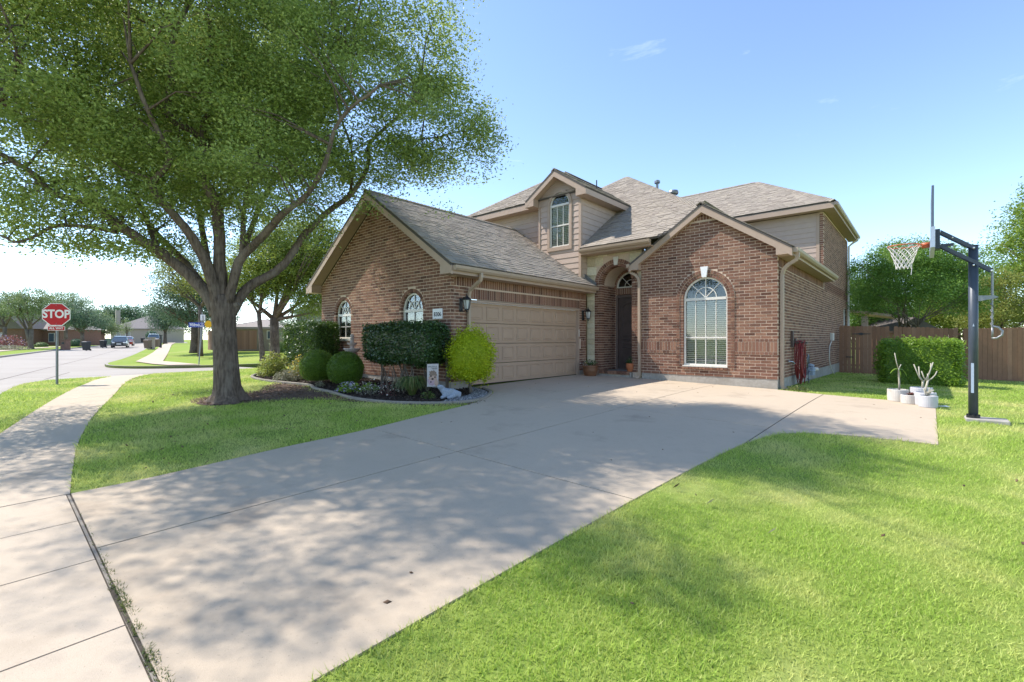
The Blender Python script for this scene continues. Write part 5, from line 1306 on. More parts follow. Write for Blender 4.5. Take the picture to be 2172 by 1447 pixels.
# far treeline behind the roofs
cc = []
for px_, py_, rr in ((165, 668, 7), (205, 655, 9), (240, 652, 8), (270, 645, 7), (300, 658, 6), (325, 668, 8), (350, 660, 10), (30, 660, 9), (390, 665, 9), (100, 672, 9)):
    c = np.array(at(px_, py_ + 20, 190)); cc.append(c + in_ball(170, .5) * np.array([rr, rr, rr * .62]))
cc = np.concatenate(cc); o = add_leaves('treeline', clumps(cc, 22, .8, .7), .62, .38, M['far2'], None, up=.3); o['kind'] = 'stuff'
# behind the back fence
p = at(1935, 792, 22.5); p.z = g(p.x, p.y)
tree('spreading multi-stemmed crape myrtle just behind the back fence', p, 2.2, .055, [(-1.5, 0, 4.7, 1.7, 1.2), (.3, .3, 5.4, 1.8, 1.1), (2.0, 0, 4.9, 1.6, 1.2), (-2.2, 0, 3.4, 1.3, .9), (.2, -.3, 3.8, 1.7, .9), (2.6, 0, 3.4, 1.1, .8), (-.6, 0, 5.8, 1.0, .5)], M['myrtle'], .095, 62, 17, .22, 'crape_myrtle', stems=7, bark=M['bark2'], limbs=21)
p = at(2250, 800, 27); p.z = g(p.x, p.y)
tree('tall bright green tree at the right edge, its branches reaching in', p, 3.4, .3, [(0, 0, 7.4, 3.0, 2.6), (-1.4, 0, 9.0, 1.6, 1.3), (.5, 0, 10.4, 2.0, 1.3), (-2.0, 0, 5.2, 1.7, 1.4), (-1.2, 0, 3.4, 1.8, 1.2)], M['bright'], .15, 50, 8, .32, 'tree')
p = at(2120, 795, 25); p.z = g(p.x, p.y)
tree('rounded yellow-green tree behind the right end of the fence', p, 2.0, .15, [(0, 0, 4.3, 1.2, 1.2), (.7, 0, 3.2, 1.2, 1.0), (-.9, 0, 2.9, 1.2, .9), (.2, 0, 5.0, .9, .6)], M['lime'], .11, 55, 14, .24, 'tree')
p = at(1830, 792, 27.5); p.z = g(p.x, p.y)
tree('dense green tree at the back corner of the house', p, 2.0, .12, [(0, 0, 4.6, 1.8, 1.3), (1.0, 0, 3.0, 1.9, 1.2), (-.3, .5, 2.2, 1.4, 1)], M['myrtle'], .11, 55, 14, .24, 'tree')
p = at(2035, 792, 29); p.z = g(p.x, p.y)
tree('pale leaved tree between the crape myrtle and the yellow-green tree', p, 2.0, .12, [(0, 0, 4.4, 1.3, 1.5), (.4, 0, 6.0, 1.0, .8), (-1, 0, 3, 1.9, 1.2), (1.6, 0, 2.6, 1.6, 1.2)], M['oak2'], .12, 48, 12, .26, 'tree')
p = at(1885, 792, 30); p.z = g(p.x, p.y)
tree('low leafy tree filling the gap left of the crape myrtle stems', p, 1.4, .1, [(0, 0, 2.6, 2.0, 1.4), (1.6, 0, 3.4, 1.8, 1.5), (-1.4, 0, 3.8, 1.6, 1.3)], M['bright'], .12, 55, 9, .26, 'tree')
p = at(2005, 792, 32); p.z = g(p.x, p.y)
tree('tall leafy tree standing farthest back between the hoop net and the pole', p, 2.2, .14, [(0, 0, 4.0, 2.2, 1.9), (1.4, 0, 5.6, 1.8, 1.5), (-1.0, 0, 6.4, 1.6, 1.2), (2.6, 0, 3.6, 1.8, 1.5)], M['myrtle'], .12, 55, 8, .27, 'tree')
# shed roof glimpsed beyond the fence
c = at(1950, 700, 24.5); sh = empty('garden_shed', (c.x, c.y, g(c.x, c.y)), 'dark pitched shed roof half hidden behind the back fence', 'shed', rz=R(YAW))
b = MB(); b.prism([(-1.7, 0, 1.9), (1.5, 0, 1.9), (-.2, 0, 2.75)], (0, 2.4, 0)); b.build('roof', M['roofbase'], sh, local=True)
b = MB(); b.box(-1.45, 1.25, .15, 2.3, -.2, 1.9); b.build('wall', M['fence'], sh, local=True)

# ------------------------------------------------------------------ shrubs and bed planting
def shrub_box(name, label, cat, x0, x1, y0, y1, z0, z1, n, mtl, leaf, rnd=.22, loose=.03, stems=None, core=True, bulge=.05):
    root = empty(name, ((x0 + x1) / 2, (y0 + y1) / 2, g((x0 + x1) / 2, (y0 + y1) / 2)), label, cat)
    c = np.array([(x0 + x1) / 2, (y0 + y1) / 2, (z0 + z1) / 2]); h = np.array([x1 - x0, y1 - y0, z1 - z0]) / 2
    q = rng.uniform(-1, 1, (n, 3)); ax = rng.choice(3, n, p=np.array([h[1] * h[2], h[0] * h[2], h[0] * h[1]]) / (h[1] * h[2] + h[0] * h[2] + h[0] * h[1])); sg = rng.choice([-1, 1], n)
    q[np.arange(n), ax] = sg; p = q * h
    # round the corners, roughen the faces
    inner = np.clip(p, -(h - rnd), h - rnd); d = p - inner; L_ = np.linalg.norm(d, axis=1)[:, None] + 1e-9; p = inner + d / L_ * np.minimum(L_, rnd)
    nrm = d / L_
    ph_ = np.sin(p[:, 0] * 5.1 + 1) * np.cos(p[:, 2] * 6.3) + np.sin(p[:, 1] * 7 + p[:, 0] * 3.7 + p[:, 2] * 4)
    p = p + nrm * (ph_[:, None] * bulge * .5 + rng.normal(0, loose, (n, 1)) - np.abs(rng.normal(0, loose * 2.2, (n, 1))))
    add_leaves('foliage', c + p, leaf, leaf * .52, mtl, root, up=.1, n_hint=nrm * 1.3)
    if core:
        b = MB(); k = .13; b.cbox(x0 + k, x1 - k, y0 + k, y1 - k, z0 + k * .7, z1 - k, .1); o = b.build('inner_growth', mtl, root)
    if stems:
        b = MB()
        for s in range(stems):
            x, y = random.uniform(x0 + .3, x1 - .3), random.uniform(y0 + .2, y1 - .2); zz = g(x, y)
            for k in range(3): b.tube([(x, y, zz - .05), (x + random.uniform(-.1, .1), y + random.uniform(-.1, .1), zz + .3), (x + random.uniform(-.3, .3), y + random.uniform(-.2, .2), z0 + .25)], [.022, .018, .012], 6)
        b.build('stem', M['twig'], root)
    return root
def shrub_ball(name, label, cat, c, r, rz, n, mtl, leaf, loose=.03, core=True, spiky=0, stem=True, lump=.04):
    gz = g(c[0], c[1]); root = empty(name, (c[0], c[1], gz), label, cat)
    v = rng.normal(0, 1, (n, 3)); v /= np.linalg.norm(v, axis=1)[:, None]; v = v[v[:, 2] > -.85]; n = len(v)
    bump_ = (np.sin(v[:, 0] * 7 + 1) * np.sin(v[:, 1] * 6 + 2) + np.sin(v[:, 2] * 9))[:, None] * lump
    rad = 1 + bump_ + rng.normal(0, loose, (n, 1)) - np.abs(rng.normal(0, loose * 2.5, (n, 1)))
    if spiky: rad += spiky * (rng.uniform(0, 1, (n, 1)) ** 6)
    p = np.array(c) + v * rad * np.array([r, r, rz]); add_leaves('foliage', p, leaf, leaf * .5, mtl, root, up=.1, n_hint=v * 1.2)
    if core: b = MB(); b.ball(c, r * .86, 18, 12, (1, 1, rz / r), .03); b.build('inner_growth', mtl, root, smooth_=True)
    if stem:
        b = MB()
        for k in range(4): b.tube([(c[0] + random.uniform(-.06, .06), c[1] + random.uniform(-.06, .06), gz - .05), (c[0] + random.uniform(-.2, .2) * r * 2, c[1] + random.uniform(-.2, .2) * r * 2, c[2])], [.025, .012], 6)
        b.build('stem', M['twig'], root)
    return root
shrub_box('hedge', 'clipped glossy hedge at the far house corner, sunlit on its left end', 'hedge', -16.0, -13.55, 6.45, 7.3, .35, 1.72, 15000, M['hollysun'], .072, .25)
shrub_box('hedge', 'dark clipped hedge on bare stems under the house number', 'hedge', -11.2, -8.3, 6.5, 7.25, .56, 1.60, 16000, M['holly'], .068, .25, stems=5)
shrub_ball('boxwood', 'round clipped boxwood ball next to the yellow-green perennials', 'shrub', (-12.3, 5.92, .44), .46, .45, 11000, M['box'], .036, .02, lump=.016)
shrub_ball('boxwood', 'round clipped boxwood ball next to the white and lilac flowers', 'shrub', (-11.15, 6.1, .42), .45, .44, 11000, M['box'], .036, .02, lump=.016)
shrub_ball('golden_shrub', 'bright yellow-green shrub at the corner of the garage', 'shrub', (-7.86, 7.42, .76), .55, .66, 8500, M['gold'], .060, .075, spiky=.20, lump=.055)
shrub_box('hedge', 'leafy green hedge against the back fence behind the white pots', 'hedge', -1.15, .88, 18.95, 20.1, -.35, 1.18, 19000, M['privet'], .072, .28, loose=.05, bulge=.08)
def tuft(name, label, cat, c, n, hgt, spread, mtl, wd=.016, group=None, curl=1.0):
    root = empty(name, c, label, cat, group); a = rng.uniform(0, 6.283, n); s = rng.uniform(.15, 1, n) * spread; h = hgt * rng.uniform(.6, 1.1, n)
    v = []
    base = np.stack([np.cos(a) * .06 * rng.uniform(0, 1, n), np.sin(a) * .06 * rng.uniform(0, 1, n), np.zeros(n)], 1)
    d = np.stack([np.cos(a), np.sin(a), np.zeros(n)], 1); sd = np.stack([-np.sin(a), np.cos(a), np.zeros(n)], 1) * wd
    up_ = np.array([0, 0, 1.])
    p1 = base + d * s[:, None] * .35 + up_ * h[:, None] * .75; p2 = base + d * s[:, None] * .8 + up_ * h[:, None] * 1.0; p3 = base + d * s[:, None] * 1.2 + up_ * (h * (1 - .45 * curl))[:, None]
    quads = np.concatenate([np.stack([base - sd * .6, base + sd * .6, p1 + sd, p1 - sd], 1), np.stack([p1 - sd, p1 + sd, p2 + sd * .8, p2 - sd * .8], 1), np.stack([p2 - sd * .8, p2 + sd * .8, p3 + sd * .1, p3 - sd * .1], 1)])
    raw_mesh('leaves', quads, 4, mtl, root); return root
c = (-8.62, 6.32, g(-8.62, 6.32)); tuft('ornamental_grass', 'arching clump of strap leaves in the bed left of the garden flag', 'grass clump', c, 420, .42, .42, M['strap'], .011)
def bunch(name, label, cat, c, r, h, n, mtl, leaf, extra=None, group=None):
    root = empty(name, (c[0], c[1], g(c[0], c[1])), label, cat, group)
    q = in_ball(n, .6); q[:, 2] = np.abs(q[:, 2]); p = np.array([c[0], c[1], g(c[0], c[1]) + .02]) + q * np.array([r, r, h])
    add_leaves('leaves', p, leaf, leaf * .5, mtl, root, up=.5)
    if extra:
        for m2, k, sz in extra:
            q = in_ball(k, .25); q[:, 2] = np.abs(q[:, 2]); pp = np.array([c[0], c[1], g(c[0], c[1]) + .05]) + q * np.array([r, r, h * 1.05]); add_leaves('flowers', pp, sz, sz * .9, m2, root, up=1.2)['kind'] = 'stuff'
    b = MB()
    for k in range(5): b.tube([(c[0] + random.uniform(-.05, .05), c[1] + random.uniform(-.05, .05), g(c[0], c[1]) - .02), (c[0] + random.uniform(-.5, .5) * r, c[1] + random.uniform(-.5, .5) * r, g(c[0], c[1]) + h * .7)], [.006, .003], 4)
    b.build('stem', M['twig'], root)['kind'] = 'stuff'
    return root
bunch('perennial', 'tall yellow-green perennial clump at the far end of the bed', 'plant', (-15.1, 5.9), .52, .78, 2600, M['lime'], .075)
bunch('perennial', 'yellow-flowered clump left of the first boxwood ball', 'plant', (-13.75, 6.1), .38, .68, 1300, M['lime'], .07, [(M['petal_y'], 130, .06)])
bunch('perennial', 'silvery low clump by the edging at the far end of the bed', 'plant', (-13.5, 5.62), .40, .34, 1200, M['silver'], .06)
bunch('perennial', 'pale variegated clump in front of the far hedge', 'plant', (-14.4, 6.35), .36, .62, 900, M['silver'], .06)
bunch('flowering_plant', 'low mound of white and lilac flowers beside the second boxwood', 'flowers', (-10.15, 5.62), .30, .22, 420, M['privet'], .055, [(M['petal_w'], 50, .045), (M['petal_p'], 60, .05)])
bunch('flowering_plant', 'sparse white flowers on dark stems at the middle of the bed', 'flowers', (-9.45, 5.78), .34, .30, 160, M['silver'], .045, [(M['petal_w'], 85, .04)])
bunch('flowering_plant', 'dry brown stems with white flower heads left of the grass clump', 'flowers', (-9.0, 5.95), .26, .36, 130, M['redleaf'], .04, [(M['petal_w'], 40, .04)])
bunch('leafy_plant', 'broad-leaved green plant behind the lilac flowers', 'plant', (-10.1, 6.05), .30, .20, 90, M['privet'], .16)
bunch('leafy_plant', 'tiny pale rosette between the two boxwood balls', 'plant', (-11.55, 5.62), .14, .16, 90, M['silver'], .07)
bunch('leafy_plant', 'small green plant right in front of the white statue', 'plant', (-7.98, 6.26), .17, .17, 200, M['strap'], .06)
bunch('leafy_plant', 'weeds at the foot of the front downspout', 'plant', (-2.42, 13.62), .28, .13, 260, M['weed'], .06)

# twiggy bare stems in front of the hedge
tw2 = empty('bare_shrub', (-9.2, 6.4, g(-9.2, 6.4)), 'leafless grey stems rising between the hedge and the grass clump', 'shrub')
b = MB()
for k in range(9):
    x, y = -9.4 + random.uniform(-.5, .7), 6.45 + random.uniform(-.15, .1); z = g(x, y)
    m1 = (x + random.uniform(-.08, .08), y + random.uniform(-.08, .08), z + .28); b.tube([(x, y, z - .02), m1, (x + random.uniform(-.25, .25), y + random.uniform(-.1, .1), z + random.uniform(.5, .7))], [.013, .010, .006], 5)
b.build('stem', M['bark2'], tw2)['kind'] = 'stuff'

# ------------------------------------------------------------------ grass
def grass(n_scale=1.0):
    r0, r1, rr = 0.0, 26.0, 3.6
    N = int(1150000 * n_scale)
    # even close by, density falling as 1/r^2 beyond rr
    u = rng.uniform(0, 1, N); A = .5; B = math.log(r1 / rr); f_in = A / (A + B)
    r = np.where(u < f_in, np.sqrt(u / f_in) * rr, rr * np.exp(np.clip((u - f_in) / (1 - f_in), 0, 1) * B))
    th = rng.uniform(-R(105), R(105), N)
    x = r * (np.cos(th) * FW[0] + np.sin(th) * RT[0]); y = r * (np.cos(th) * FW[1] + np.sin(th) * RT[1])
    ok = inside(yard, x, y)
    for pl in (drive_poly, walk_r + walk_l, near_walk, bed_poly): ok &= ~inside(pl, x, y)
    din = inside(dirt_poly, x, y); de = edge_dist(dirt_poly, x, y); ok &= ~(din & (de > .12 + .25 * rng.uniform(0, 1, N) ** 3))
    ok &= ~((x > B0) & (x < B1 + .02) & (y > 13.45)); ok &= ~((x < -8.5) & (y > 7.4) & (x > -15.3)); ok &= ~((x < -2.8) & (y > 13.4))
    ok &= ~((x > -6.1) & (x < 4.2) & (y < .62) & (y > -1.2)); ok &= ~(np.hypot(x - tp.x, y - tp.y) < .55); ok &= y < 24.6
    x, y, r = x[ok], y[ok], r[ok]; n = len(x)
    # thin patches
    f = np.sin(x * 1.7 + 1) * np.cos(y * 1.3) + .6 * np.sin(x * 3.9 + y * 2.7) + .4 * np.cos(x * 7.3 - y * 5.1)
    keep = rng.uniform(0, 1, n) < np.where(f < -1.0, .72, 1.0); x, y, r, f = x[keep], y[keep], r[keep], f[keep]; n = len(x)
    z = G(x, y) - .004
    sc = np.maximum(1, r / 5.0) ** .8
    h = (.017 + .022 * rng.uniform(0, 1, n) ** 1.3) * (1 + .16 * f) * np.minimum(sc, 1.5); wd = .0034 * sc * rng.uniform(.7, 1.3, n)
    # longer fringe along the paving
    e = np.minimum(edge_dist(drive_poly, x, y), edge_dist(walk_r + walk_l, x, y)); h = np.where(e < .05, h * 1.3, h)
    a = rng.uniform(0, 6.283, n); le = h * rng.uniform(.2, 1.25, n); b_ = rng.uniform(0, 6.283, n)
    p0 = np.stack([x - np.cos(a) * wd, y - np.sin(a) * wd, z], 1); p1 = np.stack([x + np.cos(a) * wd, y + np.sin(a) * wd, z], 1)
    p2 = np.stack([x + np.cos(b_) * le, y + np.sin(b_) * le, z + h], 1)
    o = raw_mesh('grass', np.stack([p0, p1, p2], 1), 3, M['blade']); o['kind'] = 'stuff'
grass()
# tufts growing along the expansion board
xs_ = np.concatenate([rng.normal(c, s, k) for c, s, k in ((-3.95, .12, 80), (-3.55, .10, 200), (-3.35, .06, 160), (-3.05, .05, 70), (-2.75, .05, 150), (-2.6, .04, 60), (-4.6, .3, 50), (-3.2, .4, 80), (-2.5, .05, 80))])
ys_ = .512 + rng.normal(0, .012, len(xs_)); k = len(xs_); a = rng.uniform(0, 6.28, k); h = rng.uniform(.008, .026, k)
z = G(xs_, ys_) + .004
v = np.stack([np.stack([xs_ - np.cos(a) * .004, ys_ - np.sin(a) * .004, z], 1), np.stack([xs_ + np.cos(a) * .004, ys_ + np.sin(a) * .004, z], 1), np.stack([xs_ + rng.normal(0, .016, k), ys_ + rng.normal(0, .014, k), z + h], 1)], 1)
o = raw_mesh('weeds', v, 3, M['weed']); o['kind'] = 'stuff'
# ------------------------------------------------------------------ fence
PKW = .14; fencemesh = {}
def picket(parent, p, d, n, h, z0, m, dogear=True, wd=PKW):
    key = (round(h, 2), m.name, dogear)
    if key not in fencemesh:
        q = MB(); e = .028; pr = [(0.003, 0), (wd - .003, 0), (wd - .003, h - e), (wd - e, h), (e, h), (.003, h - e)] if dogear else [(.003, 0), (wd - .003, 0), (wd - .003, h), (.003, h)]
        q.prism([(x, 0, z) for x, z in pr], (0, .018, 0)); fencemesh[key] = q.mesh('picket', m)
    o = bpy.data.objects.new('picket', fencemesh[key]); link(o, parent)
    M4 = Matrix(((d.x, n.x, 0, 0), (d.y, n.y, 0, 0), (0, 0, 1, 0), (0, 0, 0, 1)))
    o.matrix_local = Matrix.Translation(Vector((p.x, p.y, z0)) - origin(parent)) @ M4; return o
def fence_run(name, label, cat, a, c, ztop0, ztop1, m, gap=.0, gate=None, hinge=None):
    a, c = Vector((a[0], a[1], 0)), Vector((c[0], c[1], 0)); d = (c - a).normalized(); n = Vector((-d.y, d.x, 0)); L_ = (c - a).length
    root = empty(name, (a.x, a.y, g(a.x, a.y)), label, cat); k = int(L_ / PKW)
    for i in range(k):
        t = (i + .5) / k; p = a + d * (i * PKW); zt = ztop0 + (ztop1 - ztop0) * t; zb = g(p.x, p.y) + .03
        zb = round(zb, 2); h = round((zt - zb + random.choice((-.01, 0, .01))) / .02) * .02
        picket(root, p + n * random.uniform(-.004, .004), d, n, h, zb, m)
    b = MB()
    for f_ in (.15, .5, .86):
        z0 = g(a.x, a.y) + (ztop0 - g(a.x, a.y)) * f_; z1 = g(c.x, c.y) + (ztop1 - g(c.x, c.y)) * f_; q = n * .025
        b.prism([a + q + Vector((0, 0, z0)), c + q + Vector((0, 0, z1)), c + q + Vector((0, 0, z1 + .085)), a + q + Vector((0, 0, z0 + .085))], n * .04)
    b.build('rail', m, root)
    b = MB()
    t = .05
    while t < L_:
        p = a + d * t + n * .07; b.cbox(p.x - .04, p.x + .04, p.y - .04, p.y + .04, g(p.x, p.y) - .3, ztop0 - .1, .006); t += 2.3
    b.build('post', m, root)
    b = MB(); b.prism([a + n * -.004 + Vector((0, 0, g(a.x, a.y) - .12)), c + n * -.004 + Vector((0, 0, g(c.x, c.y) - .12)), c - n * .004 + Vector((0, 0, g(c.x, c.y) + .035)), a - n * .004 + Vector((0, 0, g(a.x, a.y) + .035))], n * .025); b.build('kickboard', m, root)
    return root, a, d, n
gt, ga, gd_, gn = fence_run('wooden_gate', 'weathered wooden fence gate with black hinges beside the house', 'gate', (-2.74, 24.3), (-.95, 24.5), 1.76, 1.70, M['fence'])
for sx, z in ((.75, 1.40), (1.50, -.02), (.35, .42)):
    p = ga + gd_ * sx + Vector((0, 0, z)) - gn * .012
    pr = [(-.32, -.012), (-.1, -.02), (0, -.06), (.1, -.02), (.32, -.012), (.32, .012), (.1, .02), (0, .06), (-.1, .02), (-.32, .012)] if sx != .35 else [(-.12, -.018), (.14, -.018), (.14, .018), (-.12, .018)]
    b = MB(); b.prism([p + gd_ * u + Vector((0, 0, v)) for u, v in pr], gn * -.012); b.build('hinge' if sx != .35 else 'latch', M['iron'], gt)
fence_run('wooden_fence', 'brown dog-eared picket fence behind the leafy hedge', 'fence', (-.93, 24.5), (1.06, 24.95), 1.70, 1.60, M['fence'])
fence_run('wooden_fence', 'brown picket fence to the right of the basketball pole', 'fence', (1.12, 24.75), (5.2, 26.2), 1.585, 1.66, M['fence'])

# ------------------------------------------------------------------ basketball hoop
hx, hy = .62, 11.07; hz = g(hx, hy)
hp = empty('basketball_hoop', (hx, hy, hz), 'in-ground basketball hoop with a slate pole, seen edge-on', 'basketball hoop')
b = MB(); b.cbox(hx - .10, hx + .42, hy - .16, hy + .24, hz - .15, hz + .055, .012); b.build('base', M['concrete_wall'], hp)
b = MB(); b.tube([(hx, hy, hz + .05), (hx, hy, 2.76)], .062, 20); b.build('pole', M['pole'], hp, smooth_=True)
b = MB(); b.lathe([(.062, .10), (.085, .09), (.085, .055)], (hx, hy, hz), 20); b.tube([(hx, hy, 2.76), (hx, hy, 2.775)], .066, 20)
for i in range(8): t = i * math.pi / 4; b.tube([(hx + .075 * math.cos(t), hy + .075 * math.sin(t), hz + .055), (hx + .075 * math.cos(t), hy + .075 * math.sin(t), hz + .115)], .012, 6)
b.build('pole_collar', M['iron'], hp)
# arms
b = MB()
for dy in (-.085, .085):
    for (x0, z0), (x1, z1) in (((hx + .02, 2.71), (.20, 3.06)), ((hx + .22, 2.32), (.19, 2.83))):
        P0, P1 = Vector((x0, hy + dy, z0)), Vector((x1, hy + dy, z1)); t = (P1 - P0).normalized(); s = Vector((0, 1, 0)); u = t.cross(s) * .026
        b.loft([[P0 + u + s * .014, P0 + u - s * .014, P0 - u - s * .014, P0 - u + s * .014], [P1 + u + s * .014, P1 + u - s * .014, P1 - u - s * .014, P1 - u + s * .014]], True, True)
b.build('arm', M['pole'], hp)
b = MB(); b.box(.125, .205, hy - .13, hy + .13, 2.76, 3.10); b.box(.205, .38, hy - .03, hy + .03, 2.80, 2.845); b.build('bracket', M['pole'], hp)
for dy in (-.105, .105):
    for x, z in ((hx, 2.72), (hx, 2.43), (.2, 3.05), (.2, 2.83), (.36, 2.93), (hx + .21, 2.32)): b = MB(); b.ball((x, hy + dy, z), .018, 8, 5); b.build('bolt', M['chrome'], hp)
BX = .105
b = MB(); b.cbox(BX - .016, BX + .016, hy - .68, hy + .68, 2.74, 3.74, .006); bd = b.build('backboard', M['acrylic'], hp)
b = MB(); b.box(BX - .03, BX + .03, hy - .70, hy + .70, 2.71, 2.80); b.box(BX - .03, BX + .03, hy - .70, hy - .62, 2.80, 3.05); b.box(BX - .03, BX + .03, hy + .62, hy + .70, 2.80, 3.05); b.build('edge_pad', M['pad'], bd)
RX, RZ, RR = -.28, 2.88, .228
b = MB(); b.tube([(RX + RR * math.cos(t), hy + RR * math.sin(t), RZ) for t in [2 * math.pi * i / 36 for i in range(37)]], .0095, 8); b.box(BX - .14, BX - .031, hy - .11, hy + .11, RZ - .06, RZ + .008)
b.tube([(RX + RR * .7, hy - RR * .7, RZ - .0), (BX - .04, hy - .11, RZ - .055)], .008, 6); b.tube([(RX + RR * .7, hy + RR * .7, RZ), (BX - .04, hy + .11, RZ - .055)], .008, 6)
rim = b.build('rim', M['orange'], hp, smooth_=True)
b = MB(); NN = 12
def net_pt(k, j):
    h = j / 6; r = RR * (1 - .08 * h) if j == 0 else RR * (.96 - .52 * min(1, h * 1.15) + .05 * h); t = 2 * math.pi * (k + .5 * (j % 2)) / NN; return (RX + r * math.cos(t), hy + r * math.sin(t), RZ - .01 - .40 * h)
for j in range(6):
    for k in range(NN):
        b.tube([net_pt(k, j), net_pt(k if j % 2 == 0 else k + 1, j + 1)], .0055, 5, cap=False); b.tube([net_pt(k, j), net_pt(k - 1 if j % 2 == 0 else k, j + 1)], .0055, 5, cap=False)
b.tube([net_pt(0, 6), Vector(net_pt(0, 6)) + Vector((-.01, 0, -.12))], .006, 5); b.build('net', M['net'], rim)
# height crank behind the pole
b = MB(); cx = hx + .225; b.tube([(cx, hy, 2.31), (cx, hy, 1.86)], .017, 10); b.tube([(cx, hy, 1.86), (cx, hy, 1.38)], .011, 8)
for i in range(26): b.tube([(cx + .022 * math.cos(i * .9), hy + .022 * math.sin(i * .9), 1.83 - i * .016), (cx + .022 * math.cos((i + 1) * .9), hy + .022 * math.sin((i + 1) * .9), 1.83 - (i + 1) * .016)], .006, 5, cap=False)
b.prism([(hx + .05, hy - .03, 1.82), (hx + .25, hy - .03, 1.86), (hx + .30, hy - .03, 1.88), (hx + .25, hy - .03, 1.91), (hx + .05, hy - .03, 1.92)], (0, .06, 0)); b.build('crank_rod', M['galv'], hp)
b = MB(); b.tube([(cx - .01, hy, 1.39), (cx, hy, 1.40), (cx + .07, hy, 1.38), (cx + .115, hy, 1.32), (cx + .11, hy, 1.25), (cx + .05, hy, 1.20), (cx - .01, hy, 1.20)], .017, 8); b.tube([(cx, hy, 1.39), (cx, hy, 1.20)], .014, 8); b.build('crank_handle', M['galv'], hp, smooth_=True)
b = MB(); b.prism([(hx - .03, hy - .064, .28), (hx + .005, hy - .0655, .28), (hx + .005, hy - .0655, .78), (hx - .03, hy - .064, .78)], (0, .01, 0)); b.prism([(hx - .012, hy - .0665, 1.40), (hx + .012, hy - .0665, 1.40), (hx, hy - .0665, 1.45)], (0, .01, 0)); b.build('sticker', M['pad'], hp)

# ------------------------------------------------------------------ pots
def pot(name, label, c, r, h, m, foot=False, group='white pots in the drive corner', taper=.97):
    root = empty(name, (c[0], c[1], g(c[0], c[1]) + .008), label, 'pot', group); b = MB()
    b.lathe([(r * taper * .93, 0), (r * taper, .015), (r, h * .5), (r, h - .008), (r - .006, h), (r - .022, h), (r - .026, h - .05)], (0, 0, 0), 28); b.build('bowl', m, root, local=True, smooth_=False)
    if foot: b = MB(); b.lathe([(r * .95, .0), (r * 1.004, .012), (r * 1.006, .06), (r * .99, .062)], (0, 0, .001), 28); b.build('foot_band', M['terracotta'] if foot == 2 else M['pot'], root, local=True)
    b = MB(); b.lathe([(.002, h - .045), (r - .024, h - .05)], (0, 0, 0), 20); b.build('soil', M['soilpot'], root, local=True); return root
def plumeria(root, stems, h0, lean=(0, 0), leafy=False):
    pl = empty('plumeria', root.location + Vector((0, 0, h0)), None, 'plant')
    return pl
p1 = pot('planter', 'white pot holding the plumeria cane that still has leaves', (-.43, 13.12), .185, .26, M['pot'])
p2 = pot('planter', 'low white pot with a small reddish succulent', (-.235, 12.78), .145, .19, M['pot'])
p3 = pot('planter', 'tallest grey-white pot, with the forked bare plumeria', (-.05, 13.18), .19, .33, M['potgrey'])
p4 = pot('planter', 'grey-white pot tucked behind the frontmost pot', (.015, 12.72), .175, .27, M['potgrey'])
p5 = pot('planter', 'frontmost pale pot with white antler-like stems, at the slab corner', (.055, 12.42), .152, .235, M['potgrey'])
def V3(o, *q): return [Vector(o.location) + Vector(p) for p in q]
RTv = Vector((*RT, 0)); FWv = Vector((*FW, 0))
def img(o, *q): return [Vector(o.location) + RTv * a + Vector((0, 0, c)) + FWv * d for a, c, d in q]
pl = empty('plumeria', p1.location + Vector((0, 0, .22)), 'plumeria cane with three drooping green leaves', 'plant')
b = MB(); b.tube(img(p1, (.03, .2, 0), (.03, .42, 0), (.02, .60, 0), (.015, .72, 0)), [.019, .017, .016, .014], 8); b.tube(img(p1, (.015, .68, 0), (-.03, .85, 0), (-.07, 1.05, 0)), [.010, .009, .008], 8); b.tube(img(p1, (.02, .70, 0), (.07, .8, 0)), [.010, .008], 8); b.build('stem', M['cane'], pl, smooth_=True)
def bigleaf(parent, pts, wd, m):
    b = MB(); n = len(pts)
    for i in range(n - 1):
        w0 = wd * math.sin(math.pi * (i + .15) / (n - .7)); w1 = wd * math.sin(math.pi * (i + 1.15) / (n - .7)) if i + 1 < n - 1 else .004
        s = FWv * .7 + RTv * .4; s.normalize(); a, c = pts[i], pts[i + 1]; b.face([a - s * w0, a + s * w0 + Vector((0, 0, .012)), c + s * w1 + Vector((0, 0, .012)), c - s * w1])
    b.build('leaf', m, parent)
bigleaf(pl, img(p1, (.01, .70, 0), (-.06, .70, 0), (-.12, .66, 0), (-.17, .60, 0)), .05, M['privet']); bigleaf(pl, img(p1, (.02, .70, 0), (.0, .66, -.05), (-.01, .60, -.08), (-.02, .54, -.1)), .06, M['privet']); bigleaf(pl, img(p1, (.03, .70, 0), (.11, .68, 0), (.17, .60, 0), (.2, .50, 0)), .065, M['privet'])
su = empty('succulent', p2.location + Vector((0, 0, .16)), 'small reddish rosette succulent in the low white pot', 'plant')
add_leaves('leaves', np.array(p2.location) + np.array([0.03, 0, .20]) + in_ball(120, .5) * np.array([.07, .07, .045]), .05, .028, M['redleaf'], su, up=.8)
pl = empty('plumeria', p3.location + Vector((0, 0, .28)), 'bare four-pronged plumeria in the tallest pot', 'plant'); b = MB()
b.tube(img(p3, (.03, .26, 0), (.035, .40, 0), (.04, .47, 0)), [.022, .021, .02], 8)
for q in ([(.04, .45, 0), (-.03, .53, 0), (-.07, .65, .02), (-.13, .82, .03)], [(.035, .46, 0), (.01, .56, .05), (.0, .77, .06)], [(.045, .45, 0), (.09, .55, -.05), (.15, .72, -.06), (.155, .85, -.06)], [(.045, .45, 0), (.13, .52, .02), (.20, .62, .03), (.30, .86, .05)]): b.tube(img(p3, *q), [.015, .0125, .011, .010][:len(q)], 8)
b.build('stem', M['cane'], pl, smooth_=True)
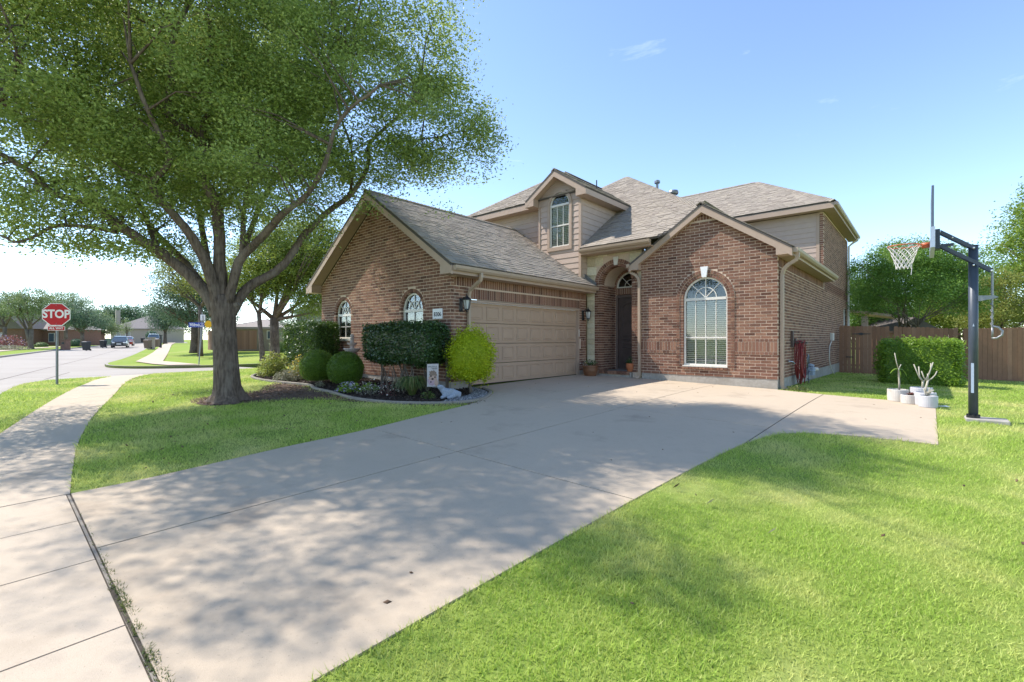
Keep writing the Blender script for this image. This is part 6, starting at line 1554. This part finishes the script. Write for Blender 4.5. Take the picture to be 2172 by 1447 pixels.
pl = empty('plumeria', p4.location + Vector((0, 0, .22)), 'bare three-pronged plumeria in the second grey-white pot', 'plant'); b = MB()
b.tube(img(p4, (.0, .2, 0), (.02, .38, 0), (.055, .52, 0)), [.02, .019, .018], 8)
for q in ([(.05, .50, 0), (-.01, .57, .02), (-.05, .70, .03)], [(.055, .51, 0), (.05, .65, .0)], [(.055, .51, 0), (.13, .55, 0), (.20, .62, .0), (.24, .70, .0)]): b.tube(img(p4, *q), [.013, .011, .010, .009][:len(q)], 8)
b.build('stem', M['cane'], pl, smooth_=True)
pl = empty('antler_plant', p5.location + Vector((0, 0, .19)), 'small white antler-like stems in the frontmost pot', 'plant'); b = MB()
for k in range(9): b.tube([Vector(p5.location) + Vector((random.uniform(-.03, .03), random.uniform(-.03, .03), .19)), Vector(p5.location) + Vector((random.uniform(-.06, .06), random.uniform(-.05, .05), .27)), Vector(p5.location) + Vector((random.uniform(-.09, .09), random.uniform(-.05, .05), random.uniform(.3, .4)))], [.012, .010, .008], 6)
b.build('stem', M['cane'], pl, smooth_=True)
bp = pot('planter', 'wide brown glazed pot beside the garage jamb', (-8.12, 12.98), .24, .34, M['potbrown'], group=None, taper=.80)
b = MB(); b.lathe([(.243, .265), (.262, .285), (.262, .33), (.243, .345)], (0, 0, 0), 28); b.build('rim', M['potbrown'], bp, local=True)
pl = empty('trailing_plant', bp.location + Vector((0, 0, .3)), 'sparse trailing plant with white blooms in the brown pot', 'plant')
add_leaves('leaves', np.array(bp.location) + np.array([0, 0, .40]) + in_ball(170, .6) * np.array([.26, .26, .14]), .07, .03, M['holly'], pl, up=.4); add_leaves('flowers', np.array(bp.location) + np.array([-.1, -.1, .40]) + in_ball(14, .4) * np.array([.2, .2, .08]), .05, .045, M['petal_w'], pl, up=.8)['kind'] = 'stuff'
op = pot('planter', 'orange terracotta jar on the porch step', (-7.03, 13.62), .135, .26, M['terracotta'], group=None, taper=.7); op.location.z = .15
pl = empty('potted_plant', op.location + Vector((0, 0, .22)), 'dark leafy plant in the orange jar', 'plant'); add_leaves('leaves', np.array(op.location) + np.array([0, 0, .34]) + in_ball(110, .6) * np.array([.15, .15, .14]), .09, .035, M['holly'], pl, up=.3)
b = MB()
for k in range(5): b.tube([Vector(op.location) + Vector((0, 0, .2)), Vector(op.location) + Vector((random.uniform(-.1, .1), random.uniform(-.1, .1), random.uniform(.36, .5)))], [.008, .004], 5)
b.build('stem', M['twig'], pl)

# ------------------------------------------------------------------ wall lamps
def lantern(label, y, zc):
    o = empty('wall_lantern', (GX + .005, y, zc), label, 'lamp', 'wall lanterns either side of the garage door'); b = MB()
    b.cbox(0, .025, -.055, .055, -.19, .15, .008); b.tube([(.02, 0, .08), (.10, 0, .16), (.19, 0, .17), (.215, 0, .13)], [.014, .012, .011, .011], 8); b.tube([(.02, 0, -.13), (.09, 0, -.19), (.17, 0, -.17), (.22, 0, -.14)], [.011, .010, .009, .009], 8); b.ball((.22, 0, -.19), .022, 8, 6); b.build('bracket', M['iron'], o, local=True)
    b = MB()
    def hexr(r, z, k=6): return [(.22 + r * math.cos(2 * math.pi * i / k), r * math.sin(2 * math.pi * i / k), z) for i in range(k)]
    b.loft([hexr(.045, -.16), hexr(.06, -.145), hexr(.06, -.125)], True, True); b.loft([hexr(.118, .085), hexr(.118, .098), hexr(.07, .15), hexr(.03, .175), hexr(.018, .20)], True, True); b.ball((.22, 0, .215), .018, 8, 6); b.tube([(.22, 0, .225), (.22, 0, .265)], [.010, .003], 6)
    for i in range(6):
        t = 2 * math.pi * i / 6; b.tube([(.22 + .058 * math.cos(t), .058 * math.sin(t), -.13), (.22 + .098 * math.cos(t), .098 * math.sin(t), .09)], .0085, 5)
    b.build('cage', M['iron'], o, local=True)
    b = MB(); b.loft([hexr(.052, -.125), hexr(.09, .086)], True, True); b.build('lamp_glass', M['lampglass'], o, local=True); return o
lantern('black lantern on the brick between the golden shrub and the garage door', 7.76, 2.05); lantern('black lantern between the garage door and the porch arch', 13.24, 2.0)

# ------------------------------------------------------------------ side wall fittings
hs_ = empty('garden_hose', (B1 + .12, 15.5, .6), 'coil of red garden hose hung on the side wall', 'hose')
b = MB()
for i in range(9):
    yy, rz_, ry_, xo = 15.45 + random.uniform(-.05, .05), random.uniform(.50, .64), random.uniform(.20, .34), B1 + .07 + i * .024; zt = 1.16 - random.uniform(0, .05); pts = []
    for k in range(29): t = 2 * math.pi * k / 28; pts.append((xo + .012 * math.sin(2 * t + i), yy + ry_ * math.sin(t) * (1 - .25 * math.cos(t)), zt - rz_ + rz_ * math.cos(t)))
    b.tube(pts, .0125, 7)
b.tube([(B1 + .2, 15.8, .3), (B1 + .2, 15.9, .05), (B1 + .18, 15.9, -.2)], .0125, 7); b.tube([(B1 + .1, 14.75, .55), (B1 + .14, 14.95, .48), (B1 + .2, 15.15, .3), (B1 + .2, 15.3, -.05)], .0125, 7); b.build('coil', M['hose'], hs_, smooth_=True)
b = MB(); b.tube([(B1 + .03, 14.55, .58), (B1 + .10, 14.72, .56), (B1 + .13, 14.85, .50)], [.012, .016, .018], 8); b.build('nozzle', M['chrome'], hs_)
b = MB(); b.box(B1 + .002, B1 + .06, 15.0, 15.12, .95, 1.42); b.box(B1 + .06, B1 + .34, 15.35, 15.55, 1.05, 1.10); b.box(B1 + .002, B1 + .06, 15.38, 15.52, .95, 1.2); hh = b.build('hose_hanger', M['doorwood']); tag(hh, 'brown hose hanger fixed to the side wall', 'hose hanger')
gm = empty('gas_meter', (B1 + .22, 16.75, g(B1 + .2, 16.75)), 'grey gas meter and pipework at the foot of the side wall', 'gas meter')
b = MB(); x = B1 + .2; y = 16.75
b.cbox(x - .10, x + .11, y - .10, y + .16, .08, .34, .03); b.lathe([(.02, .34), (.11, .36), (.10, .40), (.02, .43)], (x, y + .02, 0), 14); b.lathe([(.10, 0), (.115, .02), (.10, .05), (.03, .055)], (x + .03, y - .02, .19), 14); b.build('meter_body', M['meter'], gm)
b = MB(); b.tube([(x - .05, y - .12, .3), (x - .05, y - .12, .62), (x - .05, y, .70), (x - .05, y + .10, .66), (x - .05, y + .10, .40)], .02, 8); b.tube([(x - .1, y - .7, .72), (x - .1, y, .72)], .016, 8); b.tube([(x + .0, y - .25, -.25), (x + .0, y - .25, .18), (x + .0, y - .1, .2)], .02, 8); b.ball((x, y - .25, -.02), .04, 8, 6); b.build('pipe', M['galv'], gm, smooth_=True)
b = MB(); b.tube([(x + .08, y + .18, .26), (x + .16, y + .24, .25)], [.055, .06], 14); b.build('dial', M['pvc'], gm)
ub = empty('utility_box', (B1 + .03, 22.5, 1.2), 'small cream utility box with a cable down the side wall', 'utility box')
b = MB(); b.cbox(B1 + .002, B1 + .11, 22.3, 22.62, 1.13, 1.42, .01); b.build('box', M['pvc'], ub); b = MB(); b.tube([(B1 + .05, 22.4, 1.13), (B1 + .04, 21.9, .9), (B1 + .04, 21.8, .4), (B1 + .05, 22.2, 0), (B1 + .12, 22.9, -.35)], .02, 7); b.build('cable', M['pvc'], ub, smooth_=True)

# ------------------------------------------------------------------ bed ornaments
fc = at(747, 756, 13.1); fz = g(fc.x, fc.y)
ft = empty('garden_fountain', (fc.x, fc.y, fz), 'tiered pinkish stone fountain behind the boxwood ball', 'fountain')
b = MB(); b.lathe([(.18, 0), (.18, .06), (.11, .10), (.08, .25), (.09, .5), (.12, .68), (.07, .74), (.10, .80)], (0, 0, 0), 18); b.build('pedestal', M['fount'], ft, local=True)
b = MB(); b.lathe([(.09, .80), (.19, .86), (.235, .93), (.225, .945), (.17, .90), (.05, .87)], (0, 0, 0), 20); b.build('lower_bowl', M['fount'], ft, local=True)
b = MB(); b.lathe([(.06, .88), (.05, .98), (.07, 1.02), (.12, 1.05), (.145, 1.10), (.13, 1.10), (.05, 1.07)], (0, 0, 0), 18); b.build('upper_bowl', M['fount'], ft, local=True)
b = MB(); b.lathe([(.045, 1.07), (.06, 1.13), (.04, 1.18), (.06, 1.22), (.035, 1.25)], (0, 0, 0), 14); b.ball((0, 0, 1.29), .055, 12, 8); b.build('finial', M['fount'], ft, local=True)
sc_ = at(950, 838, 10.0); st = empty('garden_statue', (sc_.x, sc_.y, g(sc_.x, sc_.y) + .01), 'pale grey-blue stone lamb lying down in the mulch bed', 'statue', rz=R(YAW))
b = MB()      # lying animal: a skinned chain from rump to head
me = bpy.data.meshes.new('body'); vv = [(.24, .02, .09), (.15, 0, .13), (.03, 0, .13), (-.07, 0, .13), (-.12, -.02, .20), (-.15, -.04, .285), (-.20, -.10, .26), (.10, -.10, .05), (.0, -.14, .035), (-.06, -.08, .06), (-.13, -.16, .035), (.27, -.02, .04), (-.18, .05, .27), (-.08, -.10, .27)]
ee = [(0, 1), (1, 2), (2, 3), (3, 4), (4, 5), (5, 6), (1, 7), (7, 8), (3, 9), (9, 10), (0, 11), (5, 12), (5, 13)]
me.from_pydata(vv, ee, []); me.materials.append(M['statue']); so = bpy.data.objects.new('body', me); link(so, st)
so.modifiers.new('skin', 'SKIN')
rad = [.075, .105, .09, .085, .06, .095, .055, .055, .035, .045, .032, .03, .035, .035]
for i, r in enumerate(rad): me.skin_vertices[0].data[i].radius = (r, r)
me.skin_vertices[0].data[2].use_root = True
sb = so.modifiers.new('sub', 'SUBSURF'); sb.levels = 2; sb.render_levels = 2
# garden flag
fc = at(918, 808, 10.15); fl = empty('garden_flag', (fc.x, fc.y, g(fc.x, fc.y)), 'small garden flag printed with a puppy, in the bed', 'flag', rz=R(YAW + 6)); fl.scale = (.88, .88, .88)
b = MB(); b.tube([(-.15, .015, -.1), (-.15, .015, .86), (.14, .015, .86)], .006, 6); b.build('stand', M['iron'], fl, local=True)
b = MB(); W2, z0, z1 = .14, .28, .845; NX = 8
for i in range(NX):
    for j in range(8):
        def q(i, j): return (-W2 + 2 * W2 * i / NX, .006 * math.sin(i * 1.1 + j * .5), z0 + (z1 - z0) * j / 8 + .006 * i / NX)
        b.face([q(i, j), q(i + 1, j), q(i + 1, j + 1), q(i, j + 1)])
b2 = MB(); b2.v = [(x, y + .003, z) for x, y, z in b.v]; b2.f = b.f; b2.m = b.m
cl = b.build('cloth', M['flag'], fl, local=True, smooth_=True)
def blot(cx_, cz, rx_, rz_, m, y, n=14, jit=.15):
    q = MB(); q.prism([(cx_ + rx_ * math.cos(2 * math.pi * i / n) * random.uniform(1 - jit, 1 + jit), y, cz + rz_ * math.sin(2 * math.pi * i / n) * random.uniform(1 - jit, 1 + jit)) for i in range(n)], (0, .001, 0)); q.build('print', m, cl, local=True)
brownp = mat('print_brown', (.20, .14, .10), (.28, .20, .15), 60, .85); peach = mat('print_peach', (.48, .33, .25), (.42, .28, .22), 60, .85); pinkp = mat('print_pink', (.40, .28, .30), (.45, .30, .33), 60, .85)
blot(.0, .60, .10, .09, brownp, -.012, 20, .25); blot(-.03, .42, .09, .11, pinkp, -.0125); blot(.09, .38, .05, .09, peach, -.0128); blot(.0, .50, .10, .06, peach, -.0132)
blot(-.045, .545, .022, .018, M['dark'], -.0145, 10, .1); blot(.055, .52, .022, .018, M['dark'], -.0145, 10, .1); blot(-.005, .475, .03, .022, M['dark'], -.0148, 10, .1); blot(-.045, .40, .022, .018, M['dark'], -.0148, 10, .2)
for k in range(7): blot(-.10 + .033 * k, .775 + .006 * math.sin(k * 2), .012, .010, M['iron'], -.0118, 6, .4); blot(-.02 + .02 * k, .73 + .006 * math.cos(k * 2), .008, .012, M['iron'], -.0119, 6, .4)
pc = at(948, 812, 10.9); po = empty('wooden_post', (pc.x, pc.y, g(pc.x, pc.y)), 'crooked weathered wooden post left of the golden shrub', 'post')
b = MB(); b.tube([(0, 0, -.1), (.01, 0, .3), (.0, 0, .6), (-.03, 0, .85), (-.045, 0, 1.15)], [.04, .037, .035, .034, .03], 8, jitter=.08); b.build('shaft', M['post'], po, local=True, smooth_=True)
# dropped paper by the slab corner, loose pale leaves on the lawn
c = at(1999, 883, 9.2); zz = g(c.x, c.y) + .03
b = MB(); b.prism([c + Vector((-.1, -.02, zz - c.z)), c + Vector((.0, -.05, zz - c.z + .012)), c + Vector((.11, .0, zz - c.z + .005)), c + Vector((.05, .05, zz - c.z + .02)), c + Vector((-.07, .04, zz - c.z + .004))], (0, 0, .006)); tag(b.build('paper_scrap', M['signwhite']), 'crumpled white scrap on the grass right of the pots', 'litter')
for px_, py_, lb in ((1506, 1087, 'curled pale dead leaf standing on the right lawn'), (1434, 1054, 'small dry pale leaf on the lawn near the drive'), (1637, 1148, 'thin pale twig lying in the shaded lawn')):
    d_ = (1.19 + .32) * 985 / (py_ - 719); c = at(px_, py_, d_); c.z = g(c.x, c.y) + .03; b = MB(); b.face([c + Vector((-.03, -.012, 0)), c + Vector((.0, -.01, .035)), c + Vector((.035, .012, .06)), c + Vector((.005, .02, .02))]); tag(b.build('dead_leaf', M['litter'] if 'dry' in lb else M['silver']), lb, 'leaf')

# ------------------------------------------------------------------ signs
sp = at(120, 815, 12.57); sg_ = empty('stop_sign', (sp.x, sp.y, g(sp.x, sp.y)), 'red octagonal STOP sign with an ALL WAY plate on the verge', 'road sign', rz=R(YAW + 20))
b = MB(); zt = 1.95 - sg_.location.z
pr = [(-.03, 0), (-.018, .0), (-.012, -.022), (.012, -.022), (.018, 0), (.03, 0), (.03, .004), (.014, .004), (.010, -.016), (-.010, -.016), (-.014, .004), (-.03, .004)]
b.loft([[(x, y + .02, -.3) for x, y in pr], [(x, y + .02, 2.17) for x, y in pr]], True, True); b.build('post', M['galv'], sg_, local=True)
def octo(r, y, z, y2):
    a = [(r / math.cos(math.pi / 8) * math.cos(math.pi / 8 + i * math.pi / 4), y, z + r / math.cos(math.pi / 8) * math.sin(math.pi / 8 + i * math.pi / 4)) for i in range(8)]; return [a, [(p[0], y2, p[2]) for p in a]]
zc = 1.85 - sg_.location.z
b = MB(); b.loft(octo(.303, -.012, zc, -.006), True, True); pa = b.build('sign_panel', M['signwhite'], sg_, local=True); b = MB(); b.loft(octo(.285, -.0145, zc, -.011), True, True); rf = b.build('sign_face', M['red'], pa, local=True)
text('lettering', 'STOP', .305, M['signwhite'], pa, (0, -.0165, zc + .005), (R(90), 0, 0), .001, .010, xs=.80)
for z in (.24, -.24): b = MB(); b.ball((0, -.016, zc + z), .010, 8, 5); b.build('bolt', M['galv'], pa, local=True)
b = MB(); z2 = zc - .303 - .072; b.cbox(-.185, .185, -.012, -.006, z2 - .06, z2 + .06, .001); pb = b.build('plate', M['signwhite'], sg_, local=True); b = MB(); b.box(-.174, .174, -.0145, -.011, z2 - .05, z2 + .05); b.build('plate_face', M['red'], pb, local=True); text('lettering', 'ALL WAY', .075, M['signwhite'], pb, (0, -.0165, z2), (R(90), 0, 0), .001, .0022, xs=.92)
sp = at(421, 776, 26.6); ss = empty('street_name_sign', (sp.x, sp.y, sp.z - .02), 'street corner pole with a blue Wildrock name sign and a yellow marker', 'road sign', rz=R(YAW + 18))
b = MB(); b.tube([(0, 0, -.3), (.14, 0, 2.3), (.20, 0, 3.1)], .032, 8); b.tube([(.07, -.03, .7), (.24, -.03, 2.5), (.23, -.03, 2.9)], .026, 8); b.build('post', M['galv'], ss, local=True)
b = MB(); b.box(-.47, .30, -.05, -.035, 2.22, 2.50); nb = b.build('name_blade', M['blue'], ss, local=True); text('lettering', 'Wildrock', .26, M['signwhite'], nb, (-.17, -.054, 2.36), (R(90), 0, 0), .002, .006, xs=.50); text('lettering', 'Ct', .13, M['signwhite'], nb, (.19, -.054, 2.43), (R(90), 0, 0), .002, .003); text('lettering', '8300', .10, M['signwhite'], nb, (.19, -.054, 2.29), (R(90), 0, 0), .002, .003)
b = MB(); b.box(.10, .34, -.03, -.018, 2.62, 2.95); b.build('plate', M['signwhite'], ss, local=True)
b = MB(); b.tube([(.28, -.04, 2.40), (.40, -.04, 2.40)], .015, 6); b.prism([(.50 + .19 * math.cos(math.pi * i / 4 + .39), -.05, 2.40 + .22 * math.sin(math.pi * i / 4 + .39)) for i in range(8)], (0, .015, 0)); b.build('yellow_marker', M['yellow'], ss, local=True)

# ------------------------------------------------------------------ far houses, fences, bins, cars
def hip_house(name, label, px, py, d, wd, dp, hw, pitch, wallm, roofm, yaw=0, door=True, gable=False, wins=((-.3, .9, 1.2, 1.3),)):
    p = at(px, py, d); o = empty(name, p, label, 'house', rz=R(YAW + yaw)); w2 = wd / 2
    b = MB(); b.box(-w2, w2, 0, dp, -1, hw); wl = b.build('wall', wallm, o, local=True)
    b = MB(); e = .4; rh = min(wd, dp) / 2 * pitch + e * pitch
    if gable: b.prism([(-w2 - e, -e, hw), (w2 + e, -e, hw), (0, -e, hw + (w2 + e) * pitch)], (0, dp + 2 * e, 0))
    else:
        k = min(wd, dp) / 2; c = [(-w2 - e, -e, hw), (w2 + e, -e, hw), (w2 + e, dp + e, hw), (-w2 - e, dp + e, hw)]
        if wd > dp: r_ = [(-w2 + k, dp / 2, hw + rh), (w2 - k, dp / 2, hw + rh)]
        else: r_ = [(0, k, hw + rh), (0, dp - k, hw + rh)]
        if wd > dp: b.face([c[0], c[1], r_[1], r_[0]]); b.face([c[2], c[3], r_[0], r_[1]]); b.face([c[1], c[2], r_[1]]); b.face([c[3], c[0], r_[0]])
        else: b.face([c[0], c[1], r_[0]]); b.face([c[1], c[2], r_[1], r_[0]]); b.face([c[2], c[3], r_[1]]); b.face([c[3], c[0], r_[0], r_[1]])
        b.face(c[::-1]); b.prism([(-w2 - e, -e - .02, hw - .2), (w2 + e, -e - .02, hw - .2), (w2 + e, -e - .02, hw + .02), (-w2 - e, -e - .02, hw + .02)], (0, .05, 0))
    b.build('roof', roofm, o, local=True)
    for (u, v, ww, hh) in wins:
        b = MB(); x = u * wd; b.box(x - ww / 2, x + ww / 2, -.06, -.01, v, v + hh); wn = b.build('window', M['white'], o, local=True)
        b = MB(); b.box(x - ww / 2 + .08, x + ww / 2 - .08, -.075, -.055, v + .08, v + hh - .08); b.build('pane', M['carglass'], wn, local=True)
    return o
hip_house('far_house', 'far house with a big grey hipped roof at the end of the street', 283, 724, 125, 11.5, 12, 3.4, .62, M['farwall'], M['farroof'], 4, wins=((-.33, .9, 1.0, 1.5), (-.12, .9, 1.2, 1.5)))
b = MB(); c = at(250, 672, 132); b.box(c.x - .5, c.x + .5, c.y - .5, c.y + .5, c.z - 3, c.z + 1.8); tag(b.build('chimney', M['pinkroof']), 'pale chimney left of the big grey hipped roof', 'chimney')
hip_house('brick_cottage', 'far brick house with a steep gable at the left edge of the street', 2, 735, 78, 6.5, 9, 3.0, 1.05, M['farbrick'], M['farroof'], 6, gable=True, wins=((.0, .9, 1.2, 1.4),))
hip_house('brick_cottage', 'far brick house wing with a pale roof under the twin-trunked tree', 66, 733, 82, 9.5, 9, 2.9, .55, M['farbrick'], M['pinkroof'], 4, wins=((.1, .6, 1.6, 1.6), (.36, .6, 1.0, 1.6), (-.3, .6, 1.2, 1.5)))
hip_house('brick_cottage', 'far dark brick house right below the STOP sign plate', 118, 731, 88, 5.5, 8, 3.3, .4, M['farbrick'], M['farroof'], 4, wins=((.2, .7, 1.2, 1.5),))
hip_house('corner_house', 'pale-roofed house behind the brown fence, between the oak trunks', 545, 735, 46, 5.5, 8, 1.9, .3, M['farwall'], M['pinkroof'], 10, wins=((.25, .7, .9, .9),))
hip_house('corner_house', 'grey-roofed neighbour house glimpsed at the corner of the hedge', 672, 735, 40, 3.4, 6, 3.0, .55, M['farwall'], M['farroof'], 5, wins=((.1, 1.3, .8, 1.0),))
def far_fence(label, px0, d0, px1, d1, py0, py1, h, m=M['fence2']):
    a, c = at(px0, py0, d0), at(px1, py1, d1); L_ = (c - a).length; k = max(3, int(L_ / .15)); root = empty('board_fence', a, label, 'fence'); dd = (c - a) / k; dn = dd.normalized(); nn = Vector((-dn.y, dn.x, 0))
    q = MB(); w_ = dd.length - .006; q.prism([(0, 0, 0), (w_, 0, 0), (w_, 0, h - .03), (w_ - .03, 0, h), (.03, 0, h), (0, 0, h - .03)], (0, .02, 0)); me = q.mesh('picket', m)
    for i in range(k):
        o = bpy.data.objects.new('picket', me); link(o, root); o.matrix_local = Matrix.Translation(dd * i) @ Matrix(((dn.x, nn.x, 0, 0), (dn.y, nn.y, 0, 0), (0, 0, 1, 0), (0, 0, 0, 1)))
    b = MB()
    for z in (.3, h - .3): b.prism([nn * .03 + Vector((0, 0, z)), dd * k + nn * .03 + Vector((0, 0, z)), dd * k + nn * .03 + Vector((0, 0, z + .09)), nn * .03 + Vector((0, 0, z + .09))], nn * .04)
    b.build('rail', m, root, local=True); return root
far_fence('curved end of the brown fence on the corner lot, left of the oak trunk', 441, 44, 455, 41, 742, 743, 1.75); far_fence('brown fence on the corner lot, seen right of the oak trunk', 455, 41.1, 545, 43, 743, 741, 1.75)
b = MB(); a, c = at(203, 733, 98), at(262, 731, 120); b.prism([a, c, c + Vector((0, 0, 1.5)), a + Vector((0, 0, 1.5))], (0.2, 1.6, 0)); tag(b.build('hedge_row', M['far2']), 'long dark hedge in the shade behind the parked car', 'hedge')
def wheelie(label, px, py, d, m, yaw=0, group='rubbish bins along the street'):
    o = empty('wheelie_bin', at(px, py, d), label, 'bin', group, R(YAW + yaw)); b = MB()
    def rc(x, y0, y1, z): return [(-x, y0, z), (x, y0, z), (x, y1, z), (-x, y1, z)]
    b.loft([rc(.23, -.22, .26, .06), rc(.29, -.32, .30, .98)], True, True); b.build('body', m, o, local=True)
    b = MB(); b.loft([rc(.31, -.35, .32, .98), rc(.31, -.33, .32, 1.04), rc(.22, -.2, .25, 1.09)], True, True); b.tube([(-.26, .36, .97), (.26, .36, .97)], .02, 6); b.build('lid', m, o, local=True)
    for s in (-1, 1): b = MB(); b.tube([(s * .25 - .03, .27, .10), (s * .25 + .03, .27, .10)], .10, 12); b.build('wheel', M['tyre'], o, local=True)
    return o
wheelie('dark wheelie bin at the far kerb, nearest to the STOP sign pole', 183, 744, 55, M['bin']); wheelie('dark wheelie bin left of the parked dark car', 219, 738, 66, M['bin'], 8); wheelie('dark wheelie bin behind the parked dark car', 276, 730, 84, M['bin'], 4); wheelie('dark green bin at the far bend of the street', 303, 727, 104, M['bin'], 12)
wheelie('brown bin standing at the end of the verge by the mailboxes', 313, 740, 56, M['binbrown']); wheelie('brown bin behind the pale mailbox pillar', 332, 737, 60, M['binbrown'], 10)
def pillar(label, px, py, d, wd, h, m):
    o = empty('mailbox_pillar', at(px, py, d), label, 'mailbox', None, R(YAW)); b = MB(); b.cbox(-wd / 2, wd / 2, -wd / 2, wd / 2, -.3, h, .03); b.box(-wd / 2 - .05, wd / 2 + .05, -wd / 2 - .05, wd / 2 + .05, h, h + .1); b.build('pillar', m, o, local=True); b = MB(); b.box(-.14, .14, -wd / 2 - .03, -wd / 2 + .05, h * .6, h * .6 + .25); b.build('mailbox_door', M['iron'], o, local=True); return o
pillar('square brick mailbox pillar right of the STOP sign pole', 139, 743, 58, .68, 1.25, M['farbrick']); pillar('pale brick mailbox pillar between two bins on the far verge', 321, 738, 57, .55, 1.2, M['farwall']); pillar('dark mailbox post past the bins on the far verge', 341, 735, 62, .2, 1.45, M['iron'])
def car(label, px, py, d, m, yaw, h=1.68, ln=4.6):
    o = empty('parked_car', at(px, py, d), label, 'car', None, R(YAW + yaw)); W = .92
    def sec(x, zl, zh, wl, wh): return [(-wl, x, zl), (wl, x, zl), (wl * 1.02, x, zl + (zh - zl) * .5), (wh, x, zh), (-wh, x, zh), (-wl * 1.02, x, zl + (zh - zl) * .5)]
    b = MB(); b.loft([sec(0, .35, .78, .78, .72), sec(.12, .25, .92, .88, .82), sec(1.1, .22, 1.04, W, .86), sec(2.4, .22, 1.08, W, .88), sec(3.9, .22, 1.08, W, .86), sec(ln - .15, .28, 1.05, .88, .82), sec(ln, .4, .95, .78, .74)], True, True); b.build('body', m, o, local=True, smooth_=False)
    b = MB(); b.loft([sec(1.05, 1.03, 1.05, .84, .82), sec(1.75, 1.05, h - .06, .85, .66), sec(2.3, 1.05, h, .85, .68), sec(3.7, 1.05, h - .02, .85, .67), sec(ln - .3, 1.04, 1.10, .82, .78)], True, True); b.build('cabin_glass', M['carglass'], o, local=True)
    b = MB(); b.loft([sec(1.72, h - .08, h - .02, .68, .62), sec(2.3, h - .04, h + .03, .69, .63), sec(3.75, h - .06, h + .01, .68, .62)], True, True); b.build('roof_panel', m, o, local=True)
    for sx in (-1, 1):
        b = MB(); b.cbox(sx * .62 - .17, sx * .62 + .17, -.02, .14, .68, .84, .03); b.build('headlight', M['headlight'], o, local=True)
        for y in (.85, ln - .9): b = MB(); b.tube([(sx * .72, y, .33), (sx * .93, y, .33)], .33, 18); wh = b.build('wheel', M['tyre'], o, local=True); b = MB(); b.tube([(sx * .925, y, .33), (sx * .945, y, .33)], .2, 14); b.build('rim', M['galv'], wh, local=True)
    b = MB(); b.box(-.5, .5, -.03, .02, .45, .66); b.build('grille', M['dark'], o, local=True); b = MB(); b.box(-.26, .26, -.045, -.02, .50, .61); b.build('number_plate', M['signwhite'], o, local=True)
    return o
car('dark grey car parked facing us at the far kerb', 252, 738, 67, M['suv'], 36); car('small red car parked behind the dark grey car', 266, 734, 74, M['redcar'], 36, 1.5, 4.2); car('white pickup-sized car parked by the far mailboxes', 325, 730, 86, M['whitecar'], 36, 1.9, 5.0)
# low planting across the street
bunch('flowering_shrub', 'pink and red flowering shrub in front of the brick gable', 'shrub', tuple(at(18, 738, 68))[:2], 2.2, 1.9, 1500, M['redleaf'], .22, [(M['petal_p'], 60, .2)])
bunch('flowering_shrub', 'pale grassy planting below the pink shrub at the left edge', 'shrub', tuple(at(15, 748, 52))[:2], 2.0, .6, 900, M['silver'], .2)
shrub_ball('round_shrub', 'rounded dark shrub under the round street tree', 'shrub', tuple(at(162, 728, 76)), .9, .7, 900, M['far2'], .2, core=True); shrub_ball('round_shrub', 'low grey shrub before the brick house windows', 'shrub', tuple(at(88, 733, 72)), .8, .5, 800, M['far1'], .2, core=True); shrub_ball('round_shrub', 'dark shrub to the right of the far grey-roofed house', 'shrub', tuple(at(322, 712, 118)), 1.3, 1.2, 900, M['far2'], .3)
shrub_box('hedge', 'low clipped hedge on the corner lot between the two oak trunks', 'hedge', *(lambda c: (c.x - .8, c.x + .8, c.y - .4, c.y + .4, c.z - .1, c.z + .75))(at(590, 745, 38)), 1600, M['far1'], .14, .2)
